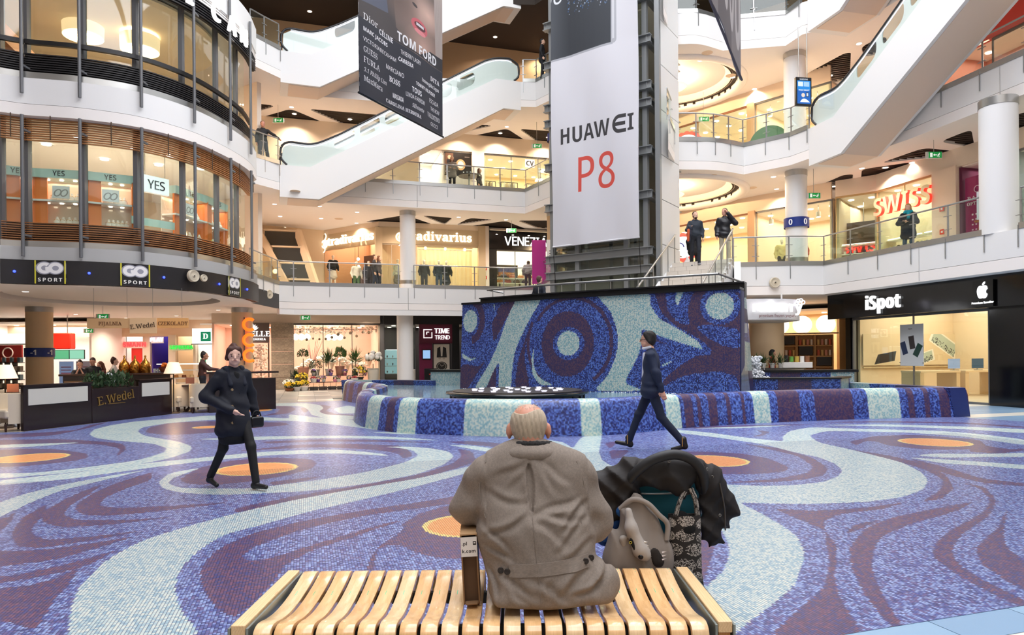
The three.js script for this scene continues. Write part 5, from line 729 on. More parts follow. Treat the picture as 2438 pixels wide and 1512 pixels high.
function human(o) {
  const J = { ...STAND, ...(o.j || {}) }, h = (o.h || 1.75) / 1.75, fine = o.fine || 1.6, t = thing('person', o.label, 'person', o.X, o.y, o.D, o.turn || 0); t.scale.setScalar(h);
  const cap = (a, b, r, r2, sx, sz) => [...a, ...b, r, r2 ?? r, sx ?? 1, sz ?? 1], H = J.head, hp = (x, y, z) => { const c = Math.cos(o.look || 0), s = Math.sin(o.look || 0), n = o.nod || 0, y2 = y * Math.cos(n) - z * Math.sin(n), z2 = y * Math.sin(n) + z * Math.cos(n); return [H[0] + x * c + z2 * s, H[1] + y2, H[2] - x * s + z2 * c]; };
  const nk = [(J.sL[0] + J.sR[0]) / 2, (J.sL[1] + J.sR[1]) / 2 + 0.06, (J.sL[2] + J.sR[2]) / 2], sw = o.build || 1, skin = M(o.skin || 0xe0b49a, { r: 0.55 });
  const geo = [
    blob([cap(hp(0, 0.035, -0.015), hp(0, 0.03, 0.005), 0.088, 0.088, 0.9, 1), cap(hp(0, -0.005, 0.035), hp(0, -0.082, 0.055), 0.06, 0.034), cap(hp(0, 0.008, 0.094), hp(0, -0.022, 0.112), 0.009, 0.014), cap(hp(0.078, 0, -0.012), hp(0.084, -0.03, -0.008), 0.014, 0.009), cap(hp(-0.078, 0, -0.012), hp(-0.084, -0.03, -0.008), 0.014, 0.009), cap(hp(0.03, -0.06, 0.04), hp(-0.03, -0.06, 0.04), 0.035), cap(hp(0, -0.06, -0.015), nk, 0.052, 0.058), cap(hp(0.022, -0.052, 0.085), hp(-0.022, -0.052, 0.085), 0.011)], 0.02, 0.0042 * fine),
    blob([cap(nk, J.chest, 0.06, 0.1, 1.2, 0.8), cap(J.chest, J.hip, 0.1, 0.09, 1.3, 0.9), cap(J.sL, J.sR, 0.04), ...[['sL', 'eL', 'wL'], ['sR', 'eR', 'wR']].flatMap(([a, b, c]) => [cap(J[a], J[b], 0.038, 0.03), cap(J[b], J[c], 0.03, 0.024)]), ...[['hL', 'kL', 'aL'], ['hR', 'kR', 'aR']].flatMap(([a, b, c]) => [cap(J[a], J[b], 0.05, 0.036), cap(J[b], J[c], 0.036, 0.026)])], 0.03, 0.0135),
    blob(handPrims(J.wL, J.eL, 1, o.curl), 0.008, 0.0035 * fine, null, 0.01), blob(handPrims(J.wR, J.eR, -1, o.curl), 0.008, 0.0035 * fine, null, 0.01)];
  part('body', mg(geo), skin, t, 'skin of face and hands');
  const ck = 0.009 * Math.max(1, fine * 0.8);
  // upper clothing
  const hem = o.hem ?? 0.9, wid = o.wide || 1, A = J.hip, cx = A[0], cz = A[2];
  const up = [cap(nk, [J.chest[0], J.chest[1], J.chest[2]], 0.075, 0.13, 1.25 * sw, 0.85), cap(J.chest, [cx, A[1] + 0.05, cz], 0.13, 0.125 * wid, 1.28 * sw, 0.9), cap([J.sL[0] * 0.85, J.sL[1] - 0.01, J.sL[2]], [J.sR[0] * 0.85, J.sR[1] - 0.01, J.sR[2]], 0.068 * sw)];
  if (hem < A[1] - 0.02) up.push(cap([cx, A[1] + 0.05, cz], [cx, hem + 0.12, cz], 0.125 * wid, 0.15 * wid, 1.28 * sw, 1));
  const sl = o.sleeve ?? 1, th = o.thick || 0; for (const [a, b, c] of [['sL', 'eL', 'wL'], ['sR', 'eR', 'wR']]) { up.push(cap(J[a], J[b], 0.062 + th, 0.053 + th)); if (sl > 0.5) up.push(cap(J[b], J[c], 0.053 + th, 0.042 + th)); }
  part(o.topName || 'jacket', blob(up, 0.05, ck, (x, y, z, d) => { let e = folds(0.006)(x, y, z); return d + e < hem - y - 0.0 ? Math.max(d + e, hem - y) - d : e; }), M(o.top, { r: o.topR ?? 0.75 }), t, o.topLabel);
  // lower clothing
  const lo = [], lr = o.legR || 1, cuff = o.cuff ?? 0.1;
  if (o.skirt) lo.push(cap([cx, A[1], cz], [cx, o.skirt + 0.1, cz], 0.13, 0.16, 1.15, 0.95));
  for (const [a, b, c] of [['hL', 'kL', 'aL'], ['hR', 'kR', 'aR']]) lo.push(cap(J[a], J[b], 0.086 * lr, 0.062 * lr), cap(J[b], J[c], 0.062 * lr, 0.05 * lr)); lo.push(cap(J.hL, J.hR, 0.1));
  if (o.skirt) { part('skirt', blob([lo[0]], 0.02, ck, (x, y, z, d) => (o.skirt - y > d ? o.skirt - y - d : 0)), M(o.bottom, { r: 0.8 }), t); part('tights', blob(lo.slice(1).map((q) => [...q.slice(0, 6), q[6] * 0.97, q[7] * 0.97]), 0.03, ck), M(o.tights || 0x141416, { r: 0.7 }), t); } else part('trousers', blob(lo, 0.03, ck, folds(0.004)), M(o.bottom, { r: 0.8 }), t);
  for (const [a, b] of [['aL', 'tL'], ['aR', 'tR']]) { const q = limbDir(J[a], J[b]), heel = [J[a][0] - q[0] * 0.03, J[a][1] - 0.05 * (1 - Math.max(0, -q[1] - 0.5)), J[a][2] - q[2] * 0.03]; part('shoe', blob([cap(heel, J[b], 0.036, 0.028, 1, 1), cap([J[a][0], J[a][1] - (o.boot ? -0.05 : 0.01), J[a][2]], heel, o.boot ? 0.05 : 0.036, 0.036)], 0.03, 0.008), M(o.shoe || 0x151313, { r: 0.45 }), t); }
  if (o.hair !== null) {
    const hs = [cap(hp(0, 0.052, -0.03), hp(0, 0.05, -0.012), 0.088, 0.085, 0.96, 1), cap(hp(0, 0.0, -0.05), hp(0, -0.04, -0.05), 0.07, 0.055)];
    if (o.longHair) hs.push(cap(hp(0.055, 0, -0.03), hp(0.08, -o.longHair, -0.01), 0.045, 0.04), cap(hp(-0.055, 0, -0.03), hp(-0.08, -o.longHair, -0.01), 0.045, 0.04), cap(hp(0, 0, -0.06), hp(0, -o.longHair, -0.06), 0.07, 0.06)); if (o.side) hs.push(cap(hp(0.07, 0.045, 0.02), hp(0.074, -0.02, -0.03), 0.026, 0.03), cap(hp(-0.07, 0.045, 0.02), hp(-0.074, -0.02, -0.03), 0.026, 0.03), cap(hp(0.05, 0.085, 0.035), hp(-0.05, 0.085, 0.035), 0.035)); if (o.bun) hs.push(cap(hp(0, 0.1, -0.05), hp(0, 0.125, -0.045), 0.045));
    part('hair', blob(hs, 0.025, 0.005 * fine, (x, y, z) => 0.003 * Math.sin(90 * x + 40 * z) * Math.sin(60 * y)), M(o.hair || 0x2a1c14, { r: 0.7 }), t);
  }
  if (o.face) {
    for (const s of [1, -1]) { const e = part('eye', ball(0.0115, 0, 0, 0, 10), M(0x3a2c26, { r: 0.2 }), t); e.position.set(...hp(s * 0.032, 0.006, 0.078)); const b = part('eyebrow', box(0.036, 0.006, 0.01), M(o.hair || 0x2a1c14), t); b.position.set(...hp(s * 0.033, 0.03, 0.083)); b.rotation.y = o.look || 0; b.rotation.z = -s * 0.12; }
    const m = part('mouth', rbox(0.042, 0.01, 0.012, 0, 0, 0, 0.004), M(0xb06a62, { r: 0.5 }), t); m.position.set(...hp(0, -0.052, 0.094)); m.rotation.y = o.look || 0;
  }
  if (o.beard) part('beard', blob([cap(hp(0.045, -0.05, 0.03), hp(0, -0.085, 0.055), 0.03, 0.036), cap(hp(-0.045, -0.05, 0.03), hp(0, -0.085, 0.055), 0.03, 0.036)], 0.02, 0.006), M(o.hair, { r: 0.8 }), t);
  t.userData.hp = undefined; delete t.userData.hp; t.HP = hp; t.J = J; return t;
}
// walking woman in the dark coat
{
  const t = human({ X: -3.2, y: 0, D: 7.82, turn: 0.92, h: 1.63, fine: 1, look: -0.42, face: 1, skin: 0xe3b7a2, hair: 0x4a281e, bun: 1, side: 1, top: 0x0e1220, topR: 0.7, topName: 'coat', hem: 0.63, wide: 1.22, thick: 0.012, build: 0.95, skirt: 0.55, bottom: 0x0a0a0c, tights: 0x0c0b0d, shoe: 0x161616, legR: 0.92, label: 'walking woman in a dark navy coat, black tights and flat shoes',
    j: { head: [0, 1.62, 0.03], sL: [0.155, 1.39, 0.01], sR: [-0.155, 1.39, -0.01], eR: [-0.3, 1.14, -0.1], wR: [-0.14, 0.98, 0.19], eL: [0.27, 1.14, -0.06], wL: [0.3, 0.9, 0.0], hL: [0.09, 0.94, 0.02], hR: [-0.09, 0.94, -0.02], kL: [0.1, 0.52, 0.22], aL: [0.1, 0.1, 0.32], tL: [0.12, 0.05, 0.5], kR: [-0.1, 0.5, -0.06], aR: [-0.1, 0.13, -0.36], tR: [-0.11, 0.035, -0.2] } });
  const hp = t.HP, cap = (a, b, r, r2) => [...a, ...b, r, r2 ?? r];
  part('hood', blob([cap([-0.1, 1.47, 0.02], [-0.06, 1.45, -0.09], 0.036), cap([0.1, 1.47, 0.02], [0.06, 1.45, -0.09], 0.036), cap([-0.06, 1.45, -0.09], [0.06, 1.45, -0.09], 0.042), cap([-0.1, 1.47, 0.02], [-0.09, 1.28, 0.105], 0.03), cap([0.1, 1.47, 0.02], [0.09, 1.28, 0.105], 0.03)], 0.03, 0.008), M(0x121829, { r: 0.75 }), t, 'folded hood of the coat');
  part('dress_front', blob([cap([0, 1.39, 0.06], [0.01, 0.72, 0.07], 0.05, 0.09)], 0.02, 0.01), M(0x0b0b0d, { r: 0.85 }), t, 'black dress between the open coat fronts');
  for (const y of [1.22, 1.02, 0.82]) part('coat_button', cyl(0.016, 0.016, 0.012, 0, 0, 0, 10).rotateX(1.4).translate(-0.1, y, 0.15), M(0xa08a6a, { r: 0.4, m: 0.4 }), t);
  const bag = thing('handbag', 'small black shoulder bag behind the walking woman', 'bag', -3.0, 0.74, 8.0, 0.9); part('bag_body', rbox(0.17, 0.13, 0.07, 0, 0, 0, 0.03), M(0x111114, { r: 0.35 }), bag); part('strap', tube([[-0.06, 0.05, 0], [-0.03, 0.12, 0.0], [0.03, 0.12, 0.0], [0.06, 0.05, 0]], 0.008, 16, 6), M(0x0e0e10), bag);
}
// striding man in the blue suit
{
  const t = human({ X: 2.17, y: 0, D: 10.62, turn: -1.86, h: 1.84, fine: 1, nod: -0.06, face: 1, side: 1, skin: 0xd9a58c, hair: 0x1c1614, top: 0x16233f, topName: 'suit_jacket', hem: 0.77, wide: 1.12, build: 1.14, bottom: 0x141f38, shoe: 0x17130f, boot: 1, label: 'man in a dark blue suit and glasses striding past the fountain',
    j: { head: [0, 1.63, 0.05], eL: [0.24, 1.14, -0.09], wL: [0.22, 0.9, -0.16], eR: [-0.24, 1.14, 0.0], wR: [-0.2, 0.92, 0.06], hL: [0.09, 0.94, 0], hR: [-0.09, 0.94, 0], kL: [0.1, 0.5, -0.14], aL: [0.1, 0.13, -0.45], tL: [0.1, 0.035, -0.3], kR: [-0.1, 0.52, 0.2], aR: [-0.1, 0.11, 0.36], tR: [-0.1, 0.09, 0.54] } });
  const hp = t.HP;
  part('shirt_collar', blob([[...hp(0.05, -0.11, -0.03), ...hp(0.04, -0.13, 0.06), 0.022, 0.02], [...hp(-0.05, -0.11, -0.03), ...hp(-0.04, -0.13, 0.06), 0.022, 0.02], [...hp(-0.05, -0.105, -0.04), ...hp(0.05, -0.105, -0.04), 0.02, 0.02]], 0.02, 0.006), M(0xdfe2ee), t, 'white shirt collar');
  part('shirt_front', blob([[0, 1.42, 0.1, 0, 0.98, 0.125, 0.03, 0.03, 1.6, 1]], 0.01, 0.009), M(0xe2e4ee), t); part('tie', blob([[0, 1.43, 0.13, 0, 1.05, 0.155, 0.012, 0.022, 1.5, 0.6]], 0.01, 0.007), M(0x2f4ea8), t, 'blue tie');
  const gl = part('glasses', mg([0.034, -0.034].flatMap((x) => [rbox(0.05, 0.026, 0.006, x, 0, 0.104, 0.003), bar([x * 2.3, 0.004, 0.1], [x * 2.5, 0.004, -0.01], 0.0035, 5)]).concat([bar([-0.012, 0.004, 0.106], [0.012, 0.004, 0.106], 0.003, 5)])), M(0x0d0d0f, { r: 0.2 }), t); gl.position.set(...hp(0, 0.005, 0)); gl.rotation.x = 0.06;
  for (const [x, y, z] of [[0.146, 0.15, -0.44], [-0.05, 0.14, 0.37]]) part('boot_zip', box(0.006, 0.13, 0.012, x, y, z), M(0xc9a05a, { m: 0.6, r: 0.4 }), t, 'pale boot zip');
}
// people on the galleries and at the counters
const S2 = (o) => human({ fine: 2.4, ...o });
const walkDown = { kL: [0.1, 0.52, 0.1], aL: [0.1, 0.12, 0.1], tL: [0.11, 0.05, 0.25], kR: [-0.1, 0.5, 0.0], aR: [-0.1, 0.1, -0.14], tR: [-0.11, 0.04, 0.02] };
S2({ X: 6.02, y: 4.33, D: 22.3, turn: -0.12, h: 1.8, hair: 0x4a3020, beard: 1, look: 0.25, top: 0x2c333d, topName: 'pullover', bottom: 0x23262e, shoe: 0x8a8d92, label: 'bearded man in a dark pullover coming down the stair with a coat', j: { ...walkDown, eR: [-0.26, 1.16, 0.05], wR: [-0.2, 1.2, 0.24], head: [0, 1.62, 0.03] } });
{ const c = thing('carried_coat', 'navy and orange coat hung over the bearded man arm', 'coat', 5.78, 5.45, 22.02, 0); part('cloth', blob([[0, 0.1, 0, -0.02, -0.1, 0, 0.09, 0.08], [-0.02, -0.1, 0, -0.05, -0.35, 0, 0.07, 0.05]], 0.05, 0.012, folds(0.008)), M(0x232838, { r: 0.7 }), c); part('lining', blob([[-0.06, 0.02, 0.05, -0.08, -0.32, 0.05, 0.045, 0.04]], 0.03, 0.012, folds(0.006)), M(0xc8562a, { r: 0.6 }), c, 'orange lining'); }
S2({ X: 7.0, y: 4.4, D: 22.35, turn: -0.3, h: 1.84, hair: 0x3b2d26, look: -0.35, skin: 0xd8a18a, top: 0x14141a, topName: 'jacket', topR: 0.4, thick: 0.02, hem: 0.82, wide: 1.1, bottom: 0xa39a86, shoe: 0x8a6648, label: 'man in a black jacket and khaki trousers phoning on the stair head', j: { eL: [0.32, 1.26, 0.06], wL: [0.1, 1.56, 0.12], kL: [0.12, 0.52, -0.06], aL: [0.14, 0.14, -0.22], tL: [0.16, 0.06, -0.08] } });
S2({ X: 6.75, y: 4.51, D: 25.2, turn: 2.7, h: 1.72, hair: 0x1b1512, top: 0x121114, topName: 'coat', hem: 0.62, wide: 1.2, bottom: 0x141416, label: 'person in a long black coat walking off beyond the stair' });
{ const b = thing('carrier_bag', 'white carrier bag with a red print carried past the stair', 'bag', 6.42, 4.62, 24.9); part('sack', blob([[0, 0.12, 0, 0, 0.4, 0, 0.13, 0.03, 1.1, 0.5]], 0.03, 0.014, folds(0.008)), M(0xf1efee, { r: 0.5, t: 0.15 }), b); part('print', blob([[0, 0.09, 0.055, 0.02, 0.1, 0.055, 0.045, 0.04, 1.3, 0.4]], 0.01, 0.01), M(0xd8352c), b); }
S2({ X: -9.79, y: 9.02, D: 27.0, turn: 0.55, h: 1.8, hair: 0x3a2a22, skin: 0xc98f7a, top: 0x16171b, bottom: 0x3a3f4a, label: 'man in black leaning with a stretched arm on the balustrade', j: { sL: [0.19, 1.4, 0.03], eL: [0.38, 1.22, 0.22], wL: [0.52, 1.05, 0.4], head: [0, 1.63, 0.04], kL: [0.17, 0.5, 0.02], aL: [0.24, 0.1, -0.02], tL: [0.3, 0.04, 0.12] } });
S2({ X: -2.7, y: 9.02, D: 31.6, turn: 0.1, h: 1.7, hair: 0x5a3722, longHair: 0.22, top: 0x8f8a86, topName: 'coat', hem: 0.72, wide: 1.15, bottom: 0x1c1c22, label: 'long-haired woman in a grey coat with folded arms at the rail', j: { eL: [0.24, 1.14, 0.04], wL: [-0.02, 1.16, 0.17], eR: [-0.24, 1.14, 0.04], wR: [0.02, 1.12, 0.19] } });
S2({ X: -1.47, y: 8.72, D: 32.2, turn: 1.2, h: 1.6, hair: 0x6a4028, longHair: 0.3, top: 0x4a4448, bottom: 0x222228, label: 'seated person with long brown hair behind the upper glass rail' });
S2({ X: 1.43, y: 13.52, D: 29.8, turn: 1.4, h: 1.76, hair: 0x1a1614, top: 0x17181d, bottom: 0x191a20, hem: 0.7, label: 'person in black at the top balustrade beside the lift' });
S2({ X: 12.75, y: 4.52, D: 21.9, turn: -0.75, h: 1.72, hair: 0xb98a52, longHair: 0.24, nod: 0.35, top: 0x1d1f2a, topName: 'coat', hem: 0.6, wide: 1.25, thick: 0.015, bottom: 0x3c4f63, shoe: 0x1b1414, label: 'blonde woman with a teal scarf reading her phone at the rail', j: { eL: [0.27, 1.12, 0.08], wL: [0.05, 1.14, 0.26], eR: [-0.27, 1.12, 0.08], wR: [-0.05, 1.12, 0.26] } });
{ const s = thing('teal_scarf', 'bright teal scarf round the blonde woman neck', 'scarf', 12.75, 4.52, 21.9, -0.75); part('wrap', blob([[-0.08, 1.46, 0.0, 0.08, 1.46, 0.0, 0.06, 0.06], [-0.07, 1.45, 0.06, 0.07, 1.44, 0.06, 0.05, 0.05], [0.02, 1.44, 0.1, 0.04, 1.26, 0.14, 0.05, 0.04]], 0.04, 0.011, folds(0.008)), M(0x189fb0, { r: 0.8 }), s); part('fringe', mg([0, 1, 2, 3].map((k) => bar([0.0 + k * 0.025, 1.27, 0.15], [0.0 + k * 0.026, 1.2, 0.16], 0.006, 5))), M(0x189fb0), s); }
{ const s = thing('mobile_phone', 'dark phone held by the blonde woman', 'phone', 12.53, 5.66, 21.7, -0.75); part('case', rbox(0.075, 0.14, 0.01, 0, 0, 0, 0.004), MBLACK, s); part('display', box(0.066, 0.12, 0.002, 0, 0, -0.006), M(0x223344, { r: 0.1 }), s); s.rotation.x = -0.8; }
S2({ X: 0.87, y: 2.26, D: 21.3, turn: 2.4, h: 1.7, hair: 0x5a4436, top: 0x1b2130, bottom: 0x20222a, label: 'grey-haired passer-by whose head shows over the terrace ledge' });
// cafe guests, waiter and stand keeper
S2({ X: -12.79, y: -0.18, D: 20.2, turn: 0.5, h: 1.62, hair: 0x2c1a14, bun: 1, skin: 0xd9a184, top: 0x1a1416, sleeve: 0, topName: 'sleeveless_top', bottom: 0x1a1a1e, nod: 0.2, label: 'woman in a dark sleeveless top leaning her chin on her hands', j: { eL: [0.2, 1.12, 0.2], wL: [0.05, 1.42, 0.17], eR: [-0.2, 1.12, 0.2], wR: [-0.05, 1.42, 0.17] } });
S2({ X: -12.59, y: -0.12, D: 20.5, turn: 0.4, h: 1.64, hair: 0x3a2218, skin: 0xd0977c, top: 0x1c191b, bottom: 0x1a1a1e, nod: 0.45, label: 'dark-haired guest in black looking down at the bar' });
S2({ X: -12.53, y: -0.2, D: 20.8, turn: -0.5, h: 1.6, hair: 0x6a3a22, longHair: 0.18, skin: 0xd39a80, top: 0x5a2420, bottom: 0x1a1a1e, nod: 0.4, label: 'guest in a dark red top bent over the bar' });
S2({ X: -12.25, y: -0.1, D: 21, turn: 2.2, h: 1.62, hair: 0x4a2a1c, bun: 1, top: 0xd9cfc6, topName: 'blouse', bottom: 0x2a2224, label: 'barista in a pale blouse behind the cafe bar' });
S2({ X: -9.34, y: 0, D: 20.6, turn: 1.9, h: 1.68, hair: 0x1c1412, bun: 1, skin: 0xb98468, top: 0x4a2a26, topName: 'pullover', bottom: 0x23242c, legR: 1.1, label: 'waitress in a brown pullover reaching over the cafe counter', j: { eR: [-0.24, 1.2, 0.2], wR: [-0.2, 1.18, 0.45], eL: [0.24, 1.2, 0.2], wL: [0.2, 1.18, 0.45], head: [0, 1.61, 0.06] } });
S2({ X: 8.61, y: 0, D: 22.6, turn: 1.3, h: 1.6, hair: 0x14100f, longHair: 0.06, nod: 0.3, skin: 0xd9a184, top: 0xc22a22, topName: 'shirt', sleeve: 0, bottom: 0x202024, label: 'stand keeper in a red shirt behind the yoghurt counter' });
S2({ X: -6.42, y: 4.52, D: 32.0, turn: 1.6, h: 1.74, hair: 0x5a3826, top: 0x2a2628, bottom: 0x2a3040, label: 'shopper with a dark bag before the clothes shop', j: walkDown }); S2({ X: -6.26, y: 4.52, D: 32.3, turn: 1.5, h: 1.72, hair: 0x6a3f22, longHair: 0.2, top: 0x4a4244, bottom: 0x1c1f2a, label: 'second shopper walking beside the dark bag shopper' });
S2({ X: 0.8, y: 4.52, D: 33.2, turn: 2.9, h: 1.66, hair: 0x3a2a1e, top: 0x6f6f74, bottom: 0x30343c, thick: 0.02, label: 'person in a grey jacket bending before the shoe shop', j: { head: [0, 1.52, 0.2], chest: [0, 1.25, 0.08], sL: [0.18, 1.36, 0.12], sR: [-0.18, 1.36, 0.12] } });

// ---------- bench ----------
const woodTex = dataTex(256, 512, (x, y) => { const n = Math.sin(x * 0.12 + 3 * Math.sin(y * 0.012)) * 5 + (hash(x, y >> 4) - 0.5) * 9 + (hash(x >> 3, y >> 6) - 0.5) * 12, k = hash(x >> 5, y >> 5) > 0.985 ? -22 : 0; return [242 + n + k * 0.5, 204 + n * 1.1 + k, 154 + n * 1.2 + k]; });
{
  const x0 = -1.116, x1 = 0.86, t = thing('slatted_bench', 'curved light wood slat bench with steel plates at its ends', 'bench'), wm = [0xffffff, 0xf6e6d2, 0xfff2e2].map((c) => M(c, { map: woodTex, r: 0.22, cc: 0.5 }));
  const prof = [[3.375, 0.33], [3.378, 0.4], [3.36, 0.438], [3.32, 0.45], [3.2, 0.428], [3.05, 0.41], [2.92, 0.407], [2.82, 0.418], [2.75, 0.432], [2.705, 0.434], [2.675, 0.42], [2.662, 0.385], [2.662, 0.32], [2.67, 0.27]];
  const c = new THREE.CatmullRomCurve3(prof.map(([d, y]) => new THREE.Vector3(d, y, 0)), false, 'centripetal').getPoints(44), n = 22, pitch = 1.8 / n, w = 0.067, outl = c.map((p) => [p.x, p.y]), inn = offs(outl, 0.02).reverse();
  const sg = ext([...outl, ...inn], w - 0.006, 0.003); { const p = sg.attributes.position, u = sg.attributes.uv; for (let i = 0; i < p.count; i++) u.setXY(i, p.getZ(i) * 2.2 + 0.1, p.getX(i) * 1.4 + p.getY(i)); }
  sg.rotateY(Math.PI / 2); const slat = smooth(sg, 0.7); // local x now runs along the bench; depth D along -z
  for (let k = 0; k < n; k++) { const s = part('slat', slat, wm[k % 3], t); s.position.set(-1.028 + pitch * (k + 0.5) - w / 2, 0, 0); }
  for (const [a, b] of [[x0 + 0.006, -1.054], [0.798, x1 - 0.006]]) { part('end_board', rbox(b - a, 0.045, 0.69, (a + b) / 2, 0.4275, -3.015, 0.004), M(0xffffff, { map: woodTex, r: 0.35 }), t, 'straight wooden end board'); part('leg_panel', box(b - a - 0.01, 0.4, 0.66, (a + b) / 2, 0.2, -3.015), M(0xd8b488, { map: woodTex, r: 0.5 }), t); }
  for (const x of [x0, -1.045, 0.79, x1]) part('steel_plate', rbox(0.01, 0.43, 0.7, x, 0.225, -3.015, 0.002), M(0x9aa39f, { r: 0.35, m: 0.7 }), t, 'grey steel plate'); for (const d of [2.82, 3.22]) part('cross_bar', box(1.82, 0.05, 0.03, -0.128, 0.36, -d), M(0x2a2c2c, { r: 0.5, m: 0.5 }), t);
}
// ---------- seated man ----------
{
  const t = thing('person', 'balding man in a grey-brown jacket sitting on the bench with his back turned', 'person', 0.08, 0, 3.0), jm = dataTex(128, 128, (x, y) => { const v = 232 + (hash(x, y) - 0.5) * 26 + ((x + y) & 1 ? 6 : -6); return [v, v, v]; });
  const coatMat = M(0x93867a, { r: 0.8, map: jm, sheen: 0.3, sheenRoughness: 0.6, sheenColor: new THREE.Color(0x8a8078) });
  const torso = [[0, 0.99, -0.07, 0.015, 0.72, 0.0, 0.135, 0.158, 1.6, 0.95], [0.015, 0.72, 0.0, 0.05, 0.53, 0.03, 0.158, 0.165, 1.55, 1.05], [-0.15, 0.985, -0.07, 0.15, 0.985, -0.07, 0.08, 0.08], [0, 1.0, -0.075, 0, 1.035, -0.08, 0.085, 0.072, 1.1, 0.9], [-0.13, 0.478, 0.16, 0.3, 0.482, 0.13, 0.032, 0.034], [-0.1, 0.52, 0.1, 0.3, 0.53, 0.07, 0.075, 0.08],
    [-0.2, 0.965, -0.07, -0.28, 0.815, -0.1, 0.084, 0.078], [-0.285, 0.815, -0.1, -0.14, 0.74, -0.36, 0.076, 0.062], [0.2, 0.97, -0.07, 0.28, 0.74, -0.09, 0.086, 0.08], [0.285, 0.74, -0.09, 0.16, 0.68, -0.36, 0.078, 0.06]];
  const CREASE = [[-0.01, 0.83, -0.2, 0.72, 0.014, 0.011], [0.0, 0.82, 0.2, 0.88, 0.014, 0.012], [0.02, 0.82, 0.22, 0.8, 0.013, 0.01], [-0.02, 0.86, -0.2, 0.9, 0.015, 0.008], [0.0, 0.81, 0.16, 0.7, 0.016, 0.009], [0.24, 0.86, 0.12, 0.76, 0.013, 0.012], [0.24, 0.8, 0.1, 0.68, 0.014, 0.01], [-0.2, 0.78, -0.08, 0.66, 0.013, 0.009], [-0.2, 0.7, -0.06, 0.62, 0.012, 0.008], [0.26, 0.7, 0.12, 0.64, 0.014, 0.009], [0.0, 1.05, -0.16, 0.96, 0.015, 0.007], [0.02, 1.05, 0.17, 0.95, 0.015, 0.007], [0.0, 1.04, -0.1, 0.9, 0.014, 0.006], [0.02, 1.04, 0.12, 0.9, 0.014, 0.006], [-0.14, 0.58, 0.02, 0.5, 0.016, 0.011], [0.24, 0.6, 0.1, 0.5, 0.018, 0.013], [0.0, 0.57, 0.16, 0.48, 0.016, 0.01], [0.3, 0.55, 0.16, 0.49, 0.014, 0.012], [-0.1, 0.55, -0.02, 0.47, 0.014, 0.01], [0.32, 0.62, 0.26, 0.5, 0.014, 0.012], [-0.18, 0.6, -0.14, 0.48, 0.012, 0.01], [0.08, 0.57, 0.06, 0.48, 0.014, 0.008]];
  const sm = (a, b, v) => { const q = Math.min(1, Math.max(0, (v - a) / (b - a))); return q * q * (3 - 2 * q); };
  const wr = (x, y, z, d) => {
    if (d > 0.05 || d < -0.05) return y < 0.457 ? 0.457 - y : 0;
    let e = 0.0016 * Math.sin(47 * y + 31 * x + 2 * Math.sin(23 * x)) + 0.003 * Math.sin(13 * x + 9 * y + 2 * Math.sin(7 * y));
    for (const [ax, ay, bx, by, w, am] of CREASE) { const dx = bx - ax, dy = by - ay, q = ((x - ax) * dx + (y - ay) * dy) / (dx * dx + dy * dy); if (q < -0.1 || q > 1.1) continue; const nl = Math.hypot(dx, dy), n = ((x - ax) * dy - (y - ay) * dx) / nl + 0.008 * Math.sin(5 * q + ax * 40), g = n / w; if (g > 3 || g < -3) continue; const f0 = Math.sin(Math.PI * Math.min(1, Math.max(0, (q + 0.1) / 1.2))); e += am * f0 * (Math.exp(-g * g) - 0.7 * Math.exp(-(g - 1.5) * (g - 1.5))); }
    if (x < -0.2 || x > 0.25) e += 0.006 * Math.sin(58 * (y * 0.8 - 0.5 * z + 0.25 * Math.abs(x)) + 3 * Math.sin(14 * z)) * sm(0.7, 0.8, y);
    if (z > 0) { const tt = (1.03 - y) / 0.2; if (tt > 0 && tt < 1) { const cx = -0.012 + 0.012 * tt, w = 0.004 + 0.014 * Math.sin(Math.PI * Math.pow(tt, 0.8)), q = Math.abs(x - cx) / w; if (q < 1) e += 0.016 * (1 - q * q); else if (q < 2.2) e -= 0.004 * (2.2 - q); } }
    e += 0.006 * Math.sin(12 * (y - 0.5) + 20 * (x - 0.05) * (y - 0.5)) * (1 - sm(0.5, 0.62, y)); return y < 0.457 ? 0.457 - y + e : e;
  };
  const f = sdf(torso, 0.045, wr), [lo, hi] = bounds(torso, 0.03); const coat = part('jacket', net(f, lo, hi, 0.0068), coatMat, t, 'grey-brown jacket with a centre pleat and half belt');
  const surf = (x, y) => { let z = 0.4; for (let i = 0; i < 60; i++) { const d = f(x, y, z); if (d < 0.0008) break; z -= Math.max(0.0008, d * 0.6); } return z; };
  const ribbonOn = (pts, h, off) => { const L = []; for (let i = 0; i + 1 < pts.length; i++) { const [a, b] = [pts[i], pts[i + 1]], q = (p, dy) => [p[0], p[1] + dy, surf(p[0], p[1] + dy) + off], u = (p, v) => [p[0], v]; L.push([q(a, -h), q(b, -h), q(b, h), q(a, h), u(a, 0), u(b, 0), u(b, 0.1), u(a, 0.1)], [q(a, h), q(b, h), [b[0], b[1] + h, q(b, h)[2] - off - 0.003], [a[0], a[1] + h, q(a, h)[2] - off - 0.003]], [[a[0], a[1] - h, q(a, -h)[2] - off - 0.003], [b[0], b[1] - h, q(b, -h)[2] - off - 0.003], q(b, -h), q(a, -h)]); } return quads(L); };
  const line = (x0, y0, x1, y1, n) => Array.from({ length: n + 1 }, (_, i) => [x0 + (x1 - x0) * i / n, y0 + (y1 - y0) * i / n]);
  part('half_belt', smooth(ribbonOn(line(-0.1, 0.603, 0.235, 0.632, 24), 0.026, 0.004), 0.8), coatMat, t);
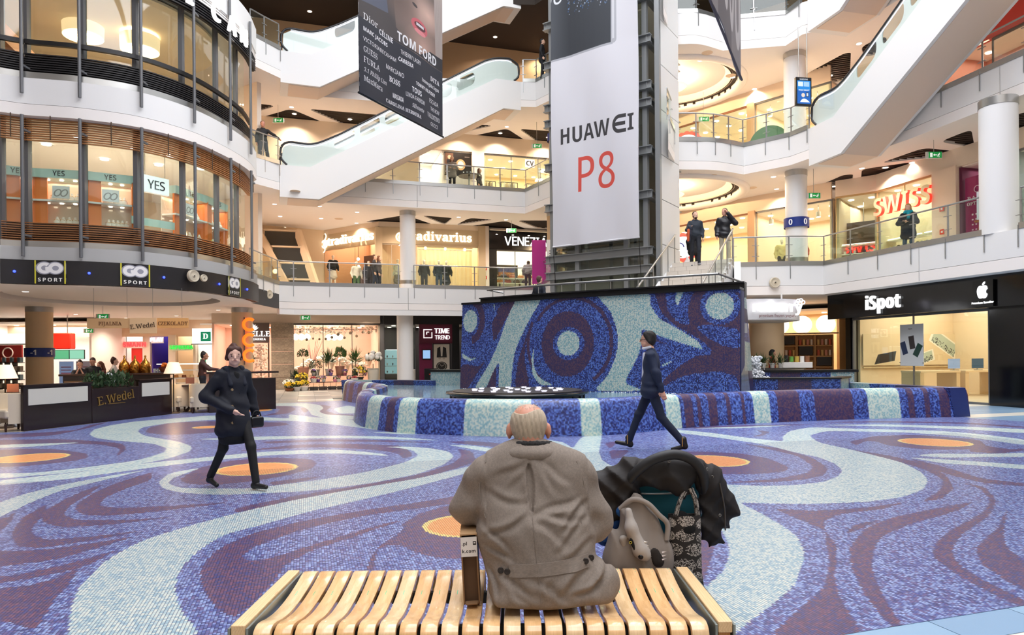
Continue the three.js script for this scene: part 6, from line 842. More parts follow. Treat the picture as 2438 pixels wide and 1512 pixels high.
  for (const [x, y] of [[-0.135, 0.6], [-0.108, 0.6], [0.222, 0.632], [0.248, 0.638]]) { const b = part('button', lathe([[0.001, 0.004], [0.006, 0.0035], [0.011, 0.006], [0.0135, 0.003], [0.0135, 0]], 16).rotateX(Math.PI / 2), M(0x2c241e, { r: 0.3 }), t); b.position.set(x, y, surf(x, y) + 0.004); }
  const seam = (pts) => part('seam', tube(pts.map(([x, y]) => [x, y, surf(x, y) + 0.0005]), 0.0022, 40, 5), coatMat, t);
  seam([[-0.2, 1.03], [-0.225, 0.94], [-0.22, 0.86], [-0.2, 0.8]]); seam([[0.2, 1.03], [0.228, 0.94], [0.225, 0.85], [0.21, 0.78]]); seam(line(0.0, 0.82, 0.03, 0.48, 14));
  // collar: jacket collar and a darker knitted one inside
  const ring = (r, y, rt, z0, a0, a1, dy) => Array.from({ length: 15 }, (_, i) => { const a = a0 + (a1 - a0) * i / 14; return [r * Math.sin(a) * 1.05, y + dy * Math.cos(a), z0 + r * Math.cos(a)]; });
  const chain = (p, r0) => p.slice(0, -1).map((q, i) => [...q, ...p[i + 1], r0, r0]);
  part('collar', blob([...chain(ring(0.098, 1.068, 0, -0.085, -2, 2, 0.012), 0.017), ...chain(ring(0.114, 1.05, 0, -0.085, -2.1, 2.1, 0.012), 0.022)], 0.02, 0.006), coatMat, t); part('knit_collar', blob(chain(ring(0.086, 1.094, 0, -0.09, -2.2, 2.2, 0.012), 0.0125), 0.01, 0.0045, (x, y, z) => 0.0015 * Math.sin(240 * Math.atan2(x, z + 0.09) * 0.35)), M(0x2b2a2a, { r: 0.9 }), t, 'dark knitted inner collar');
  // head, facing away
  const hd = [[-0.008, 1.192, -0.1, -0.008, 1.182, -0.125, 0.083, 0.083, 0.98, 1], [-0.008, 1.15, -0.16, -0.008, 1.09, -0.17, 0.06, 0.04], [-0.008, 1.14, -0.085, 0, 1.03, -0.085, 0.062, 0.07], [-0.094, 1.158, -0.115, -0.095, 1.125, -0.112, 0.013, 0.009, 0.7, 1.3], [0.08, 1.158, -0.115, 0.081, 1.125, -0.112, 0.013, 0.009, 0.7, 1.3], [-0.098, 1.168, -0.1, -0.1, 1.15, -0.098, 0.011, 0.012, 0.6, 1], [0.084, 1.168, -0.1, 0.086, 1.15, -0.098, 0.011, 0.012, 0.6, 1]];
  const limbs = [[0, 0.95, -0.1, 0.02, 0.6, -0.02, 0.1, 0.12, 1.3, 0.9], [-0.1, 0.54, -0.05, -0.13, 0.52, -0.46, 0.07, 0.06], [-0.13, 0.52, -0.46, -0.13, 0.1, -0.42, 0.05, 0.035], [0.13, 0.54, -0.05, 0.15, 0.52, -0.46, 0.07, 0.06], [0.15, 0.52, -0.46, 0.15, 0.1, -0.42, 0.05, 0.035], [-0.2, 0.95, -0.08, -0.28, 0.81, -0.1, 0.05, 0.045], [-0.28, 0.81, -0.1, -0.1, 0.72, -0.42, 0.045, 0.03], [0.2, 0.95, -0.08, 0.28, 0.74, -0.1, 0.05, 0.045], [0.28, 0.74, -0.1, 0.12, 0.66, -0.42, 0.045, 0.03]];
  const nz = (x, y, z) => 0.0008 * Math.sin(60 * y + 30 * x) * (y < 1.14 ? 1 : 0);
  part('body', mg([blob(hd, 0.022, 0.0042, nz), blob(limbs, 0.04, 0.013), blob(handPrims([-0.08, 0.7, -0.44], [-0.28, 0.81, -0.1], 1, 0.7), 0.008, 0.0045, null, 0.01), blob(handPrims([0.1, 0.64, -0.44], [0.28, 0.74, -0.1], -1, 0.7), 0.008, 0.0045, null, 0.01)]), M(0xd99a80, { r: 0.5 }), t, 'skin of head and hands');
  // short grey hair round a bald crown: a shell left open on top
  const hairTex = dataTex(128, 128, (x, y) => { const v = 232 + (hash(x, y >> 2) - 0.5) * 34; return [v, v * 0.97, v * 0.92]; });
  const hf = sdf([[-0.008, 1.19, -0.098, -0.008, 1.182, -0.125, 0.0862, 0.0855, 0.985, 1], [-0.008, 1.15, -0.088, -0.006, 1.118, -0.086, 0.066, 0.063]], 0.02, (x, y, z, d) => { const top = y - (1.243 + 0.05 * (z + 0.1) + 0.01 * Math.sin(40 * x)), front = -(z + 0.15), bot = 1.098 + 0.006 * Math.sin(55 * x) - y; const e = 0.001 * Math.sin(300 * x + 60 * y) ; return Math.max(d + e, top, front, bot) - d; });
  part('hair', net(hf, [-0.12, 1.05, -0.24], [0.11, 1.31, 0.02], 0.0036), M(0xd2c6b6, { r: 0.85, map: hairTex }), t, 'short grey hair round a bald crown');
  const fz = part('crown_hair', mg(Array.from({ length: 90 }, () => { const a = rr(-2.2, 2.2), e = rr(0.75, 1.25), r = 0.086, x = -0.008 + r * Math.sin(a) * Math.cos(e) * 0.98, y = 1.189 + r * Math.sin(e), z = -0.1 + r * Math.cos(a) * Math.cos(e); return bar([x, y, z], [x + rr(-0.008, 0.008), y + 0.006, z + rr(-0.01, 0.01)], 0.0006, 4); })), M(0xe6ddd0, { r: 0.8 }), t, 'thin white hairs'); fz.userData.kind = 'stuff';
  part('trousers', blob([[-0.1, 0.55, -0.02, -0.13, 0.54, -0.46, 0.085, 0.075], [-0.13, 0.53, -0.46, -0.13, 0.12, -0.42, 0.072, 0.058], [0.13, 0.55, -0.02, 0.15, 0.54, -0.46, 0.085, 0.075], [0.15, 0.53, -0.46, 0.15, 0.12, -0.42, 0.072, 0.058]], 0.03, 0.013), M(0x2a2c30, { r: 0.85 }), t);
  for (const x of [-0.13, 0.15]) part('shoe', blob([[x, 0.05, -0.4, x, 0.04, -0.6, 0.048, 0.038]], 0.02, 0.01), M(0x1a1714, { r: 0.5 }), t);
}
// ---------- cardboard box beside him ----------
{
  const lab = canvasTex(128, 160, (c, w, h) => { c.fillStyle = '#e9e4de'; c.fillRect(0, 0, w, h); c.fillStyle = '#26221f'; c.font = 'bold 38px sans-serif'; c.fillText('.pl', 6, 66); c.fillText('k.com', 6, 128); c.fillRect(96, 36, 26, 30); c.fillStyle = '#e9e4de'; c.fillRect(102, 44, 14, 10); });
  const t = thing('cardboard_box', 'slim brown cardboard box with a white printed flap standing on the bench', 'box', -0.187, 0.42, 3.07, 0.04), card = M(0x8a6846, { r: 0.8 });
  t.rotation.z = 0.045; part('sleeve', mg([box(0.07, 0.3, 0.006, 0, 0.15, -0.11), box(0.006, 0.3, 0.22, 0.033, 0.15, 0), box(0.006, 0.3, 0.22, -0.033, 0.15, 0), box(0.07, 0.006, 0.22, 0, 0.004, 0)]), card, t); part('shaded_front_panel', box(0.06, 0.2, 0.004, 0, 0.105, 0.085), M(0x5f4630, { r: 0.8 }), t); part('lid', box(0.074, 0.006, 0.2, 0, 0.304, 0.015), M(0xb9946a, { r: 0.8 }), t, 'kraft lid flap');  // front and sides in darker brown than the lid: their shadow is painted in
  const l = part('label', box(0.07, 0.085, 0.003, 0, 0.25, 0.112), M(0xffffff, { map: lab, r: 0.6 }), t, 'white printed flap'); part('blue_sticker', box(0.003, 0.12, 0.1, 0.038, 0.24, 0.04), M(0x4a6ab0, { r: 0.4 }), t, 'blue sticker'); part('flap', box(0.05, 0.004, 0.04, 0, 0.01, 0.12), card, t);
}
// ---------- push chair with its load ----------
{
  const X0 = 0.83, D0 = 3.72, t = thing('pushchair', 'pushchair with a black curved handle and teal seat behind the bench', 'pushchair', X0, 0, D0), fr = M(0x1b1b1d, { r: 0.4, m: 0.3 });
  part('handle', tube([[-0.24, 0.72, 0.1], [-0.232, 0.83, 0.17], [-0.18, 0.905, 0.2], [-0.1, 0.958, 0.21], [0, 0.98, 0.21], [0.085, 0.955, 0.21], [0.14, 0.895, 0.2], [0.168, 0.81, 0.17], [0.175, 0.7, 0.1]], 0.026, 60, 12), M(0x1d1d1f, { r: 0.55 }), t, 'padded black handle arch');
  part('seat_back', blob([[-0.16, 0.78, -0.02, 0.1, 0.78, -0.02, 0.1, 0.1, 1, 0.6], [-0.14, 0.6, 0.0, 0.08, 0.6, 0.0, 0.12, 0.12, 1, 0.6]], 0.06, 0.011, folds(0.005)), M(0x16616f, { r: 0.8 }), t, 'teal seat fabric'); part('zip_line', tube([[-0.2, 0.755, 0.07], [-0.08, 0.752, 0.085], [0.06, 0.757, 0.08], [0.14, 0.77, 0.06]], 0.005, 20, 5), M(0x8c8c88, { m: 0.5, r: 0.4 }), t);
  for (const [a, b] of [[[-0.19, 0.84, 0.12], [-0.15, 0.73, 0.11]], [[0.12, 0.83, 0.1], [0.07, 0.73, 0.11]]]) part('strap', bar(a, b, 0.008, 6), fr, t);
  for (const x of [-0.24, 0.175]) { part('frame_tube', tube([[x, 0.72, 0.1], [x, 0.45, -0.15], [x, 0.12, -0.5]], 0.016, 20, 8), fr, t); part('frame_tube', tube([[x, 0.5, -0.1], [x, 0.14, 0.12]], 0.016, 8, 8), fr, t); for (const z of [0.12, -0.5]) { part('wheel', new THREE.TorusGeometry(0.1, 0.022, 8, 24).rotateY(Math.PI / 2).translate(x, 0.122, z), M(0x141414, { r: 0.8 }), t); part('hub', cyl(0.03, 0.03, 0.03, 0, 0, 0, 12).rotateZ(Math.PI / 2).translate(x, 0.122, z), MGREY, t); } }
  part('basket', rbox(0.38, 0.14, 0.4, -0.03, 0.26, -0.15, 0.04), M(0x202022, { r: 0.9 }), t); part('yellow_tag', ball(0.022, -0.22, 0.805, 0.1, 8), M(0xd8c21c), t);
  const jk = thing('draped_jacket', 'black winter jacket thrown over the pushchair handle', 'jacket', X0, 0, D0), jf = (x, y, z) => 0.016 * Math.abs(Math.sin(17 * x + 12 * y + 2.2 * Math.sin(9 * y + 4 * x))) - 0.008 + 0.006 * Math.abs(Math.sin(33 * y - 21 * x + 2 * Math.sin(15 * x))) - 0.003;
  part('jacket_body', blob([[-0.2, 0.89, 0.12, 0.12, 0.9, 0.12, 0.062, 0.06], [-0.2, 0.87, 0.1, -0.36, 0.8, 0.1, 0.075, 0.075], [-0.36, 0.8, 0.1, -0.33, 0.67, 0.12, 0.075, 0.06], [-0.25, 0.84, 0.14, -0.24, 0.68, 0.15, 0.06, 0.05], [-0.12, 0.86, 0.13, 0.08, 0.85, 0.13, 0.06, 0.06], [0.0, 0.83, 0.15, 0.04, 0.79, 0.15, 0.05, 0.045]], 0.05, 0.008, jf), M(0x1f1a18, { r: 0.7 }), jk);
  part('jacket_front', blob([[0.13, 0.9, 0.12, 0.2, 0.8, 0.14, 0.06, 0.06], [0.2, 0.82, 0.14, 0.2, 0.56, 0.15, 0.065, 0.05, 1, 0.6], [0.22, 0.84, 0.1, 0.31, 0.68, 0.1, 0.06, 0.06, 1, 0.7], [0.28, 0.7, 0.1, 0.27, 0.6, 0.1, 0.06, 0.045, 1, 0.7], [0.2, 0.58, 0.15, 0.23, 0.47, 0.15, 0.05, 0.018, 1, 0.5]], 0.04, 0.008, jf), M(0x1c1716, { r: 0.75 }), jk); part('zip', tube([[0.235, 0.83, 0.2], [0.262, 0.7, 0.19], [0.268, 0.58, 0.18]], 0.004, 14, 5), M(0x5a5652, { m: 0.6, r: 0.4 }), jk);
  for (const [x, y, z] of [[0.2, 0.86, 0.19], [0.24, 0.66, 0.185], [-0.16, 0.925, 0.19], [-0.02, 0.94, 0.18], [0.175, 0.9, 0.19]]) part('snap_button', new THREE.TorusGeometry(0.006, 0.0025, 6, 12).translate(x, y, z), M(0x8a8680, { m: 0.8, r: 0.3 }), jk);
  // tote with a print of dotted discs
  const dots = canvasTex(256, 512, (c, w, h) => { c.fillStyle = '#2b2622'; c.fillRect(0, 0, w, h); for (const [x, y, r] of [[40, 60, 40], [125, 40, 46], [215, 70, 44], [30, 160, 44], [120, 150, 52], [222, 175, 50], [60, 262, 54], [170, 262, 54], [245, 280, 40], [30, 370, 46], [120, 380, 58], [220, 372, 52], [60, 476, 46], [166, 480, 52], [246, 470, 40]]) { for (let a = 0; a < 240; a++) { const q = Math.sqrt(rnd()) * r * 0.92, th = rnd() * 6.283; c.fillStyle = '#cfc6bb'; c.beginPath(); c.arc(x + q * Math.cos(th), y + q * Math.sin(th), 2.3, 0, 7); c.fill(); } } });
  const bag = thing('patterned_tote', 'dark tote bag printed with pale dotted discs hanging on the pushchair', 'bag', X0, 0, D0), bg = new THREE.CylinderGeometry(0.082, 0.088, 0.34, 28, 8, true, -1.7, 3.4), bp = bg.attributes.position; for (let i = 0; i < bp.count; i++) { bp.setZ(i, bp.getZ(i) * 0.6); } bg.computeVertexNormals();
  const bo = part('bag_body', bg, M(0xffffff, { map: dots, r: 0.85, side: 2 }), bag); bo.position.set(0.055, 0.5, 0.19); part('bag_back', box(0.165, 0.34, 0.01, 0.055, 0.5, 0.18), M(0x2b2622), bag); part('bag_mouth', blob([[0.03, 0.64, 0.2, 0.06, 0.6, 0.21, 0.05, 0.055, 1, 0.6]], 0.02, 0.009), M(0x0a0a0a, { r: 0.95 }), bag, 'black round opening'); part('bag_bottom', rbox(0.16, 0.02, 0.1, 0.055, 0.335, 0.2, 0.008), M(0x2b2622), bag);
  part('bag_strap', mg([tube([[0.0, 0.66, 0.22], [0.03, 0.74, 0.2], [0.07, 0.8, 0.18]], 0.012, 12, 6), tube([[0.12, 0.64, 0.2], [0.11, 0.74, 0.2], [0.09, 0.8, 0.18]], 0.014, 12, 6)]), M(0xffffff, { map: dots, r: 0.9 }), bag);
  // grey hooded garment with an animal hood
  const hood = thing('animal_hood_jacket', 'grey fleece jacket with a toothed animal hood hung on the pushchair', 'jacket', X0, 0, D0), fl = M(0x8f857c, { r: 0.95 }), hf = (x, y, z) => 0.014 * Math.abs(Math.sin(24 * x + 5 * y + 1.6 * Math.sin(9 * y))) - 0.007 + 0.003 * Math.sin(80 * x);
  part('fleece', blob([[-0.2, 0.72, 0.2, -0.16, 0.5, 0.22, 0.055, 0.095, 1, 0.55], [-0.2, 0.6, 0.2, -0.22, 0.42, 0.22, 0.08, 0.11, 1.15, 0.5], [-0.3, 0.45, 0.2, -0.1, 0.42, 0.22, 0.08, 0.08, 1, 0.5]], 0.06, 0.0075, hf), fl, hood); part('hood_edge', tube([[-0.28, 0.7, 0.2], [-0.22, 0.755, 0.23], [-0.15, 0.74, 0.25], [-0.09, 0.68, 0.25], [-0.045, 0.63, 0.24], [-0.05, 0.55, 0.24]], 0.014, 40, 8), M(0x9d938a, { r: 0.95 }), hood);
  part('muzzle', blob([[-0.245, 0.7, 0.25, -0.235, 0.62, 0.27, 0.018, 0.026], [-0.235, 0.62, 0.27, -0.19, 0.51, 0.28, 0.028, 0.036], [-0.19, 0.51, 0.28, -0.17, 0.485, 0.285, 0.036, 0.03], [-0.275, 0.56, 0.25, -0.27, 0.53, 0.25, 0.018, 0.014]], 0.03, 0.0065), M(0xb4aca4, { r: 0.95 }), hood, 'pale animal head of the hood'); part('eye_patch', blob([[-0.235, 0.56, 0.291, -0.215, 0.515, 0.302, 0.018, 0.014, 0.8, 0.6]], 0.01, 0.005), M(0x171413, { r: 0.9 }), hood); part('nose', ball(0.014, -0.196, 0.487, 0.312, 10), MBLACK, hood); part('eye', new THREE.TorusGeometry(0.006, 0.0018, 6, 12).translate(-0.245, 0.555, 0.305), M(0xc9b83c), hood);
  for (let k = 0; k < 5; k++) part('tooth', new THREE.ConeGeometry(0.007, 0.022, 5).rotateZ(-1.6).translate(-0.165 + k * 0.004, 0.555 - k * 0.018, 0.295), M(0xf0ece4), hood); part('paw_patch', blob([[-0.12, 0.49, 0.27, -0.1, 0.45, 0.275, 0.028, 0.03, 1, 0.4]], 0.01, 0.006), M(0x2a2420, { r: 0.9 }), hood, 'dark paw patch'); for (let k = 0; k < 3; k++) part('claw', new THREE.ConeGeometry(0.006, 0.026, 5).rotateZ(-1.3).translate(-0.07, 0.5 - k * 0.018, 0.28), M(0xe8d9d2), hood);
  const bc = thing('blue_cloth', 'bright blue cloth tucked beside the grey hood jacket', 'cloth', X0, 0, D0); part('fold', blob([[-0.3, 0.73, 0.12, -0.34, 0.55, 0.13, 0.05, 0.06, 1, 0.6]], 0.02, 0.009, folds(0.006)), M(0x1d4a8a, { r: 0.8 }), bc); part('fold', blob([[-0.24, 0.74, 0.16, -0.27, 0.68, 0.16, 0.03, 0.03]], 0.02, 0.009), M(0x2a62a8, { r: 0.8 }), bc);
}

// ---------- shops: open rooms behind their fronts ----------
const frameOf = (a, b, y) => { const g = new THREE.Group(); g.position.set(a[0], y, -a[1]); g.rotation.y = turnOf(a, b); return g; };
const discG = cyl(0.1, 0.1, 0.02, 0, 0, 0, 14);
function room(label, a, b, y0, y1, depth, wall, light, power, spots = [4, 3], floorC = 0xcdbca4) {
  light = new THREE.Color(light).lerp(new THREE.Color(0xffffff), 0.5); power *= 0.5; const L = dist(a, b), h = y1 - y0, s = struct('wall_shop', null, null, label); s.position.set(a[0], y0, -a[1]); s.rotation.y = turnOf(a, b);
  const wm = M(wall, { r: 0.8 });
  part('back_wall', box(L, h, 0.1, L / 2, h / 2, -depth), wm, s); for (const x of [0.05, L - 0.05]) part('side_wall', box(0.1, h, depth, x, h / 2, -depth / 2), wm, s); part('shop_floor', box(L, 0.03, depth, L / 2, 0.02, -depth / 2), M(floorC, { r: 0.4 }), s); part('shop_ceiling', box(L, 0.08, depth, L / 2, h - 0.04, -depth / 2), M(0xf2e8dc, { r: 0.8 }), s);
  for (let i = 0; i < spots[0]; i++) for (let j = 0; j < spots[1]; j++) { const d = part('ceiling_spot', discG, MLAMP, s, 'round bright ceiling lamp'); d.position.set(L * (i + 0.5) / spots[0], h - 0.1, -depth * (j + 0.5) / spots[1]); }
  if (power) { const c = along(a, b, L / 2, -depth / 2), l = new THREE.RectAreaLight(light, power, L * 0.85, depth * 0.8); l.position.set(c[0], y1 - 0.16, -c[1]); l.rotation.order = 'YXZ'; l.rotation.set(-Math.PI / 2, turnOf(a, b), 0); scene.add(l); }
  return s;
}
function windowFront(label, a, b, y0, y1, panes, frameMat = MGREY, off = 0.02) {
  const L = dist(a, b), t = thing('shop_window', label, 'shop window', a[0], y0, a[1], turnOf(a, b)), h = y1 - y0;
  for (let k = 0; k < panes; k++) part('pane', box(L / panes - 0.03, h - 0.06, 0.012, L * (k + 0.5) / panes, h / 2, off), MGLASS, t); part('frame', mg([box(L, 0.06, 0.08, L / 2, 0.03, off), box(L, 0.06, 0.08, L / 2, h - 0.03, off), ...Array.from({ length: panes + 1 }, (_, k) => box(0.03, h, 0.05, L * k / panes, h / 2, off))]), frameMat, t); return t;
}
function band(name, label, a, b, y0, y1, mat, dep = 0.2, z = 0) { const L = dist(a, b), t = thing(name, label, 'sign', a[0], y0, a[1], turnOf(a, b)); part('board', box(L, y1 - y0, dep, L / 2, (y1 - y0) / 2, z), mat, t); t.L = L; t.z = z + dep / 2; return t; }
function sign(t, text, font, size, x, y, mat, spacing = 0, depth = 0.06, label) { const o = part('lettering', letters(text, font, size, depth, spacing), mat, t, label || 'lit lettering'); o.position.set(x, y, t.z + 0.01); return o; }
function pier(label, a, b, y0, y1, mat, th = 0.3) { const L = dist(a, b), o = struct('pillar', box(L, y1 - y0, th, 0, 0, 0), mat, label); const c = along(a, b, L / 2, 0); o.position.set(c[0], (y0 + y1) / 2, -c[1]); o.rotation.y = turnOf(a, b); return o; }
function at2(a, b, s, off, y) { const p = along(a, b, s, off); return [p[0], y, p[1]]; }
// mannequins
const manB = blob([[0, 1.62, 0.01, 0, 1.56, 0.03, 0.075, 0.055], [0, 1.52, 0, 0, 1.42, 0, 0.04, 0.05], [-0.16, 1.4, 0, 0.16, 1.4, 0, 0.05, 0.05], [0.18, 1.38, 0, 0.24, 1.1, -0.02, 0.045, 0.038], [0.24, 1.1, -0.02, 0.26, 0.86, 0.05, 0.038, 0.03], [-0.18, 1.38, 0, -0.24, 1.1, -0.02, 0.045, 0.038], [-0.24, 1.1, -0.02, -0.22, 0.86, 0.08, 0.038, 0.03], [0, 1.3, 0, 0, 0.95, 0, 0.1, 0.1, 1.2, 0.8], [0.09, 0.9, 0, 0.1, 0.1, 0.02, 0.07, 0.035], [-0.09, 0.9, 0, -0.1, 0.1, 0, 0.07, 0.035]], 0.04, 0.017), manT = blob([[-0.15, 1.38, 0, 0.15, 1.38, 0, 0.075, 0.075], [0, 1.3, 0, 0, 0.95, 0, 0.125, 0.13, 1.3, 0.9], [0.19, 1.36, 0, 0.25, 1.1, -0.02, 0.065, 0.055], [0.25, 1.1, -0.02, 0.26, 0.92, 0.04, 0.055, 0.045], [-0.19, 1.36, 0, -0.25, 1.1, -0.02, 0.065, 0.055], [-0.25, 1.1, -0.02, -0.23, 0.92, 0.07, 0.055, 0.045]], 0.05, 0.015, folds(0.008)), manL = blob([[0.09, 0.92, 0, 0.1, 0.12, 0.02, 0.09, 0.06], [-0.09, 0.92, 0, -0.1, 0.12, 0, 0.09, 0.06], [-0.06, 0.94, 0, 0.06, 0.94, 0, 0.11, 0.11]], 0.03, 0.016, folds(0.006)), manS = blob([[0, 0.95, 0, 0, 0.62, 0, 0.12, 0.19, 1.15, 0.9]], 0.03, 0.015, folds(0.01));
function mannequin([X, y, D], turn, top, low, label, skirt) { const t = thing('mannequin', label, 'mannequin', X, y, D, turn); part('figure', manB, M(0xe9ddcd, { r: 0.5 }), t); part('top', manT, M(top, { r: 0.8 }), t); part(skirt ? 'skirt' : 'trousers', skirt ? manS : manL, M(low, { r: 0.8 }), t); part('stand', cyl(0.2, 0.2, 0.02, 0, 0.01, 0, 18), MSTEEL, t); }
// goods
const bagG = blob([[-0.1, 0.08, 0, 0.1, 0.08, 0, 0.09, 0.09, 1, 0.55]], 0.03, 0.02), strapG = new THREE.TorusGeometry(0.08, 0.01, 6, 14, Math.PI).translate(0, 0.16, 0), shoeG = blob([[-0.05, 0.03, 0, 0.09, 0.03, 0, 0.04, 0.03], [-0.06, 0.04, 0, -0.06, 0.1, 0, 0.04, 0.042]], 0.03, 0.018), bootG = blob([[-0.05, 0.03, 0, 0.09, 0.03, 0, 0.04, 0.03], [-0.06, 0.04, 0, -0.06, 0.32, 0, 0.042, 0.055]], 0.03, 0.02);
function handbag([X, y, D], turn, c, label, group) { const t = thing('display_handbag', label, 'bag', X, y, D, turn, group); part('bag_body', bagG, M(c, { r: 0.5 }), t); part('handle', strapG, M(c, { r: 0.5 }), t); }
function shoe([X, y, D], turn, c, tall, label, group) { const t = single('display_shoe', tall ? bootG : shoeG, M(c, { r: 0.4 }), label, 'shoe', group); t.position.set(X, y, -D); t.rotation.y = turn; }
const leaf = (l, w) => { const g = new THREE.BufferGeometry(); g.setAttribute('position', new THREE.Float32BufferAttribute([0, 0, 0, w / 2, l * 0.45, 0.02 * l, 0, l, -0.12 * l, -w / 2, l * 0.45, 0.02 * l, 0, l * 0.5, -0.03 * l], 3)); g.setAttribute('uv', new THREE.Float32BufferAttribute([0, 0, 1, 0, 1, 1, 0, 1, 0.5, 0.5], 2)); g.setIndex([0, 1, 4, 1, 2, 4, 2, 3, 4, 3, 0, 4]); g.computeVertexNormals(); return g.toNonIndexed(); };
function leaves(n, l, w, place) { const base = leaf(l, w), m = new THREE.Matrix4(), e = new THREE.Euler(), q = new THREE.Quaternion(), out = []; for (let i = 0; i < n; i++) { const [p, tilt, yaw, s] = place(i); q.setFromEuler(e.set(tilt, yaw, 0, 'YXZ')); out.push(base.clone().applyMatrix4(m.compose(new THREE.Vector3(...p), q, new THREE.Vector3(s, s, s)))); } return mg(out); }
const GREEN = [0x2f4a22, 0x3c5a2a, 0x4a6a30, 0x26401f].map((c) => M(c, { r: 0.7, t: 0.2, side: 2 }));
const bush = (r, n = 160, l = 0.09) => leaves(n, l, l * 0.5, () => { const a = rnd() * 6.28, e = Math.acos(rr(-0.4, 1)), q = r * Math.cbrt(rr(0.2, 1)); return [[q * Math.sin(e) * Math.cos(a), q * Math.cos(e) + r * 0.6, q * Math.sin(e) * Math.sin(a)], rr(-0.6, 1.4), a, rr(0.7, 1.2)]; });
const spiky = (n, l, h) => leaves(n, l, l * 0.1, () => [[rr(-0.02, 0.02), h + rr(-0.12, 0.12), rr(-0.02, 0.02)], rr(0.1, 1.6), rnd() * 6.28, rr(0.7, 1.1)]);
const potG = (r, h) => lathe([[0.01, 0], [r * 0.72, 0], [r, h], [r * 1.06, h], [r * 1.06, h - 0.03], [r * 0.92, h - 0.03], [0.01, h - 0.04]], 20);
const blooms = (n, r, s, y0) => mg(Array.from({ length: n }, () => { const a = rnd() * 6.28, e = Math.acos(rr(0, 1)), q = r * rr(0.85, 1.1); return ball(s * rr(0.8, 1.2), q * Math.sin(e) * Math.cos(a), q * Math.cos(e) * 0.8 + y0, q * Math.sin(e) * Math.sin(a), 6); }));
function plant(X, y, D, label, o) {   // pot, foliage and, where it has them, a stem and blooms
  const t = thing(o.name || 'potted_plant', label, 'plant', X, y, D), pr = o.pr || 0.14, ph = o.ph || 0.3;
  part('pot', potG(pr, ph), M(o.pot || 0xb87a5a, { r: 0.6 }), t); part('soil', cyl(pr * 0.9, pr * 0.9, 0.02, 0, ph - 0.04, 0, 14), M(0x2a1f17), t);
  if (o.stem) part('stem', cyl(0.022, 0.016, o.stem, 0, ph + o.stem / 2 - 0.05, 0, 7), M(0x5a4630), t);
  const f = part('foliage', o.spike ? spiky(o.n || 46, o.spike, ph + (o.stem || 0)) : bush(o.r || 0.2, o.n || 150, o.leaf || 0.09), GREEN[o.g || 0], t); if (!o.spike) f.position.y = ph + (o.stem || 0) - 0.06; f.userData.kind = 'stuff';
  if (o.bloom) { const b = part('blooms', blooms(o.bn || 30, o.r * 1.02, o.bs || 0.035, ph + (o.stem || 0) + o.r * 0.55), M(o.bloom, { r: 0.8 }), t); b.userData.kind = 'stuff'; }
}

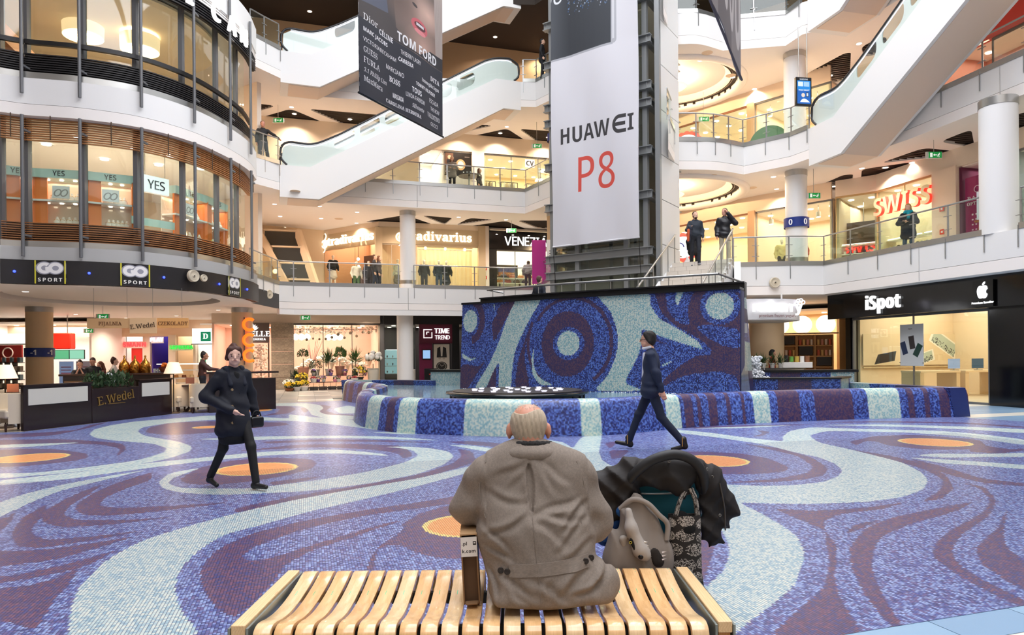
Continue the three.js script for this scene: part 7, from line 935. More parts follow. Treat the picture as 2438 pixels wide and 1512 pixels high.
// ---- ground floor: flower shop ----
{
  const A = [-11.15, 31.65], B = [-6.39, 33.1], P0 = along(A, B, 0.98, 0);
  room('pinkish lit interior of the flower shop', [-13.6, 30.95], B, 0, 3.1, 4.5, 0xf0c8b4, 0xffd9c4, 5, [5, 2], 0xb9a08a);
  const pil = struct('pillar', null, null, 'stone block pillar beside the flower shop window'); pil.position.set(A[0], 0, -A[1]); pil.rotation.y = turnOf(A, B); const stTex = dataTex(128, 128, (x, y) => { const v = 148 + (hash(x, y) - 0.5) * 26 + (hash(x >> 3, y >> 2) - 0.5) * 30 + (hash(x >> 5, y >> 4) - 0.5) * 18; return [v, v * 0.9, v * 0.78]; });
  [0.56, 0.6, 0.6, 0.6, 0.72].reduce((y, h, i) => { part('stone_block', rbox(0.98, h - 0.015, 0.5, 0.49, y + h / 2, 0.1, 0.012), M(0xffffff, { map: stTex, r: 0.85 }), pil); return y + h; }, 0);
  windowFront('wide flower shop window with glass panes', P0, B, 0, 3.05, 3, M(0x4a3f38, { r: 0.5 }));
  struct('trim_3', strip([[-13.6, 30.95], B], 3.08, 3.5, -0.1), M(0xd8c6b2, { r: 0.7 }), 'beige lintel over the flower shop');
  const sg = band('florist_sign', 'brown flower shop sign with a white lotus and lettering', along(A, B, -1.62, 0), along(A, B, -0.08, 0), 2.15, 3.08, M(0x5b4a44, { r: 0.5 }), 0.1, 0.15); sign(sg, 'LABELLE', 'serif_bold', 0.24, 0.8, 0.3, lit(0xffffff, 1.6), 0.015, 0.03); sign(sg, 'KWIACIARNIA', 'sans_bold', 0.1, 0.86, 0.12, lit(0xffffff, 1.4), 0.02, 0.03);
  const pet = new THREE.Shape(); pet.moveTo(0, 0); pet.quadraticCurveTo(0.09, 0.12, 0, 0.3); pet.quadraticCurveTo(-0.09, 0.12, 0, 0); const pg = new THREE.ExtrudeGeometry(pet, { depth: 0.03, bevelEnabled: false }); for (let k = -3; k <= 3; k++) { const o = part('lotus_petal', pg, lit(0xffffff, 1.6), sg); o.position.set(0.84, 0.58, sg.z); o.rotation.z = -k * 0.36; o.scale.setScalar(1 - Math.abs(k) * 0.04); }
  part('door_frame', mg([box(0.06, 2.15, 0.1, 0.02, -1.08, 0.1), box(0.06, 2.15, 0.1, 1.5, -1.08, 0.1)]), M(0x4a3a30), sg);
  const fx = (px, D = 30.6) => (px - 1219) / 1625 * D;
  const rack = thing('wire_flower_rack', 'low black wire rack full of small pots before the flower shop', 'rack', fx(775), 0, 30.9, 0.29), rm = M(0x1c1a18, { r: 0.5, m: 0.4 }); part('shelf', mg([box(3.2, 0.02, 0.5, 0, 0.34, 0), box(3.2, 0.02, 0.34, 0, 0.62, -0.2)]), rm, rack); part('wire_frame', mg([...Array.from({ length: 14 }, (_, k) => box(0.015, 0.34, 0.015, -1.6 + k * 0.246, 0.17, 0.25)), box(3.2, 0.015, 0.015, 0, 0.05, 0.25), ...[-1.6, 1.6].map((x) => box(0.02, 0.9, 0.02, x, 0.45, -0.36))]), rm, rack); for (let k = 0; k < 8; k++) part('crate', rbox(0.36, 0.14, 0.3, -1.4 + k * 0.4, 0.08, 0.02, 0.01), M(k % 2 ? 0x5a4a3e : 0x4a4038), rack);
  const row = (list) => list.forEach(([px, y, D, lab, o]) => plant(fx(px, D), y, D, lab, o));
  row([[722, 0.42, 30.75, 'leafy tree in a terracotta pot by the stone pillar', { pot: 0xb9826a, pr: 0.25, ph: 0.6, stem: 0.45, r: 0.26, n: 240 }], [751, 0.62, 31.3, 'round clipped bush in a wide cream pot', { pot: 0xb9ad98, pr: 0.2, ph: 0.3, r: 0.3, n: 320, g: 3, leaf: 0.07 }], [782, 0.62, 31.3, 'reddish spiky dracaena in a white pot', { pot: 0xd8cfc2, pr: 0.16, ph: 0.32, stem: 0.35, spike: 0.55, n: 70, g: 1 }], [809, 0.62, 31.35, 'broad leaved ficus in a terracotta pot', { pot: 0xb9826a, pr: 0.22, ph: 0.44, stem: 0.35, r: 0.3, n: 130, leaf: 0.2, g: 2 }], [846, 0.62, 31.4, 'bright green yucca palm before the window', { pot: 0x6f6458, pr: 0.12, ph: 0.2, stem: 0.5, spike: 0.6, n: 60, g: 2 }], [888, 0, 31.0, 'tall plant with white puff blooms in a cream planter', { pot: 0xcfc6b4, pr: 0.27, ph: 0.95, stem: 0.25, r: 0.34, n: 260, bloom: 0xf2ece0, bn: 18, bs: 0.11 }], [855, 0.36, 31.0, 'dark bush topped with yellow chrysanthemums', { pot: 0x3a3530, pr: 0.2, ph: 0.2, r: 0.34, n: 220, bloom: 0xe8c33a, bn: 26, bs: 0.05 }], [704, 0.1, 30.9, 'dark fern at the foot of the window frame', { pot: 0xd8d2c6, pr: 0.24, ph: 0.4, spike: 0.45, n: 60, g: 3 }],
    [687, 0.0, 30.0, 'white daisy bush in a wicker basket on the floor', { pot: 0x8a6a48, pr: 0.2, ph: 0.16, r: 0.24, n: 100, bloom: 0xe9e2d0, bn: 110, bs: 0.028 }], [689, 0, 29.7, 'yellow chrysanthemums in a brown tray on the floor', { pot: 0x9a5a34, pr: 0.18, ph: 0.12, r: 0.2, n: 90, bloom: 0xe6b81c, bn: 80, bs: 0.024 }], [707, 0, 29.8, 'yellow chrysanthemums in white paper near the basket', { pot: 0xe2ded6, pr: 0.17, ph: 0.18, r: 0.18, n: 90, bloom: 0xecc52a, bn: 70, bs: 0.026 }], [724, 0, 29.9, 'yellow chrysanthemums in white paper beside the rack', { pot: 0xe2ded6, pr: 0.17, ph: 0.2, r: 0.2, n: 90, bloom: 0xecc52a, bn: 76, bs: 0.026 }], [718, 0.22, 30.3, 'raised yellow chrysanthemum bush behind the floor pots', { pot: 0xcfc8bc, pr: 0.18, ph: 0.2, r: 0.26, n: 120, bloom: 0xe9c93a, bn: 60, bs: 0.032 }]]);
  const tints = [0xd8d2c8, 0x8a5aa8, 0xe6e0d6, 0x9a78b8, 0xd88aa0, 0xe2ddd4, 0xb06070, 0x7a5a9a, 0xd8d0c0, 0xe0a0b0]; [742, 757, 770, 784, 797, 806, 818, 830, 838, 866].forEach((px, k) => plant(fx(px, 30.75), k % 3 ? 0.34 : 0.63, k % 3 ? 30.75 : 31.0, ['small pot of ', 'little pot with '][k % 2] + ['lilac', 'violet', 'white', 'mauve', 'pink', 'cream', 'crimson', 'purple', 'ivory', 'rose'][k] + ' blooms on the wire rack', { name: 'small_flower_pot', pot: tints[k], pr: 0.09, ph: 0.14, r: 0.11, n: 50, leaf: 0.07, bloom: tints[(k + 1) % 10], bn: 18, bs: 0.02, g: k % 4 }));
  for (const [px, lab] of [[746, 'next to the terracotta pot'], [844, 'below the yucca palm']]) { const t = thing('flower_basket', 'white basket with a tall hoop handle ' + lab, 'basket', fx(px, 30.5), 0.34, 30.5); part('tub', potG(0.15, 0.18), M(0xe6e2da, { r: 0.6 }), t); part('hoop', new THREE.TorusGeometry(0.17, 0.012, 6, 26, Math.PI * 1.25).rotateZ(-0.39).scale(1, 1.6, 1).translate(0, 0.36, 0), M(0xe9e4da), t); const f = part('blooms', blooms(26, 0.12, 0.03, 0.16), M(0xa83a3a, { r: 0.8 }), t); f.userData.kind = 'stuff'; }
  for (let k = 0; k < 14; k++) { const s = 0.6 + k * 0.27, p = along(P0, B, 0.2 + k * 0.26, -rr(0.6, 2.6)), t = thing('bouquet', 'loose bouquet of pale blooms standing inside the flower shop', 'bouquet', p[0], rr(0.5, 1.1), p[1], 0, 'bouquets inside the flower shop'); part('wrap', lathe([[0.03, 0], [0.14, 0.3], [0.15, 0.3]], 12), M(0xe8d2c2, { r: 0.7, side: 2 }), t); const b = part('blooms', blooms(26, 0.2, 0.05, 0.34), M([0xf4ece2, 0xecd2c6, 0xf6f0ea, 0xe6b8a8][k % 4], { r: 0.8 }), t); b.userData.kind = 'stuff'; }
  for (let k = 0; k < 12; k++) { const p = along(P0, B, 0.3 + k * 0.29, -rr(0.15, 0.5)), d = rr(0.3, 0.75), t = thing('hanging_seed_ball', 'small brown ball hanging on a thread in the flower shop window', 'decoration', p[0], 3.02 - d, p[1], 0, 'seed balls in the flower shop window'); part('ball', ball(rr(0.05, 0.09), 0, 0, 0, 10), M(0x8a6a48, { r: 0.9 }), t); part('thread', bar([0, 0, 0], [0, d, 0], 0.004, 4), M(0x6a5a48), t); }
  const tw = thing('twig_vase', 'tall spray of bare reddish twigs in the flower shop', 'decoration', ...at2(P0, B, 0.85, -1.2, 0.7)); part('vase', lathe([[0.01, 0], [0.1, 0.02], [0.12, 0.25], [0.06, 0.42]], 14), M(0xd8c8b8), tw); part('twigs', mg(Array.from({ length: 22 }, () => { const a = rnd() * 6.28, q = rr(0.15, 0.6); return bar([0, 0.35, 0], [q * Math.cos(a), rr(1.1, 1.7), q * Math.sin(a)], 0.006, 4); })), M(0x8a4a44), tw);
  const gar = thing('blossom_garland', 'garland of pale blossom under the flower shop ceiling', 'garland', ...at2(P0, B, 2, -0.6, 2.75), turnOf(P0, B)); const gb = part('blooms', mg(Array.from({ length: 150 }, () => ball(rr(0.03, 0.06), rr(-1.9, 1.9), rr(-0.12, 0.18), rr(-0.3, 0.3), 6))), M(0xf3dccb, { r: 0.8 }), gar); gb.userData.kind = 'stuff'; part('wire', bar([-2, 0.05, 0], [2, 0.05, 0], 0.01, 5), MDARK, gar);
  for (const [s, o] of [[0.35, -0.7], [1.9, -1.4]]) { const t = thing('globe_lamp_cluster', s < 1 ? 'bright globe lamps near the stone pillar' : 'bright globe lamps in the middle of the flower shop', 'lamp', ...at2(P0, B, s, o, 2.45)); for (const x of [-0.28, 0, 0.28]) { part('globe', ball(0.15, x, 0, 0, 14), M(0xffffff, { e: 0xfff0e0, ei: 4 }), t); part('rod', bar([x, 0.15, 0], [x, 0.6, 0], 0.01, 5), MSTEEL, t); } const l = new THREE.PointLight(0xffe2cc, 7); l.position.set(t.position.x, 2.2, t.position.z); l.shadow.radius = 6; l.castShadow = true; scene.add(l); }
  const ds = thing('doorway_plant_group', 'tall leafy plant in the flower shop doorway', 'plant', ...at2(A, B, -1.25, -0.5, 0)); part('pot', potG(0.2, 0.3), M(0x6a5648), ds); const f1 = part('foliage', mg([bush(0.4, 260, 0.16).translate(0, 0.5, 0), bush(0.36, 220, 0.16).translate(0.1, 1.1, 0)]), GREEN[1], ds); f1.userData.kind = 'stuff'; const wb = thing('white_blossom_tree', 'tall column of white blossom inside the flower shop door', 'plant', ...at2(A, B, -0.5, -0.7, 0)); part('trunk', cyl(0.03, 0.02, 1.9, 0, 0.95, 0, 7), M(0x5a4634), wb); const wf = part('blossom', mg(Array.from({ length: 150 }, () => ball(rr(0.03, 0.075), rr(-0.28, 0.28), rr(0.2, 2.1), rr(-0.2, 0.2), 6))), M(0xf0dccb, { r: 0.8 }), wb); wf.userData.kind = 'stuff';
}
// ---- ground floor: watch shop ----
{
  const A = [-6.39, 33.1], B = [-2.0, 34.45]; room('dim interior of the watch shop', A, B, 0, 3.1, 3.5, 0x3b3636, 0xfff0e0, 3.2, [3, 2], 0x9a948c);
  struct('trim_4', strip([A, B], 3.05, 3.5, -0.1), M(0x171312, { r: 0.5 }), 'black lintel over the watch shop'); pier('grey metal post between flower shop and watch shop', A, along(A, B, 0.18, 0), 0, 3.5, MGREY, 0.2);
  windowFront('tall watch shop window beside the column', along(A, B, 0.2, 0), along(A, B, 1.7, 0), 0, 3.05, 1, MGREY);
  const sg = band('watch_shop_sign', 'plum red watch shop sign with a framed emblem', along(A, B, 1.9, 0), along(A, B, 3.75, 0), 2.1, 3.05, M(0x5e1530, { r: 0.4 }), 0.16); sign(sg, 'TIME', 'sans_bold', 0.25, 1.12, 0.5, lit(0xffffff, 1), 0.02); sign(sg, 'TREND', 'sans_regular', 0.2, 1.14, 0.2, lit(0xffffff, 0.9), 0.02); part('emblem', mg([box(0.42, 0.04, 0.04, 0.42, 0.68, 0.1), box(0.42, 0.04, 0.04, 0.42, 0.28, 0.1), box(0.04, 0.44, 0.04, 0.22, 0.48, 0.1), box(0.04, 0.28, 0.04, 0.62, 0.42, 0.1), box(0.12, 0.04, 0.04, 0.42, 0.56, 0.1), box(0.04, 0.12, 0.04, 0.36, 0.5, 0.1)]), lit(0xffffff, 0.9), sg);
  pier('plum red side panel of the watch shop', along(A, B, 1.9, -0.05), along(A, B, 2.55, -0.05), 0, 2.1, M(0x7a1848, { r: 0.5 }), 0.1); pier('black end panel of the watch shop', along(A, B, 3.55, 0.02), along(A, B, 3.9, 0.02), 0, 3.05, MBLACK, 0.16);
  const po = canvasTex(128, 256, (c, w, h) => { c.fillStyle = '#d9d2c4'; c.fillRect(0, 0, w, h); c.fillStyle = '#1c1a1a'; c.beginPath(); c.moveTo(24, 130); c.lineTo(30, 40); c.lineTo(56, 22); c.lineTo(74, 22); c.lineTo(100, 40); c.lineTo(106, 130); c.fill(); c.fillStyle = '#e6e0d4'; c.beginPath(); c.moveTo(54, 22); c.lineTo(76, 22); c.lineTo(70, 118); c.lineTo(58, 118); c.fill(); c.fillStyle = '#b9ad9c'; c.beginPath(); c.arc(48, 138, 10, 0, 7); c.arc(82, 138, 10, 0, 7); c.fill(); c.fillStyle = '#26221e'; c.beginPath(); c.arc(64, 214, 44, 0, 7); c.fill(); c.strokeStyle = '#bdb6a8'; c.lineWidth = 4; c.beginPath(); c.arc(64, 214, 34, 0, 7); c.moveTo(64, 214); c.lineTo(86, 198); c.moveTo(64, 214); c.lineTo(50, 196); c.stroke(); });
  const ps = thing('watch_poster', 'black and white watch poster of a jacketed torso', 'poster', ...at2(A, B, 3.0, 0.08, 0.75), turnOf(A, B)); part('print', box(0.8, 1.32, 0.03, 0, 0.66, 0), M(0xffffff, { map: po, r: 0.5 }), ps); part('frame', mg([box(0.86, 0.04, 0.05, 0, 0, 0), box(0.86, 0.04, 0.05, 0, 1.33, 0), box(0.04, 1.33, 0.05, -0.42, 0.66, 0), box(0.04, 1.33, 0.05, 0.42, 0.66, 0)]), MBLACK, ps);
  const sc = thing('wall_screen', 'small bright wall screen on the plum panel', 'screen', ...at2(A, B, 2.25, 0.06, 1.3), turnOf(A, B)); part('housing', rbox(0.42, 0.5, 0.06, 0, 0.25, 0, 0.01), MBLACK, sc); part('screen', box(0.36, 0.4, 0.01, 0, 0.26, 0.035), M(0x223355, { e: 0x9cc4f0, ei: 0.9 }), sc);
  const cs = thing('watch_showcase', 'glass showcase with lit watches behind the window', 'cabinet', ...at2(A, B, 0.95, -0.6, 0), turnOf(A, B)); part('plinth', box(1.3, 0.6, 0.5, 0, 0.3, 0), M(0x2c2a2c), cs); for (const y of [0.62, 1.0, 1.38]) part('shelf', box(1.3, 0.03, 0.45, 0, y, 0), M(0xdfeef0, { r: 0.1 }), cs); part('back_panel', box(1.3, 1.2, 0.03, 0, 1.2, -0.24), M(0xbfdfe4, { e: 0xa9d4dc, ei: 0.35 }), cs, 'pale lit back'); for (let k = 0; k < 15; k++) part('watch', mg([cyl(0.035, 0.035, 0.02, 0, 0, 0, 10).rotateX(1.2), box(0.03, 0.12, 0.02, 0, -0.01, -0.015)]).translate(-0.55 + (k % 5) * 0.27, 0.72 + (k / 5 | 0) * 0.38, 0.05), M(k % 2 ? 0xc9c6c0 : 0x4a4644, { m: 0.7, r: 0.3 }), cs); part('lamp', box(1.2, 0.03, 0.05, 0, 1.8, 0.1), lit(0xf0f8ff, 4), cs);
  const wbin = thing('litter_bin', 'white box litter bin beside the column', 'bin', ...at2(A, B, 1.35, 0.7, 0)); part('shell', rbox(0.45, 0.85, 0.4, 0, 0.425, 0, 0.03), M(0xdedad2), wbin); part('slot', box(0.3, 0.12, 0.02, 0, 0.68, 0.2), MBLACK, wbin); const st = thing('floor_stand', 'dark floor poster stand with a red swoosh', 'stand', ...at2(A, B, 2.35, 0.6, 0), turnOf(A, B)); part('board', rbox(0.62, 0.85, 0.06, 0, 0.45, 0, 0.01), MBLACK, st); part('swoosh', new THREE.TorusGeometry(0.2, 0.03, 6, 16, 2).translate(0, 0.4, 0.04), M(0xd8432a), st); part('base', box(0.66, 0.04, 0.3, 0, 0.02, 0), M(0x6a1430), st);
}
// ---- gallery level zero: clothes shop, shoe shop ----
{
  const A = [-6.37, 33.0], B = [-1.35, 34.5], C = [-9.7, 35.3], beige = M(0xcbb491, { r: 0.6 }), y = 4.5;
  room('warm interior of the clothes shop', A, B, y, 8, 5, 0xf6dcb4, 0xffd9a4, 9, [5, 2], 0xd8b890); room('warm entrance of the clothes shop', C, A, y, 8, 3.4, 0xe2b48c, 0xffcf9c, 7, [3, 2], 0xc9a884);
  for (const [a, b, lab, ux] of [[A, B, 'straight beige shop band with white serif lettering', 2.75], [C, A, 'slanting beige shop band with white serif lettering', 2.0]]) { const s = band('clothes_shop_sign', lab, a, b, y + 2.45, y + 3.25, beige, 0.2); sign(s, 'stradivarius', 'serif_bold', 0.42, ux, 0.2, lit(0xfff4dc, 3.2)); part('clef', mg([new THREE.TorusGeometry(0.2, 0.035, 6, 20).translate(ux - 1.75, 0.32, 0.15), new THREE.TorusGeometry(0.1, 0.03, 6, 16).translate(ux - 1.72, 0.3, 0.15), tube([[ux - 1.7, 0.85, 0.15], [ux - 1.62, 0.7, 0.15], [ux - 1.75, 0.45, 0.15], [ux - 1.72, 0, 0.15], [ux - 1.82, -0.1, 0.15]], 0.03, 20, 6)]), lit(0xfff4dc, 3.2), s, 'lit clef emblem'); }
  struct('trim_5', strip([C, A, B], y + 3.25, 8, -0.08), M(0xe6d2b8, { r: 0.7 }), 'pale lintel above the clothes shop');
  windowFront('display window of the clothes shop past the column', along(A, B, 1.8, 0), along(A, B, 4.95, 0), y, y + 2.45, 1, M(0xd9c8aa)); windowFront('display window of the clothes shop with three poles', A, along(A, B, 1.75, 0), y, y + 2.45, 3, M(0xb9a890)); pier('beige corner post of the clothes shop', along(A, B, -0.2, 0.05), along(A, B, 0.12, 0.05), y, y + 3.2, beige); pier('beige end post of the clothes shop', along(A, B, 4.9, 0.05), along(A, B, 5.25, 0.05), y, 8, beige);
  const cu = thing('backlit_curtain', 'bright cream curtain behind the mannequins', 'curtain', ...at2(A, B, 3.3, -1.1, y), turnOf(A, B)), cg = new THREE.BoxGeometry(3.1, 2.4, 0.03, 120, 1, 1), cp = cg.attributes.position; for (let i = 0; i < cp.count; i++) cp.setZ(i, cp.getZ(i) + 0.03 * Math.sin(cp.getX(i) * 28)); cg.computeVertexNormals(); part('cloth', cg, M(0xfff0d4, { r: 0.9, t: 0.4 }), cu).position.y = 1.2; part('curtain_rail', bar([-1.55, 2.42, 0], [1.55, 2.42, 0], 0.02), MSTEEL, cu);
  { const c = along(A, B, 3.3, -0.35), l = new THREE.RectAreaLight(0xffe8c8, 9, 2.8, 0.4); l.position.set(c[0], y + 2.4, -c[1]); l.rotation.order = 'YXZ'; l.rotation.set(-1.25, turnOf(A, B), 0); scene.add(l); const lp = thing('window_spot_track', 'row of window spot lamps over the bright curtain', 'lamp', c[0], y + 2.42, c[1], turnOf(A, B)); part('track', box(2.8, 0.04, 0.06), MSTEEL, lp); for (const x of [-1, 0, 1]) part('spot', cyl(0.05, 0.06, 0.12, x, -0.07, 0, 10), MLAMP, lp); }
  const mq = (s, o, a, b2, tp, lw, lab, sk) => mannequin(at2(A, B, s, o, y + 0.1), 0.2 + rr(-0.3, 0.3), tp, lw, lab, sk);
  mq(2.25, -0.5, 0, 0, 0x24222a, 0x1f2230, 'mannequin in a dark short jacket by the white column'); mq(3.0, -0.5, 0, 0, 0x2c3446, 0x3a4a66, 'mannequin in a blue denim outfit before the curtain'); mq(3.4, -0.6, 0, 0, 0x1d2028, 0x22283a, 'taller mannequin in a striped dark coat before the curtain', 1); mq(0.95, -0.6, 0, 0, 0xcabfae, 0x6a625a, 'mannequin in a pale coat in the poled window', 1);
  mannequin(at2(C, A, 2.55, 0.1, y), 0.5, 0xe6e2da, 0x4a6a44, 'mannequin in a white shirt and green trousers at the entrance'); mannequin(at2(C, A, 3.1, -0.2, y), 0.4, 0x2a2c38, 0x2a2c38, 'mannequin in a dark jacket beside the entrance'); mannequin(at2(C, A, 0.6, -0.1, y + 0.5), 0.5, 0x16161a, 0xd8d2ca, 'mannequin in black and white high in the entrance window', 1);
  for (const [s, c, lab] of [[1.0, 0x2a3448, 'blue'], [1.55, 0x7a6a72, 'mauve'], [2.05, 0x31333c, 'grey']]) { const t = thing('clothes_rack', 'rack of ' + lab + ' garments inside the clothes shop', 'rack', ...at2(C, A, s, -1.4, y), turnOf(C, A)); part('rail', mg([bar([-0.25, 1.5, 0], [0.25, 1.5, 0], 0.015), bar([-0.25, 0, 0], [-0.25, 1.5, 0], 0.015), bar([0.25, 0, 0], [0.25, 1.5, 0], 0.015)]), MSTEEL, t); for (let k = 0; k < 6; k++) part('garment', rbox(0.05, 0.9, 0.4, -0.2 + k * 0.08, 1.02, 0, 0.02), M(k % 2 ? c : c + 0x101010, { r: 0.85 }), t); }
  for (const [s, o, yy, r] of [[1.6, -0.9, 2.0, 0.08], [1.7, -0.6, 1.35, 0.12], [2.4, -1.6, 2.3, 0.06], [2.8, -1.2, 1.0, 0.1], [1.3, -1.2, 1.7, 0.06]]) { const t = thing('bulb_pendant', 'bare warm bulb pendant inside the clothes shop', 'lamp', ...at2(C, A, s, o, y + yy), 0, 'bulb pendants of the clothes shop'); part('bulb', ball(r, 0, 0, 0, 10), M(0xffffff, { e: 0xffe0b0, ei: 5 }), t); part('cord', bar([0, r, 0], [0, 3.3 - yy, 0], 0.006, 4), MBLACK, t); }
  { const t = thing('ceiling_screen', 'dark hanging panel inside the clothes shop', 'panel', ...at2(C, A, 1.5, -2, y + 1.5), turnOf(C, A)); part('panel', box(1.2, 0.85, 0.1, 0, 0.4, 0), M(0x4a3226), t); for (const x of [-0.5, 0.5]) part('hanger', bar([x, 0.8, 0], [x, 1.9, 0], 0.01, 4), MSTEEL, t); }
  // shoe shop
  const V = [-1.15, 34.55], U = [2.9, 35.75], L = dist(V, U); room('white lit interior of the shoe shop', V, U, y, 7.95, 4.5, 0xf4ead8, 0xffe6c4, 10, [6, 4], 0xd8ccb8);
  const vb = band('shoe_shop_sign', 'black gloss shop band with white lettering over the shoe shop', V, U, y + 2.35, y + 3.3, M(0x0d0c12, { r: 0.15 }), 0.3); sign(vb, 'VENEZIA', 'sans_regular', 0.45, 1.95, 0.22, lit(0xffffff, 2.6), 0.05, 0.05); for (let k = 0; k < 5; k++) part('canopy_lamp', cyl(0.05, 0.05, 0.02, 0.4 + k * 0.85, 0.75, 0.17, 10).rotateX(0), MLAMP, vb);
  pier('black post of the shoe shop', V, along(V, U, 0.4, 0), y, y + 2.4, MBLACK); pier('white post between the two shops', along(V, U, -0.45, 0), V, y, 8, M(0xe9ddd0)); windowFront('glass entrance of the shoe shop', along(V, U, 0.4, 0), along(V, U, 2.4, 0), y, y + 2.35, 2, MGREY);
  const pc = thing('framed_picture', 'night skyline picture in a dark frame inside the shoe shop', 'picture', ...at2(V, U, 1.6, -2.2, y + 1.2), turnOf(V, U)); part('frame', mg([box(1.15, 0.12, 0.08, 0, 0, 0), box(1.15, 0.12, 0.08, 0, 0.62, 0), box(0.12, 0.74, 0.08, -0.55, 0.31, 0), box(0.12, 0.74, 0.08, 0.55, 0.31, 0)]), M(0x2a2018), pc); part('print', box(1.0, 0.55, 0.03, 0, 0.31, 0), M(0xffffff, { map: canvasTex(128, 64, (c, w, h) => { c.fillStyle = '#3a3a6a'; c.fillRect(0, 0, w, 34); c.fillStyle = '#8a4a2a'; c.fillRect(0, 34, w, 30); for (let i = 0; i < 60; i++) { c.fillStyle = '#f0c060'; c.fillRect(rnd() * w, 28 + rnd() * 22, 3, 2); } }), e: 0x40301c, ei: 0.3 }), pc);
  const sh = thing('shoe_shelves', 'white shelving with bags and shoes inside the shoe shop', 'shelf', ...at2(V, U, 1.7, -1.9, y), turnOf(V, U)); part('carcass', mg([box(2.6, 1.1, 0.05, 0, 0.55, -0.2), ...[0.15, 0.5, 0.85, 1.12].map((q) => box(2.6, 0.03, 0.4, 0, q, 0))]), M(0xf3ece0), sh);
  for (let k = 0; k < 10; k++) { const p = at2(V, U, 0.6 + k * 0.24, -1.85, y + (k % 2 ? 1.14 : 0.87)); handbag(p, 0.3, [0xa0522a, 0x6a4a2e, 0xc07a3a, 0x2a2420, 0xb05a4a][k % 5], ['tan', 'brown', 'orange', 'black', 'rust'][k % 5] + ' handbag on the ' + (k % 2 ? 'upper' : 'lower') + ' shoe shop shelf' + (k >= 5 ? ', farther along' : ''), 'handbags in the shoe shop'); }
  for (let k = 0; k < 14; k++) { const p = at2(V, U, 0.55 + k * 0.19, -1.8, y + (k % 2 ? 0.52 : 0.17)); shoe(p, rr(0, 1), [0x2a2220, 0x5a3a26, 0xd8cfc2, 0x1a1a1e][k % 4], k % 3 === 0, (k % 3 === 0 ? 'ankle boot' : 'low shoe') + ' on the shoe shop shelves', k % 3 === 0 ? 'boots in the shoe shop' : 'shoes in the shoe shop'); }
  const pk = thing('pink_panel', 'pink and white advertising panel by the lift', 'panel', ...at2([1.2, 29.5], [2.3, 29.6], 0, 0, y), 0.1); part('panel', box(0.6, 1.9, 0.06, 0, 1.0, 0), M(0xb8328a, { r: 0.4 }), pk); part('white_panel', box(0.45, 1.9, 0.06, 0.55, 1.0, 0.1), M(0xf0f0ee), pk); const fl = part('lettering', letters('FLOREN', 'sans_regular', 0.2, 0.01, 0.06), M(0x3a3a3a), pk); fl.rotation.z = Math.PI / 2; fl.position.set(0.63, 0.95, 0.14);
  for (const yy of [0.3, 0.9, 1.35]) { const t = thing('fire_sign', 'small red fire point sign on the post between the shops', 'sign', ...at2(V, U, -0.22, 0.18, y + yy), turnOf(V, U), 'fire signs by the shoe shop'); part('plate', box(0.16, 0.16, 0.01), M(0xd8331f, { r: 0.4 }), t); part('symbol', box(0.07, 0.07, 0.012), M(0xf4f0ee), t); }
  // dark glazed ramp under the upper stair
  const rp = thing('glazed_ramp', 'slanting dark glazed escalator casing behind the balustrade', 'escalator', -10.2, 4.5, 33.6, 0.29), ru = [[-2.2, 3.0], [0, 3.0], [1.1, -0.6], [-0.6, -0.6]];
  part('casing', mg([beam([-2.1, 3.2, 0], [-0.5, -0.2, 0.6], 0.25, 0.3), beam([-0.3, 3.2, 0], [0.75, -0.2, 0.6], 0.3, 0.3)]), M(0xe2c8a8, { r: 0.7 }), rp); for (let k = 0; k < 4; k++) { const f = k / 4, x0 = -1.9 + 1.5 * f, x1 = -0.35 + 1.0 * f, yy = 2.75 - 3.2 * f; part('glass_panel', box(x1 - x0, 0.68, 0.04, (x0 + x1) / 2 + 0.1, yy, 0.1 + 0.5 * f), M(0x3a362e, { r: 0.12, m: 0.3 }), rp, 'dark reflecting panel'); part('rib', box(x1 - x0 + 0.1, 0.08, 0.1, (x0 + x1) / 2 + 0.1, yy + 0.4, 0.1 + 0.5 * f), M(0xd8c2a4), rp); }
  struct('wall_gallery', strip([[-14, 29], [-13.2, 33.2], C], 4.5, 8, -0.15), M(0xe8cfae, { r: 0.8 }), 'beige wall behind the glazed ramp');
}

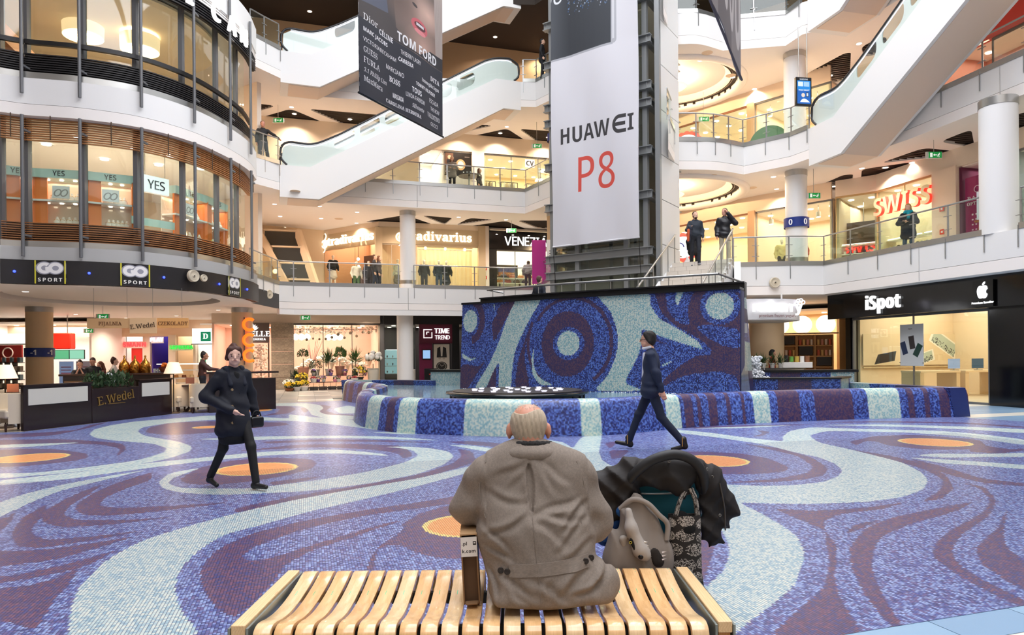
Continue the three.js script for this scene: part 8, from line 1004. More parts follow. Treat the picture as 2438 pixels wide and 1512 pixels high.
// ---- level one shops ----
{
  const y = 9, A = [-6.6, 32.4], B = [2.8, 35.26], q = (s, o = 0) => along(A, B, s, o), cream = M(0xe9d6bd, { r: 0.7 });
  struct('wall_upper', strip([[-15, 28.6], [-11.5, 30.9], q(2.2)], y, 12.4, -0.15), cream, 'cream wall behind the leaning man'); struct('trim_6', strip([q(2.2), q(9.8)], y + 2.55, 12.4, -0.1), cream, 'cream lintel over the upper shops');
  room('white interior of the bright upper shop', q(2.2), q(3.5), y, 11.6, 3, 0xf7f3ec, 0xfff4e6, 9, [1, 2]); room('white niche with posters, upper gallery', q(3.5), q(4.9), y, 11.6, 1.5, 0xf2ece2, 0xfff0dc, 4, [2, 1]); pier('white pier between the upper shops', q(4.9), q(5.5), y, 11.6, M(0xf0e4d6)); room('warm interior of the upper fashion shop', q(5.5), q(9.8), y, 11.55, 4, 0xf5d9b0, 0xffdfb4, 9, [4, 3]);
  windowFront('glass front of the upper fashion shop', q(5.5), q(9.8), y, 11.55, 3, MGREY);
  const p1 = canvasTex(128, 96, (c, w, h) => { c.fillStyle = '#1c1612'; c.fillRect(0, 0, w, h); c.fillStyle = '#6a4a36'; c.fillRect(0, 0, 40, h); c.fillStyle = '#20242c'; c.fillRect(8, 30, 26, 66); c.fillStyle = '#d8b090'; c.beginPath(); c.arc(21, 20, 9, 0, 7); c.fill(); c.strokeStyle = '#c9a070'; c.lineWidth = 7; c.beginPath(); c.arc(76, 50, 20, 0, 7); c.stroke(); c.fillStyle = '#e0d8cc'; c.beginPath(); c.arc(76, 50, 16, 0, 7); c.fill(); c.fillStyle = '#8a8078'; c.fillRect(96, 14, 24, 3); });
  const po = thing('watch_billboard', 'dark billboard with a man and a gold watch', 'poster', ...at2(A, B, 4.2, 0.05, y + 1.35), turnOf(A, B)); part('print', box(1.3, 1.1, 0.05, 0, 0.55, 0), M(0xffffff, { map: p1, r: 0.4 }), po); part('frame', mg([box(1.36, 0.04, 0.07, 0, 0, 0), box(1.36, 0.04, 0.07, 0, 1.1, 0)]), MDARK, po);
  const cv = thing('small_shop_sign', 'small square white sign with two black letters', 'sign', ...at2(A, B, 7.85, 0.25, y + 1.95), turnOf(A, B)); part('plate', box(0.48, 0.4, 0.06, 0, 0.2, 0), M(0xffffff, { e: 0xffffff, ei: 0.3 }), cv); const cl = part('lettering', letters('CV', 'sans_bold', 0.24, 0.01), MBLACK, cv); cl.position.set(0, 0.08, 0.032); for (const x of [-0.18, 0.18]) part('hanger', bar([x, 0.4, 0], [x, 0.8, 0], 0.006, 4), MSTEEL, cv);
  for (const [s, lab] of [[6.0, 'first'], [7.2, 'second'], [8.6, 'third']]) { const t = thing('garment_rail', lab + ' black garment rail of the upper fashion shop', 'rack', ...at2(A, B, s, -1.2, y), turnOf(A, B)); part('rail', mg([bar([-0.45, 1.5, 0], [0.45, 1.5, 0], 0.02), bar([-0.45, 0, 0], [-0.45, 1.5, 0], 0.02), bar([0.45, 0, 0], [0.45, 1.5, 0], 0.02)]), MBLACK, t); for (let k = 0; k < 5; k++) part('garment', rbox(0.05, 0.6, 0.35, -0.3 + k * 0.14, 1.15, 0, 0.02), M([0xe9e2d6, 0xc9b498, 0xd8cabb, 0x8a7a6a, 0xf0e9e0][k], { r: 0.9 }), t); }
  struct('wall_top', strip([[-15, 30], [-6.5, 32.6], [3, 35.5], [8, 33.5], [16, 27]], 13.5, 16.9, -0.15), M(0xd8b48c, { r: 0.8 }), 'tan wall of the top gallery');
  const ot = thing('round_table_panel', 'dark oval table top edge with shiny objects at the upper rail', 'table', ...at2([-1.9, 31.4], [0, 32], 0, 0, y)); part('top', cyl(0.5, 0.5, 0.05, 0, 0.75, 0, 24), M(0x3a3230, { r: 0.2 }), ot); part('leg', cyl(0.04, 0.05, 0.75, 0, 0.37, 0, 10), MSTEEL, ot); for (let k = 0; k < 4; k++) part('glass', cyl(0.03, 0.025, 0.14, -0.25 + k * 0.16, 0.85, 0.1, 8), M(0xe9eef0, { r: 0.1, m: 0.4 }), ot);
}
// ---- gallery shops beyond the stair ----
{
  for (const [y, lab] of [[4.5, 'behind the stair head'], [9, 'below the upper dome']]) {
    const A = [5.2, 34.2], B = [10.0, 28.6], C = [12.3, 26.1]; room('warm cream interior of the corner shop ' + lab, A, B, y, y + 2.9, 4, 0xf7d8ad, 0xffdfb8, 8, [6, 4]); room('cream interior of the fashion shop ' + lab, B, C, y, y + 2.9, 4, 0xf3dcc0, 0xffe2c0, 8, [4, 2]);
    struct('trim_7', strip([A, B, C], y + 2.85, y + 3.5, -0.1), M(0xf0d9bf, { r: 0.7 }), 'cream lintel ' + lab); windowFront('broad glass front of the corner shop ' + lab, A, B, y, y + 2.85, 3, M(0x8a5a3a)); windowFront('glass front with spot lamps ' + lab, along(B, C, 0.3, 0), C, y, y + 2.85, 2, MGREY); pier('tan post of the corner shop ' + lab, B, along(B, C, 0.3, 0), y, y + 2.9, M(0xd8b088));
    const s = thing('round_shop_sign', 'round lit sign with a scalloped red rim ' + lab, 'sign', ...at2(A, B, y === 9 ? 4.6 : 4.35, 0.4, y + 1.75), turnOf(A, B) + 0.35); part('rim', mg(Array.from({ length: 16 }, (_, k) => cyl(0.16, 0.16, 0.1, 0, 0, 0, 12).rotateX(Math.PI / 2).translate(0.58 * Math.cos(k * 0.3927), 0.5 * Math.sin(k * 0.3927), 0))), M(0xe88a84, { e: 0xd83a3a, ei: 0.5 }), s, 'red scalloped rim'); part('face', cyl(0.56, 0.56, 0.14, 0, 0, 0, 32).rotateX(Math.PI / 2).scale(1, 0.86, 1), lit(0xffffff, 2.4), s); const l = part('lettering', mg([new THREE.TorusGeometry(0.2, 0.025, 6, 18, 4).translate(-0.15, 0, 0.09), box(0.03, 0.3, 0.03, 0.2, 0, 0.09), box(0.03, 0.3, 0.03, 0.32, 0, 0.09)]), M(0x3a4ab8), s);
    for (let k = 0; k < 4; k++) { const t = thing('track_spot', 'white cylindrical spot lamp in the window ' + lab, 'lamp', ...at2(B, C, 0.7 + k * 0.65, -0.5, y + 2.45), 0, 'track spots ' + lab); part('can', cyl(0.09, 0.09, 0.2, 0, 0, 0, 14), M(0xf0ece4), t); part('lens', cyl(0.075, 0.075, 0.02, 0, -0.105, 0, 14), MLAMP, t); part('stem', bar([0, 0.1, 0], [0, 0.4, 0], 0.015, 5), MSTEEL, t); }
    if (y > 5) { const g = thing('green_round_sign', 'half hidden green round sign behind the upper balustrade', 'sign', 10.1, 9.6, 26.6, -0.5); part('disc', cyl(0.75, 0.75, 0.06, 0, 0, 0, 30).rotateX(Math.PI / 2), M(0x3f6a4a), g); const gl = part('lettering', letters('Kubota', 'sans_bold', 0.16, 0.01), M(0xf2f2ee), g); gl.position.set(0, 0, 0.04); }
    else { mannequin(at2(B, C, 1.1, -0.6, y), -0.3, 0xd8c48a, 0x2a2824, 'child mannequin in a shiny gold jacket'); mannequin(at2(B, C, 1.9, -0.6, y), -0.4, 0xb04034, 0x3a3a44, 'child mannequin in a red patterned scarf and hat'); }
  }
  // watch shop along the side gallery
  const y = 4.5, A = [12.4, 26.0], B = [13.5, 25.1], C = [14.15, 22.75], D2 = [14.4, 21.9]; room('mirrored interior of the side watch shop', A, B, y, y + 2.95, 3, 0xb9a888, 0xfff0d2, 8, [2, 2]); room('bright showcases of the side watch shop', B, C, y, y + 2.95, 3, 0xd8c8a8, 0xfff2da, 9, [3, 3]);
  struct('trim_8', strip([A, B, C, D2, [14.9, 20.2], [16.2, 15]], y + 2.9, 8, -0.1), M(0xeeddc8, { r: 0.7 }), 'cream lintel over the side shops'); windowFront('glass front of the side watch shop', B, C, y, y + 2.9, 2, M(0xb9a070)); windowFront('narrow glass front beside the zero column', A, B, y, y + 2.9, 1, M(0xb9a070));
  const red = M(0xe23a2c, { e: 0xff2a1c, ei: 1.6 }); const sg = thing('red_letter_sign', 'big slanting red edged shop letters on the side gallery', 'sign', B[0], y + 1.95, B[1], turnOf(B, C)); part('lettering', letters('SWISS', 'sans_bold', 0.62, 0.14).translate(1.25, 0, 0.1), [M(0xa09684, { r: 0.3, m: 0.4 }), red], sg, 'grey letters with glowing red edges');
  const sg2 = thing('red_window_sign', 'smaller red shop letters behind the narrow glass front', 'sign', ...at2(A, B, 0.7, -1.0, y + 0.85), turnOf(A, B)); part('lettering', letters('SWISS', 'sans_bold', 0.36, 0.06, 0.03), red, sg2); part('back_board', box(1.7, 1.6, 0.05, 0, 0.4, -0.15), M(0x5a4a34, { r: 0.3, m: 0.4 }), sg2); part('hanger', bar([0, 1.2, -0.15], [0, 2.0, -0.15], 0.015, 5), MSTEEL, sg2);
  for (const [a, b, n, lab] of [[B, C, 3, 'under the red letters'], [A, B, 1, 'by the zero column']]) for (let k = 0; k < n; k++) { const L = dist(a, b) / n, t = thing('watch_counter', ['first', 'second', 'third'][k] + ' glass watch counter ' + lab, 'cabinet', ...at2(a, b, L * (k + 0.5), -0.5, y), turnOf(a, b)); part('plinth', box(L * 0.9, 0.35, 0.5, 0, 0.18, 0), M(0x8a7a62), t); for (const yy of [0.4, 0.72, 1.04]) part('shelf', box(L * 0.9, 0.03, 0.45, 0, yy, 0), M(0xf6f2e6, { r: 0.2 }), t); part('lamp', box(L * 0.85, 0.03, 0.05, 0, 1.1, 0.15), lit(0xfffbe8, 4), t); for (let i = 0; i < 8; i++) part('watch_stand', rbox(0.09, 0.12, 0.07, -L * 0.36 + (i % 4) * L * 0.24, 0.48 + (i / 4 | 0) * 0.32, 0.08, 0.02), M(i % 3 ? 0xe9e4d8 : 0x4a4844, { r: 0.3, m: 0.3 }), t); }
  pier('cream pilaster with red signs beside the watch shop', C, D2, y, y + 2.95, M(0xf0dcc6)); for (const yy of [0.55, 0.9, 1.65]) { const t = thing('fire_sign', 'small red fire sign on the cream pilaster', 'sign', ...at2(C, D2, 0.4, 0.18, y + yy), turnOf(C, D2), 'fire signs on the pilaster'); part('plate', box(0.16, 0.16, 0.01), M(0xd8431f), t); part('symbol', box(0.07, 0.07, 0.014), M(0xf4f0ee), t); }
  const E = [14.9, 20.2]; room('dark plum interior of the optician', D2, E, y, y + 2.95, 3, 0x6a2a48, 0xffe6d8, 5, [2, 2]); const op = band('optician_panel', 'magenta optician panel with a ring emblem and white lettering', along(D2, E, 0.15, -0.1), along(D2, E, 1.0, -0.1), y, y + 2.5, M(0xa02a66, { r: 0.5 }), 0.06); sign(op, 'PARIS', 'serif_bold', 0.13, 0.42, 1.75, M(0xf4eef0), 0.04, 0.01); sign(op, 'OPTIQUE', 'serif_bold', 0.1, 0.42, 1.6, M(0xf4eef0), 0.02, 0.01); part('emblem', new THREE.TorusGeometry(0.1, 0.015, 6, 20).translate(0.42, 2.08, 0.05), M(0xe8c8d8), op); for (let r = 0; r < 7; r++) part('test_line', mg([0, 1, 2, 3].map((k) => box(0.05, 0.05 - r * 0.004, 0.01, 0.25 + k * 0.12, 1.3 - r * 0.16, 0.04))), M(0xf0e6ea), op);
  const es = thing('easel', 'wooden easel with a white board at the optician', 'easel', 13.75, y, 19.6, -0.9); part('leg', beam([-0.28, 0, 0.1], [-0.12, 1.75, 0], 0.05, 0.05), MWOOD, es); part('leg', beam([0.28, 0, 0.1], [0.12, 1.75, 0], 0.05, 0.05), MWOOD, es); part('leg', beam([0, 0, -0.4], [0, 1.6, 0], 0.05, 0.05), MWOOD, es); part('ledge', box(0.7, 0.05, 0.12, 0, 0.75, 0.06), MWOOD, es); part('board', box(0.6, 0.8, 0.03, 0, 1.2, 0.05), M(0xe6eaf0), es);
  const F = [16.3, 14.6]; room('white interior of the disc display shop', E, F, y, y + 2.95, 3, 0x8a8a86, 0xffffff, 7, [3, 2]); windowFront('glass front of the disc display shop', E, F, y, y + 2.9, 2, MGREY); for (let k = 0; k < 14; k++) { const t = thing('display_disc', 'white round display disc in the shop window past the column', 'decoration', ...at2(E, F, 1.3 + (k % 5) * 0.5 + ((k / 5 | 0) % 2) * 0.2, -0.4, y + 1.15 + (k / 5 | 0) * 0.48), turnOf(E, F), 'white discs in the window'); part('disc', cyl(0.21, 0.21, 0.03, 0, 0, 0, 24).rotateX(Math.PI / 2), M(0xf4f4f2, { e: 0xffffff, ei: k < 9 ? 0.25 : 0.6 }), t); part('wire', bar([0, 0.2, 0], [0, 0.35, 0], 0.004, 4), MSTEEL, t); }
  // level one, side gallery: red shop
  const y1 = 9, G = [14.2, 23.4], H = [15.2, 19.2], K = [17.0, 12]; room('lit interior of the red upper shop', G, H, y1, 11.7, 2.6, 0xc98a74, 0xffe0cc, 6, [3, 2]); room('white lit interior of the big upper shop', H, K, y1, 11.7, 3, 0xe9e2d8, 0xfff6ec, 7, [4, 2]);
  const rb = band('red_shop_band', 'red shop band with white rounded letters', H, K, y1 + 1.75, 12.3, M(0xb01c18, { r: 0.4 }), 0.25); sign(rb, 'medicine', 'sans_bold', 0.7, 2.85, 0.75, lit(0xffffff, 1.8)); const rc = band('red_corner_band', 'red band over the upper corner window', G, H, y1 + 2.05, 12.3, M(0xc02a1c, { r: 0.5 }), 0.2); part('underside_lamp', box(1, 0.03, 0.06, 2, 0.0, 0.06), lit(0xffe0c0, 2), rc); windowFront('upper corner window with a face poster', along(G, H, 2.6, 0), H, y1, y1 + 2.05, 1, M(0x4a342c)); pier('white pier beside the face poster window', along(H, K, -0.05, 0.1), along(H, K, 1.3, 0.1), y1, 12.4, M(0xe6dcd2));
  const fp = thing('face_poster', 'bright poster with an eye in the upper corner window', 'poster', ...at2(G, H, 3.6, -0.3, y1 + 0.2), turnOf(G, H)); part('print', box(0.8, 0.9, 0.03, 0, 0.45, 0), M(0xffffff, { map: canvasTex(64, 64, (c) => { c.fillStyle = '#e0b048'; c.fillRect(0, 0, 64, 64); c.fillStyle = '#e0a890'; c.fillRect(0, 20, 64, 44); c.fillStyle = '#3a2a28'; c.beginPath(); c.ellipse(34, 32, 16, 6, 0.2, 0, 7); c.fill(); c.fillStyle = '#c02a20'; c.fillRect(0, 50, 20, 14); }), e: 0x503020, ei: 0.3 }), fp); part('stand', box(0.05, 0.9, 0.03, 0, 0.45, -0.04), MSTEEL, fp);
}
// ---- electronics shop and yoghurt stand on the lowest floor ----
{
  const A = [11.35, 24.0], B = [13.3, 15.9], an = turnOf(A, B), q = (s, o = 0) => along(A, B, s, o), gl = M(0x0b0a0c, { r: 0.12 }), L = dist(A, B);
  room('pale birch interior of the electronics shop', q(0.25, -0.75), q(5.6, -0.75), 0, 3.4, 4, 0xf0d6b0, 0xfff0da, 6, [3, 2], 0xd8c4a4); room('pale interior of the next shop bay', q(6.55, -0.75), q(9.4, -0.75), 0, 3.4, 3, 0xd8bc98, 0xffe8cc, 4, [2, 1], 0xd8c4a4);
  const fr = thing('black_shopfront', 'glossy black frame of the electronics shop', 'shop front', A[0], 0, A[1], an); part('header', box(L + 1.5, 0.85, 0.85, L / 2 + 0.5, 3.08, -0.35), gl, fr); part('post', box(0.24, 2.7, 0.3, 0.12, 1.35, -0.6), gl, fr); part('post', box(1.0, 2.7, 0.35, 6.05, 1.35, -0.62), gl, fr); for (const x of [0.3, 5.5, 6.62]) part('steel_edge', box(0.05, 2.66, 0.12, x, 1.33, -0.55), MGREY, fr);
  const lt = thing('white_letter_sign', 'bold white lit lettering on the glossy black header', 'sign', A[0], 2.87, A[1], an); part('lettering', letters('iSpot', 'sans_bold', 0.44, 0.06).translate(2.35, 0, 0.09), lit(0xffffff, 2.6), lt);
  const ap = thing('emblem_panel', 'black square panel with a white fruit emblem', 'sign', ...at2(A, B, 5.9, 0.12, 2.68), an); part('panel', box(0.6, 0.7, 0.06, 0, 0.35, 0), M(0x050506, { r: 0.25 }), ap); const f = new THREE.Shape(); f.moveTo(0, 0.14); f.bezierCurveTo(0.06, 0.19, 0.15, 0.17, 0.15, 0.06); f.bezierCurveTo(0.08, 0.04, 0.09, -0.06, 0.15, -0.07); f.bezierCurveTo(0.12, -0.2, 0.06, -0.19, 0, -0.17); f.bezierCurveTo(-0.06, -0.19, -0.12, -0.2, -0.15, -0.03); f.bezierCurveTo(-0.17, 0.12, -0.08, 0.2, 0, 0.14); const lf = new THREE.Shape(); lf.moveTo(0, 0.17); lf.quadraticCurveTo(0.01, 0.25, 0.08, 0.26); lf.quadraticCurveTo(0.08, 0.18, 0, 0.17); part('emblem', mg([ext(f, 0.02), ext(lf, 0.02)]).translate(0, 0.4, 0.035), lit(0xffffff, 2.2), ap); const pr = part('caption', letters('Premium Reseller', 'sans_bold', 0.055, 0.01), lit(0xffffff, 1.6), ap); pr.position.set(0, 0.08, 0.035);
  windowFront('big glass pane of the electronics shop', q(0.3, -0.55), q(5.5, -0.55), 0, 2.66, 2, MGREY); windowFront('glass pane of the next shop bay', q(6.65, -0.55), q(9.3, -0.55), 0, 2.66, 1, MGREY);
  for (const [s, lab] of [[-1.75, 'first'], [-3.5, 'second']]) { const t = thing('display_table', lab + ' pale wooden display table of the electronics shop', 'table', ...at2(A, B, 2.3, s, 0), an + Math.PI / 2); part('top', box(1.55, 0.06, 0.8, 0, 0.84, 0), M(0xe9cfa8, { r: 0.4 }), t); for (const x of [-0.7, 0.7]) part('leg', box(0.14, 0.82, 0.76, x, 0.41, 0), M(0xe2c69c, { r: 0.5 }), t); }
  for (const [s, lab] of [[2.6, 'by the window poster'], [3.55, 'at the black post']]) { const t = thing('tablet_computer', 'open computer screen on the display table ' + lab, 'computer', ...at2(A, B, 2.4, -s, 0.87), an + Math.PI / 2); part('stand', box(0.2, 0.02, 0.15, 0, 0.01, 0), MSTEEL, t); part('screen', box(0.46, 0.32, 0.02, 0, 0.22, -0.02), M(0x10131a, { e: s < 3 ? 0xc8d4f0 : 0x4a6a7a, ei: 0.6 }), t, 'lit screen'); part('neck', box(0.05, 0.1, 0.02, 0, 0.05, -0.03), MSTEEL, t); }
  const ph = canvasTex(128, 192, (c, w, h) => { c.fillStyle = '#d4d8da'; c.fillRect(0, 0, w, h); for (const [x, y, r, k] of [[22, 110, -0.3, '#2a3a5a'], [66, 84, -0.15, '#3a3436'], [98, 120, 0.5, '#23443c']]) { c.save(); c.translate(x, y); c.rotate(r); c.fillStyle = k; c.fillRect(-15, -30, 30, 60); c.restore(); } c.fillStyle = '#555'; c.font = 'bold 9px sans-serif'; c.fillText('iSpot', 46, 24); });
  const wp = thing('window_poster', 'grey poster with three phones on the shop window', 'poster', ...at2(A, B, 2.85, -0.5, 1.05), an); part('print', box(0.9, 1.3, 0.02, 0, 0.65, 0), M(0xffffff, { map: ph, r: 0.6 }), wp); part('clip', mg([-0.45, 0.45].map((x) => cyl(0.025, 0.025, 0.03, x, 0.1, 0.01, 8).rotateX(0))), MSTEEL, wp);
  const wallp = canvasTex(512, 128, (c, w, h) => { c.fillStyle = '#e8cfa6'; c.fillRect(0, 0, w, h); const tab = (x, y, r, s) => { c.save(); c.translate(x, y); c.rotate(r); c.fillStyle = '#f2ead8'; c.fillRect(-70 * s, -26 * s, 140 * s, 52 * s); c.fillStyle = '#b9c4b0'; c.fillRect(-60 * s, -21 * s, 120 * s, 42 * s); c.fillStyle = '#3a3a3a'; for (let i = 0; i < 80; i++) c.fillRect(-58 * s + rnd() * 116 * s, -2 * s + rnd() * 22 * s, 4, 3); c.restore(); }; tab(330, 100, -0.25, 0.9); tab(450, 40, 0.5, 1.2); c.fillStyle = '#3f6a66'; c.fillRect(262, 16, 46, 84); c.fillStyle = '#1b1b1d'; c.beginPath(); c.roundRect(276, 26, 46, 52, 10); c.fill(); c.fillStyle = '#2a2624'; c.beginPath(); c.moveTo(60, 124); c.lineTo(80, 84); c.lineTo(180, 70); c.lineTo(170, 110); c.fill(); });
  const mp = thing('product_mural', 'wall picture of a watch and tablets inside the electronics shop', 'poster', ...at2(A, B, 0.42, -2.75, 0.95), an + Math.PI / 2); part('print', box(3.9, 1.1, 0.03, 0, 0.62, 0), M(0xffffff, { map: wallp, r: 0.6 }), mp); part('ledge', box(3.9, 0.04, 0.06, 0, 0, 0), M(0xd8bc90), mp);
  // yoghurt stand
  const X = 8.0, D = 23.0, ys = thing('yoghurt_stand_sign', 'white rounded sign board with glowing round letters', 'sign', X, 2.55, D); part('board', smooth(strip(spl([[-1.6, -0.6], [-0.8, -1.25], [0.6, -1.3], [1.45, -0.6], [1.5, 0.2]], 24), 0, 0.66, 0.15), 0.6), M(0xdad8da, { r: 0.5 }), ys); part('underside', plate([[-1.6, -0.5], [-0.8, -1.15], [0.6, -1.2], [1.4, -0.5], [1.4, 1], [-1.6, 1]], -0.02, 0.02), M(0xcfc9c6), ys);
  const yl = part('lettering', letters('redberry', 'sans_bold', 0.33, 0.05, 0.01), lit(0xffffff, 3), ys); yl.position.set(0.42, 0.24, 1.38); yl.rotation.y = 0.12; const y2 = part('caption', letters('premium frozen yogurt', 'sans_regular', 0.085, 0.01), M(0x8a5a5a), ys); y2.position.set(0.42, 0.08, 1.37); y2.rotation.y = 0.12; part('flower_emblem', mg([0, 1, 2, 3, 4].map((k) => new THREE.TorusGeometry(0.06, 0.016, 6, 14).translate(1.28 + 0.1 * Math.cos(k * 0.9 + 0.4), 0.52 + 0.1 * Math.sin(k * 0.9 + 0.4), 1.05))), lit(0xe8e4ff, 2.4), ys); part('hanger', mg([-1.2, 1.1].map((x) => bar([x, 0.6, 0], [x, 0.95, 0], 0.03))), MW, ys);
  const ct = thing('yoghurt_counter', 'white curved counter of the yoghurt stand', 'counter', X, 0, D); part('front', smooth(strip(spl([[-1.5, -0.2], [-0.6, -0.9], [0.8, -0.9], [1.7, -0.3]], 20), 0, 0.95, 0.3), 0.6), M(0xd8d2cc), ct); part('worktop', smooth(strip(spl([[-1.55, -0.25], [-0.6, -1.0], [0.8, -1.0], [1.75, -0.35]], 20), 0.95, 1.0, 0.6), 0.6), M(0x3a3836, { r: 0.3 }), ct);
  for (const [x, lab] of [[0.35, 'first'], [0.62, 'second'], [0.92, 'third'], [1.2, 'fourth']]) plant(X - 0.4 + x, 1.0, D - 0.75 + 0.1 * x, lab + ' tuft of cat grass in a white cup on the yoghurt counter', { name: 'grass_pot', pot: 0xe9e6e0, pr: 0.09, ph: 0.16, spike: 0.3, n: 50, g: 1 });
  const mc = thing('drink_machine', 'tall clear drink dispenser on the yoghurt counter', 'machine', X - 1.05, 1.0, D - 0.5); part('tank', rbox(0.36, 0.5, 0.3, 0, 0.42, 0, 0.04), M(0xd8d4d2, { r: 0.15, t: 0.5 }), mc); part('foot', rbox(0.3, 0.2, 0.3, 0, 0.1, 0, 0.02), M(0x3a3634), mc); const tn = thing('topping_box', 'white tray with fruit and bottles on the yoghurt counter', 'tray', X + 1.35, 1.0, D - 0.6, -0.3); part('tray', rbox(0.9, 0.18, 0.4, 0, 0.09, 0, 0.01), M(0xe9e4de), tn); for (let k = 0; k < 5; k++) part('jar', cyl(0.07, 0.07, rr(0.16, 0.3), -0.32 + k * 0.16, 0.28, -0.05, 10), M([0x2a2424, 0x6aa84a, 0xc9a84a, 0xf0ece6, 0x8a5a3a][k]), tn);
  const bl = thing('copper_ribbon_lamp', 'twisted copper ribbon hanging beside the yoghurt stand', 'decoration', 6.95, 1.35, 24.2); part('ribbon', mg([0, 0.22].map((x) => tube([[x, 1.1, 0], [x - 0.12, 0.8, 0], [x + 0.1, 0.45, 0], [x - 0.08, 0.1, 0], [x, 0, 0]], 0.05, 24, 6))), M(0xd88a68, { m: 0.6, r: 0.3 }), bl); part('wire', mg([0, 0.22].map((x) => bar([x, 1.1, 0], [x, 2.15, 0], 0.008, 4))), MSTEEL, bl);
  const SA = [8.6, 31.5], SB = [13.2, 27.5]; room('warm shelves of the drugstore behind the stand', SA, SB, 0, 3.3, 3, 0xf0cfa0, 0xffdfae, 8, [3, 1]); room('bakery interior behind the yoghurt stand', [4.6, 33], SA, 0, 3.2, 3, 0xc9a27a, 0xffd2a0, 5, [4, 2]);
  for (let c = 0; c < 5; c++) { const s = 1.2 + c * 0.85, t = thing('product_shelf', ['first', 'second', 'third', 'fourth', 'fifth'][c] + ' wooden product shelf of the drugstore wall', 'shelf', ...at2([9.5, 28.4], [12.8, 26.6], s * 0.78 - 0.4, 0, 0), turnOf([9.5, 28.4], [12.8, 26.6])); part('carcass', mg([...[0.5, 0.92, 1.34, 1.76, 2.18].map((y) => box(0.62, 0.04, 0.3, 0, y, 0)), box(0.03, 2.2, 0.3, -0.31, 1.1, 0), box(0.03, 2.2, 0.3, 0.31, 1.1, 0), box(0.62, 2.2, 0.02, 0, 1.1, -0.14)]), M(0xd8a468, { r: 0.6 }), t); for (let r = 0; r < 4; r++) { if ((c + r) % 4 === 1) part('chalk_board', box(0.5, 0.34, 0.03, 0, 0.73 + r * 0.42, 0.12), M(0x3a3632), t); else for (let k = 0; k < 4; k++) part('product', cyl(0.05, 0.05, 0.22, -0.21 + k * 0.14, 0.64 + r * 0.42, 0.04, 8), M([0xe6a08a, 0xf0e2d0, 0xd8684a, 0xe8c27a][(k + r + c) % 4]), t); } }
  const lb = thing('lit_header', 'bright scalloped light box over the drugstore shelves', 'sign', ...at2([9.5, 28.4], [12.8, 26.6], 0.4, 0.05, 2.35), turnOf([9.5, 28.4], [12.8, 26.6])); part('box', mg([0, 1, 2, 3].map((k) => cyl(0.36, 0.36, 0.08, 0, 0, 0, 20).rotateX(Math.PI / 2).translate(0.3 + k * 0.85, 0.25, 0))), lit(0xfff0d8, 3), lb); part('rail', box(3.4, 0.06, 0.1, 1.6, -0.1, 0), M(0xd8b890), lb);
}
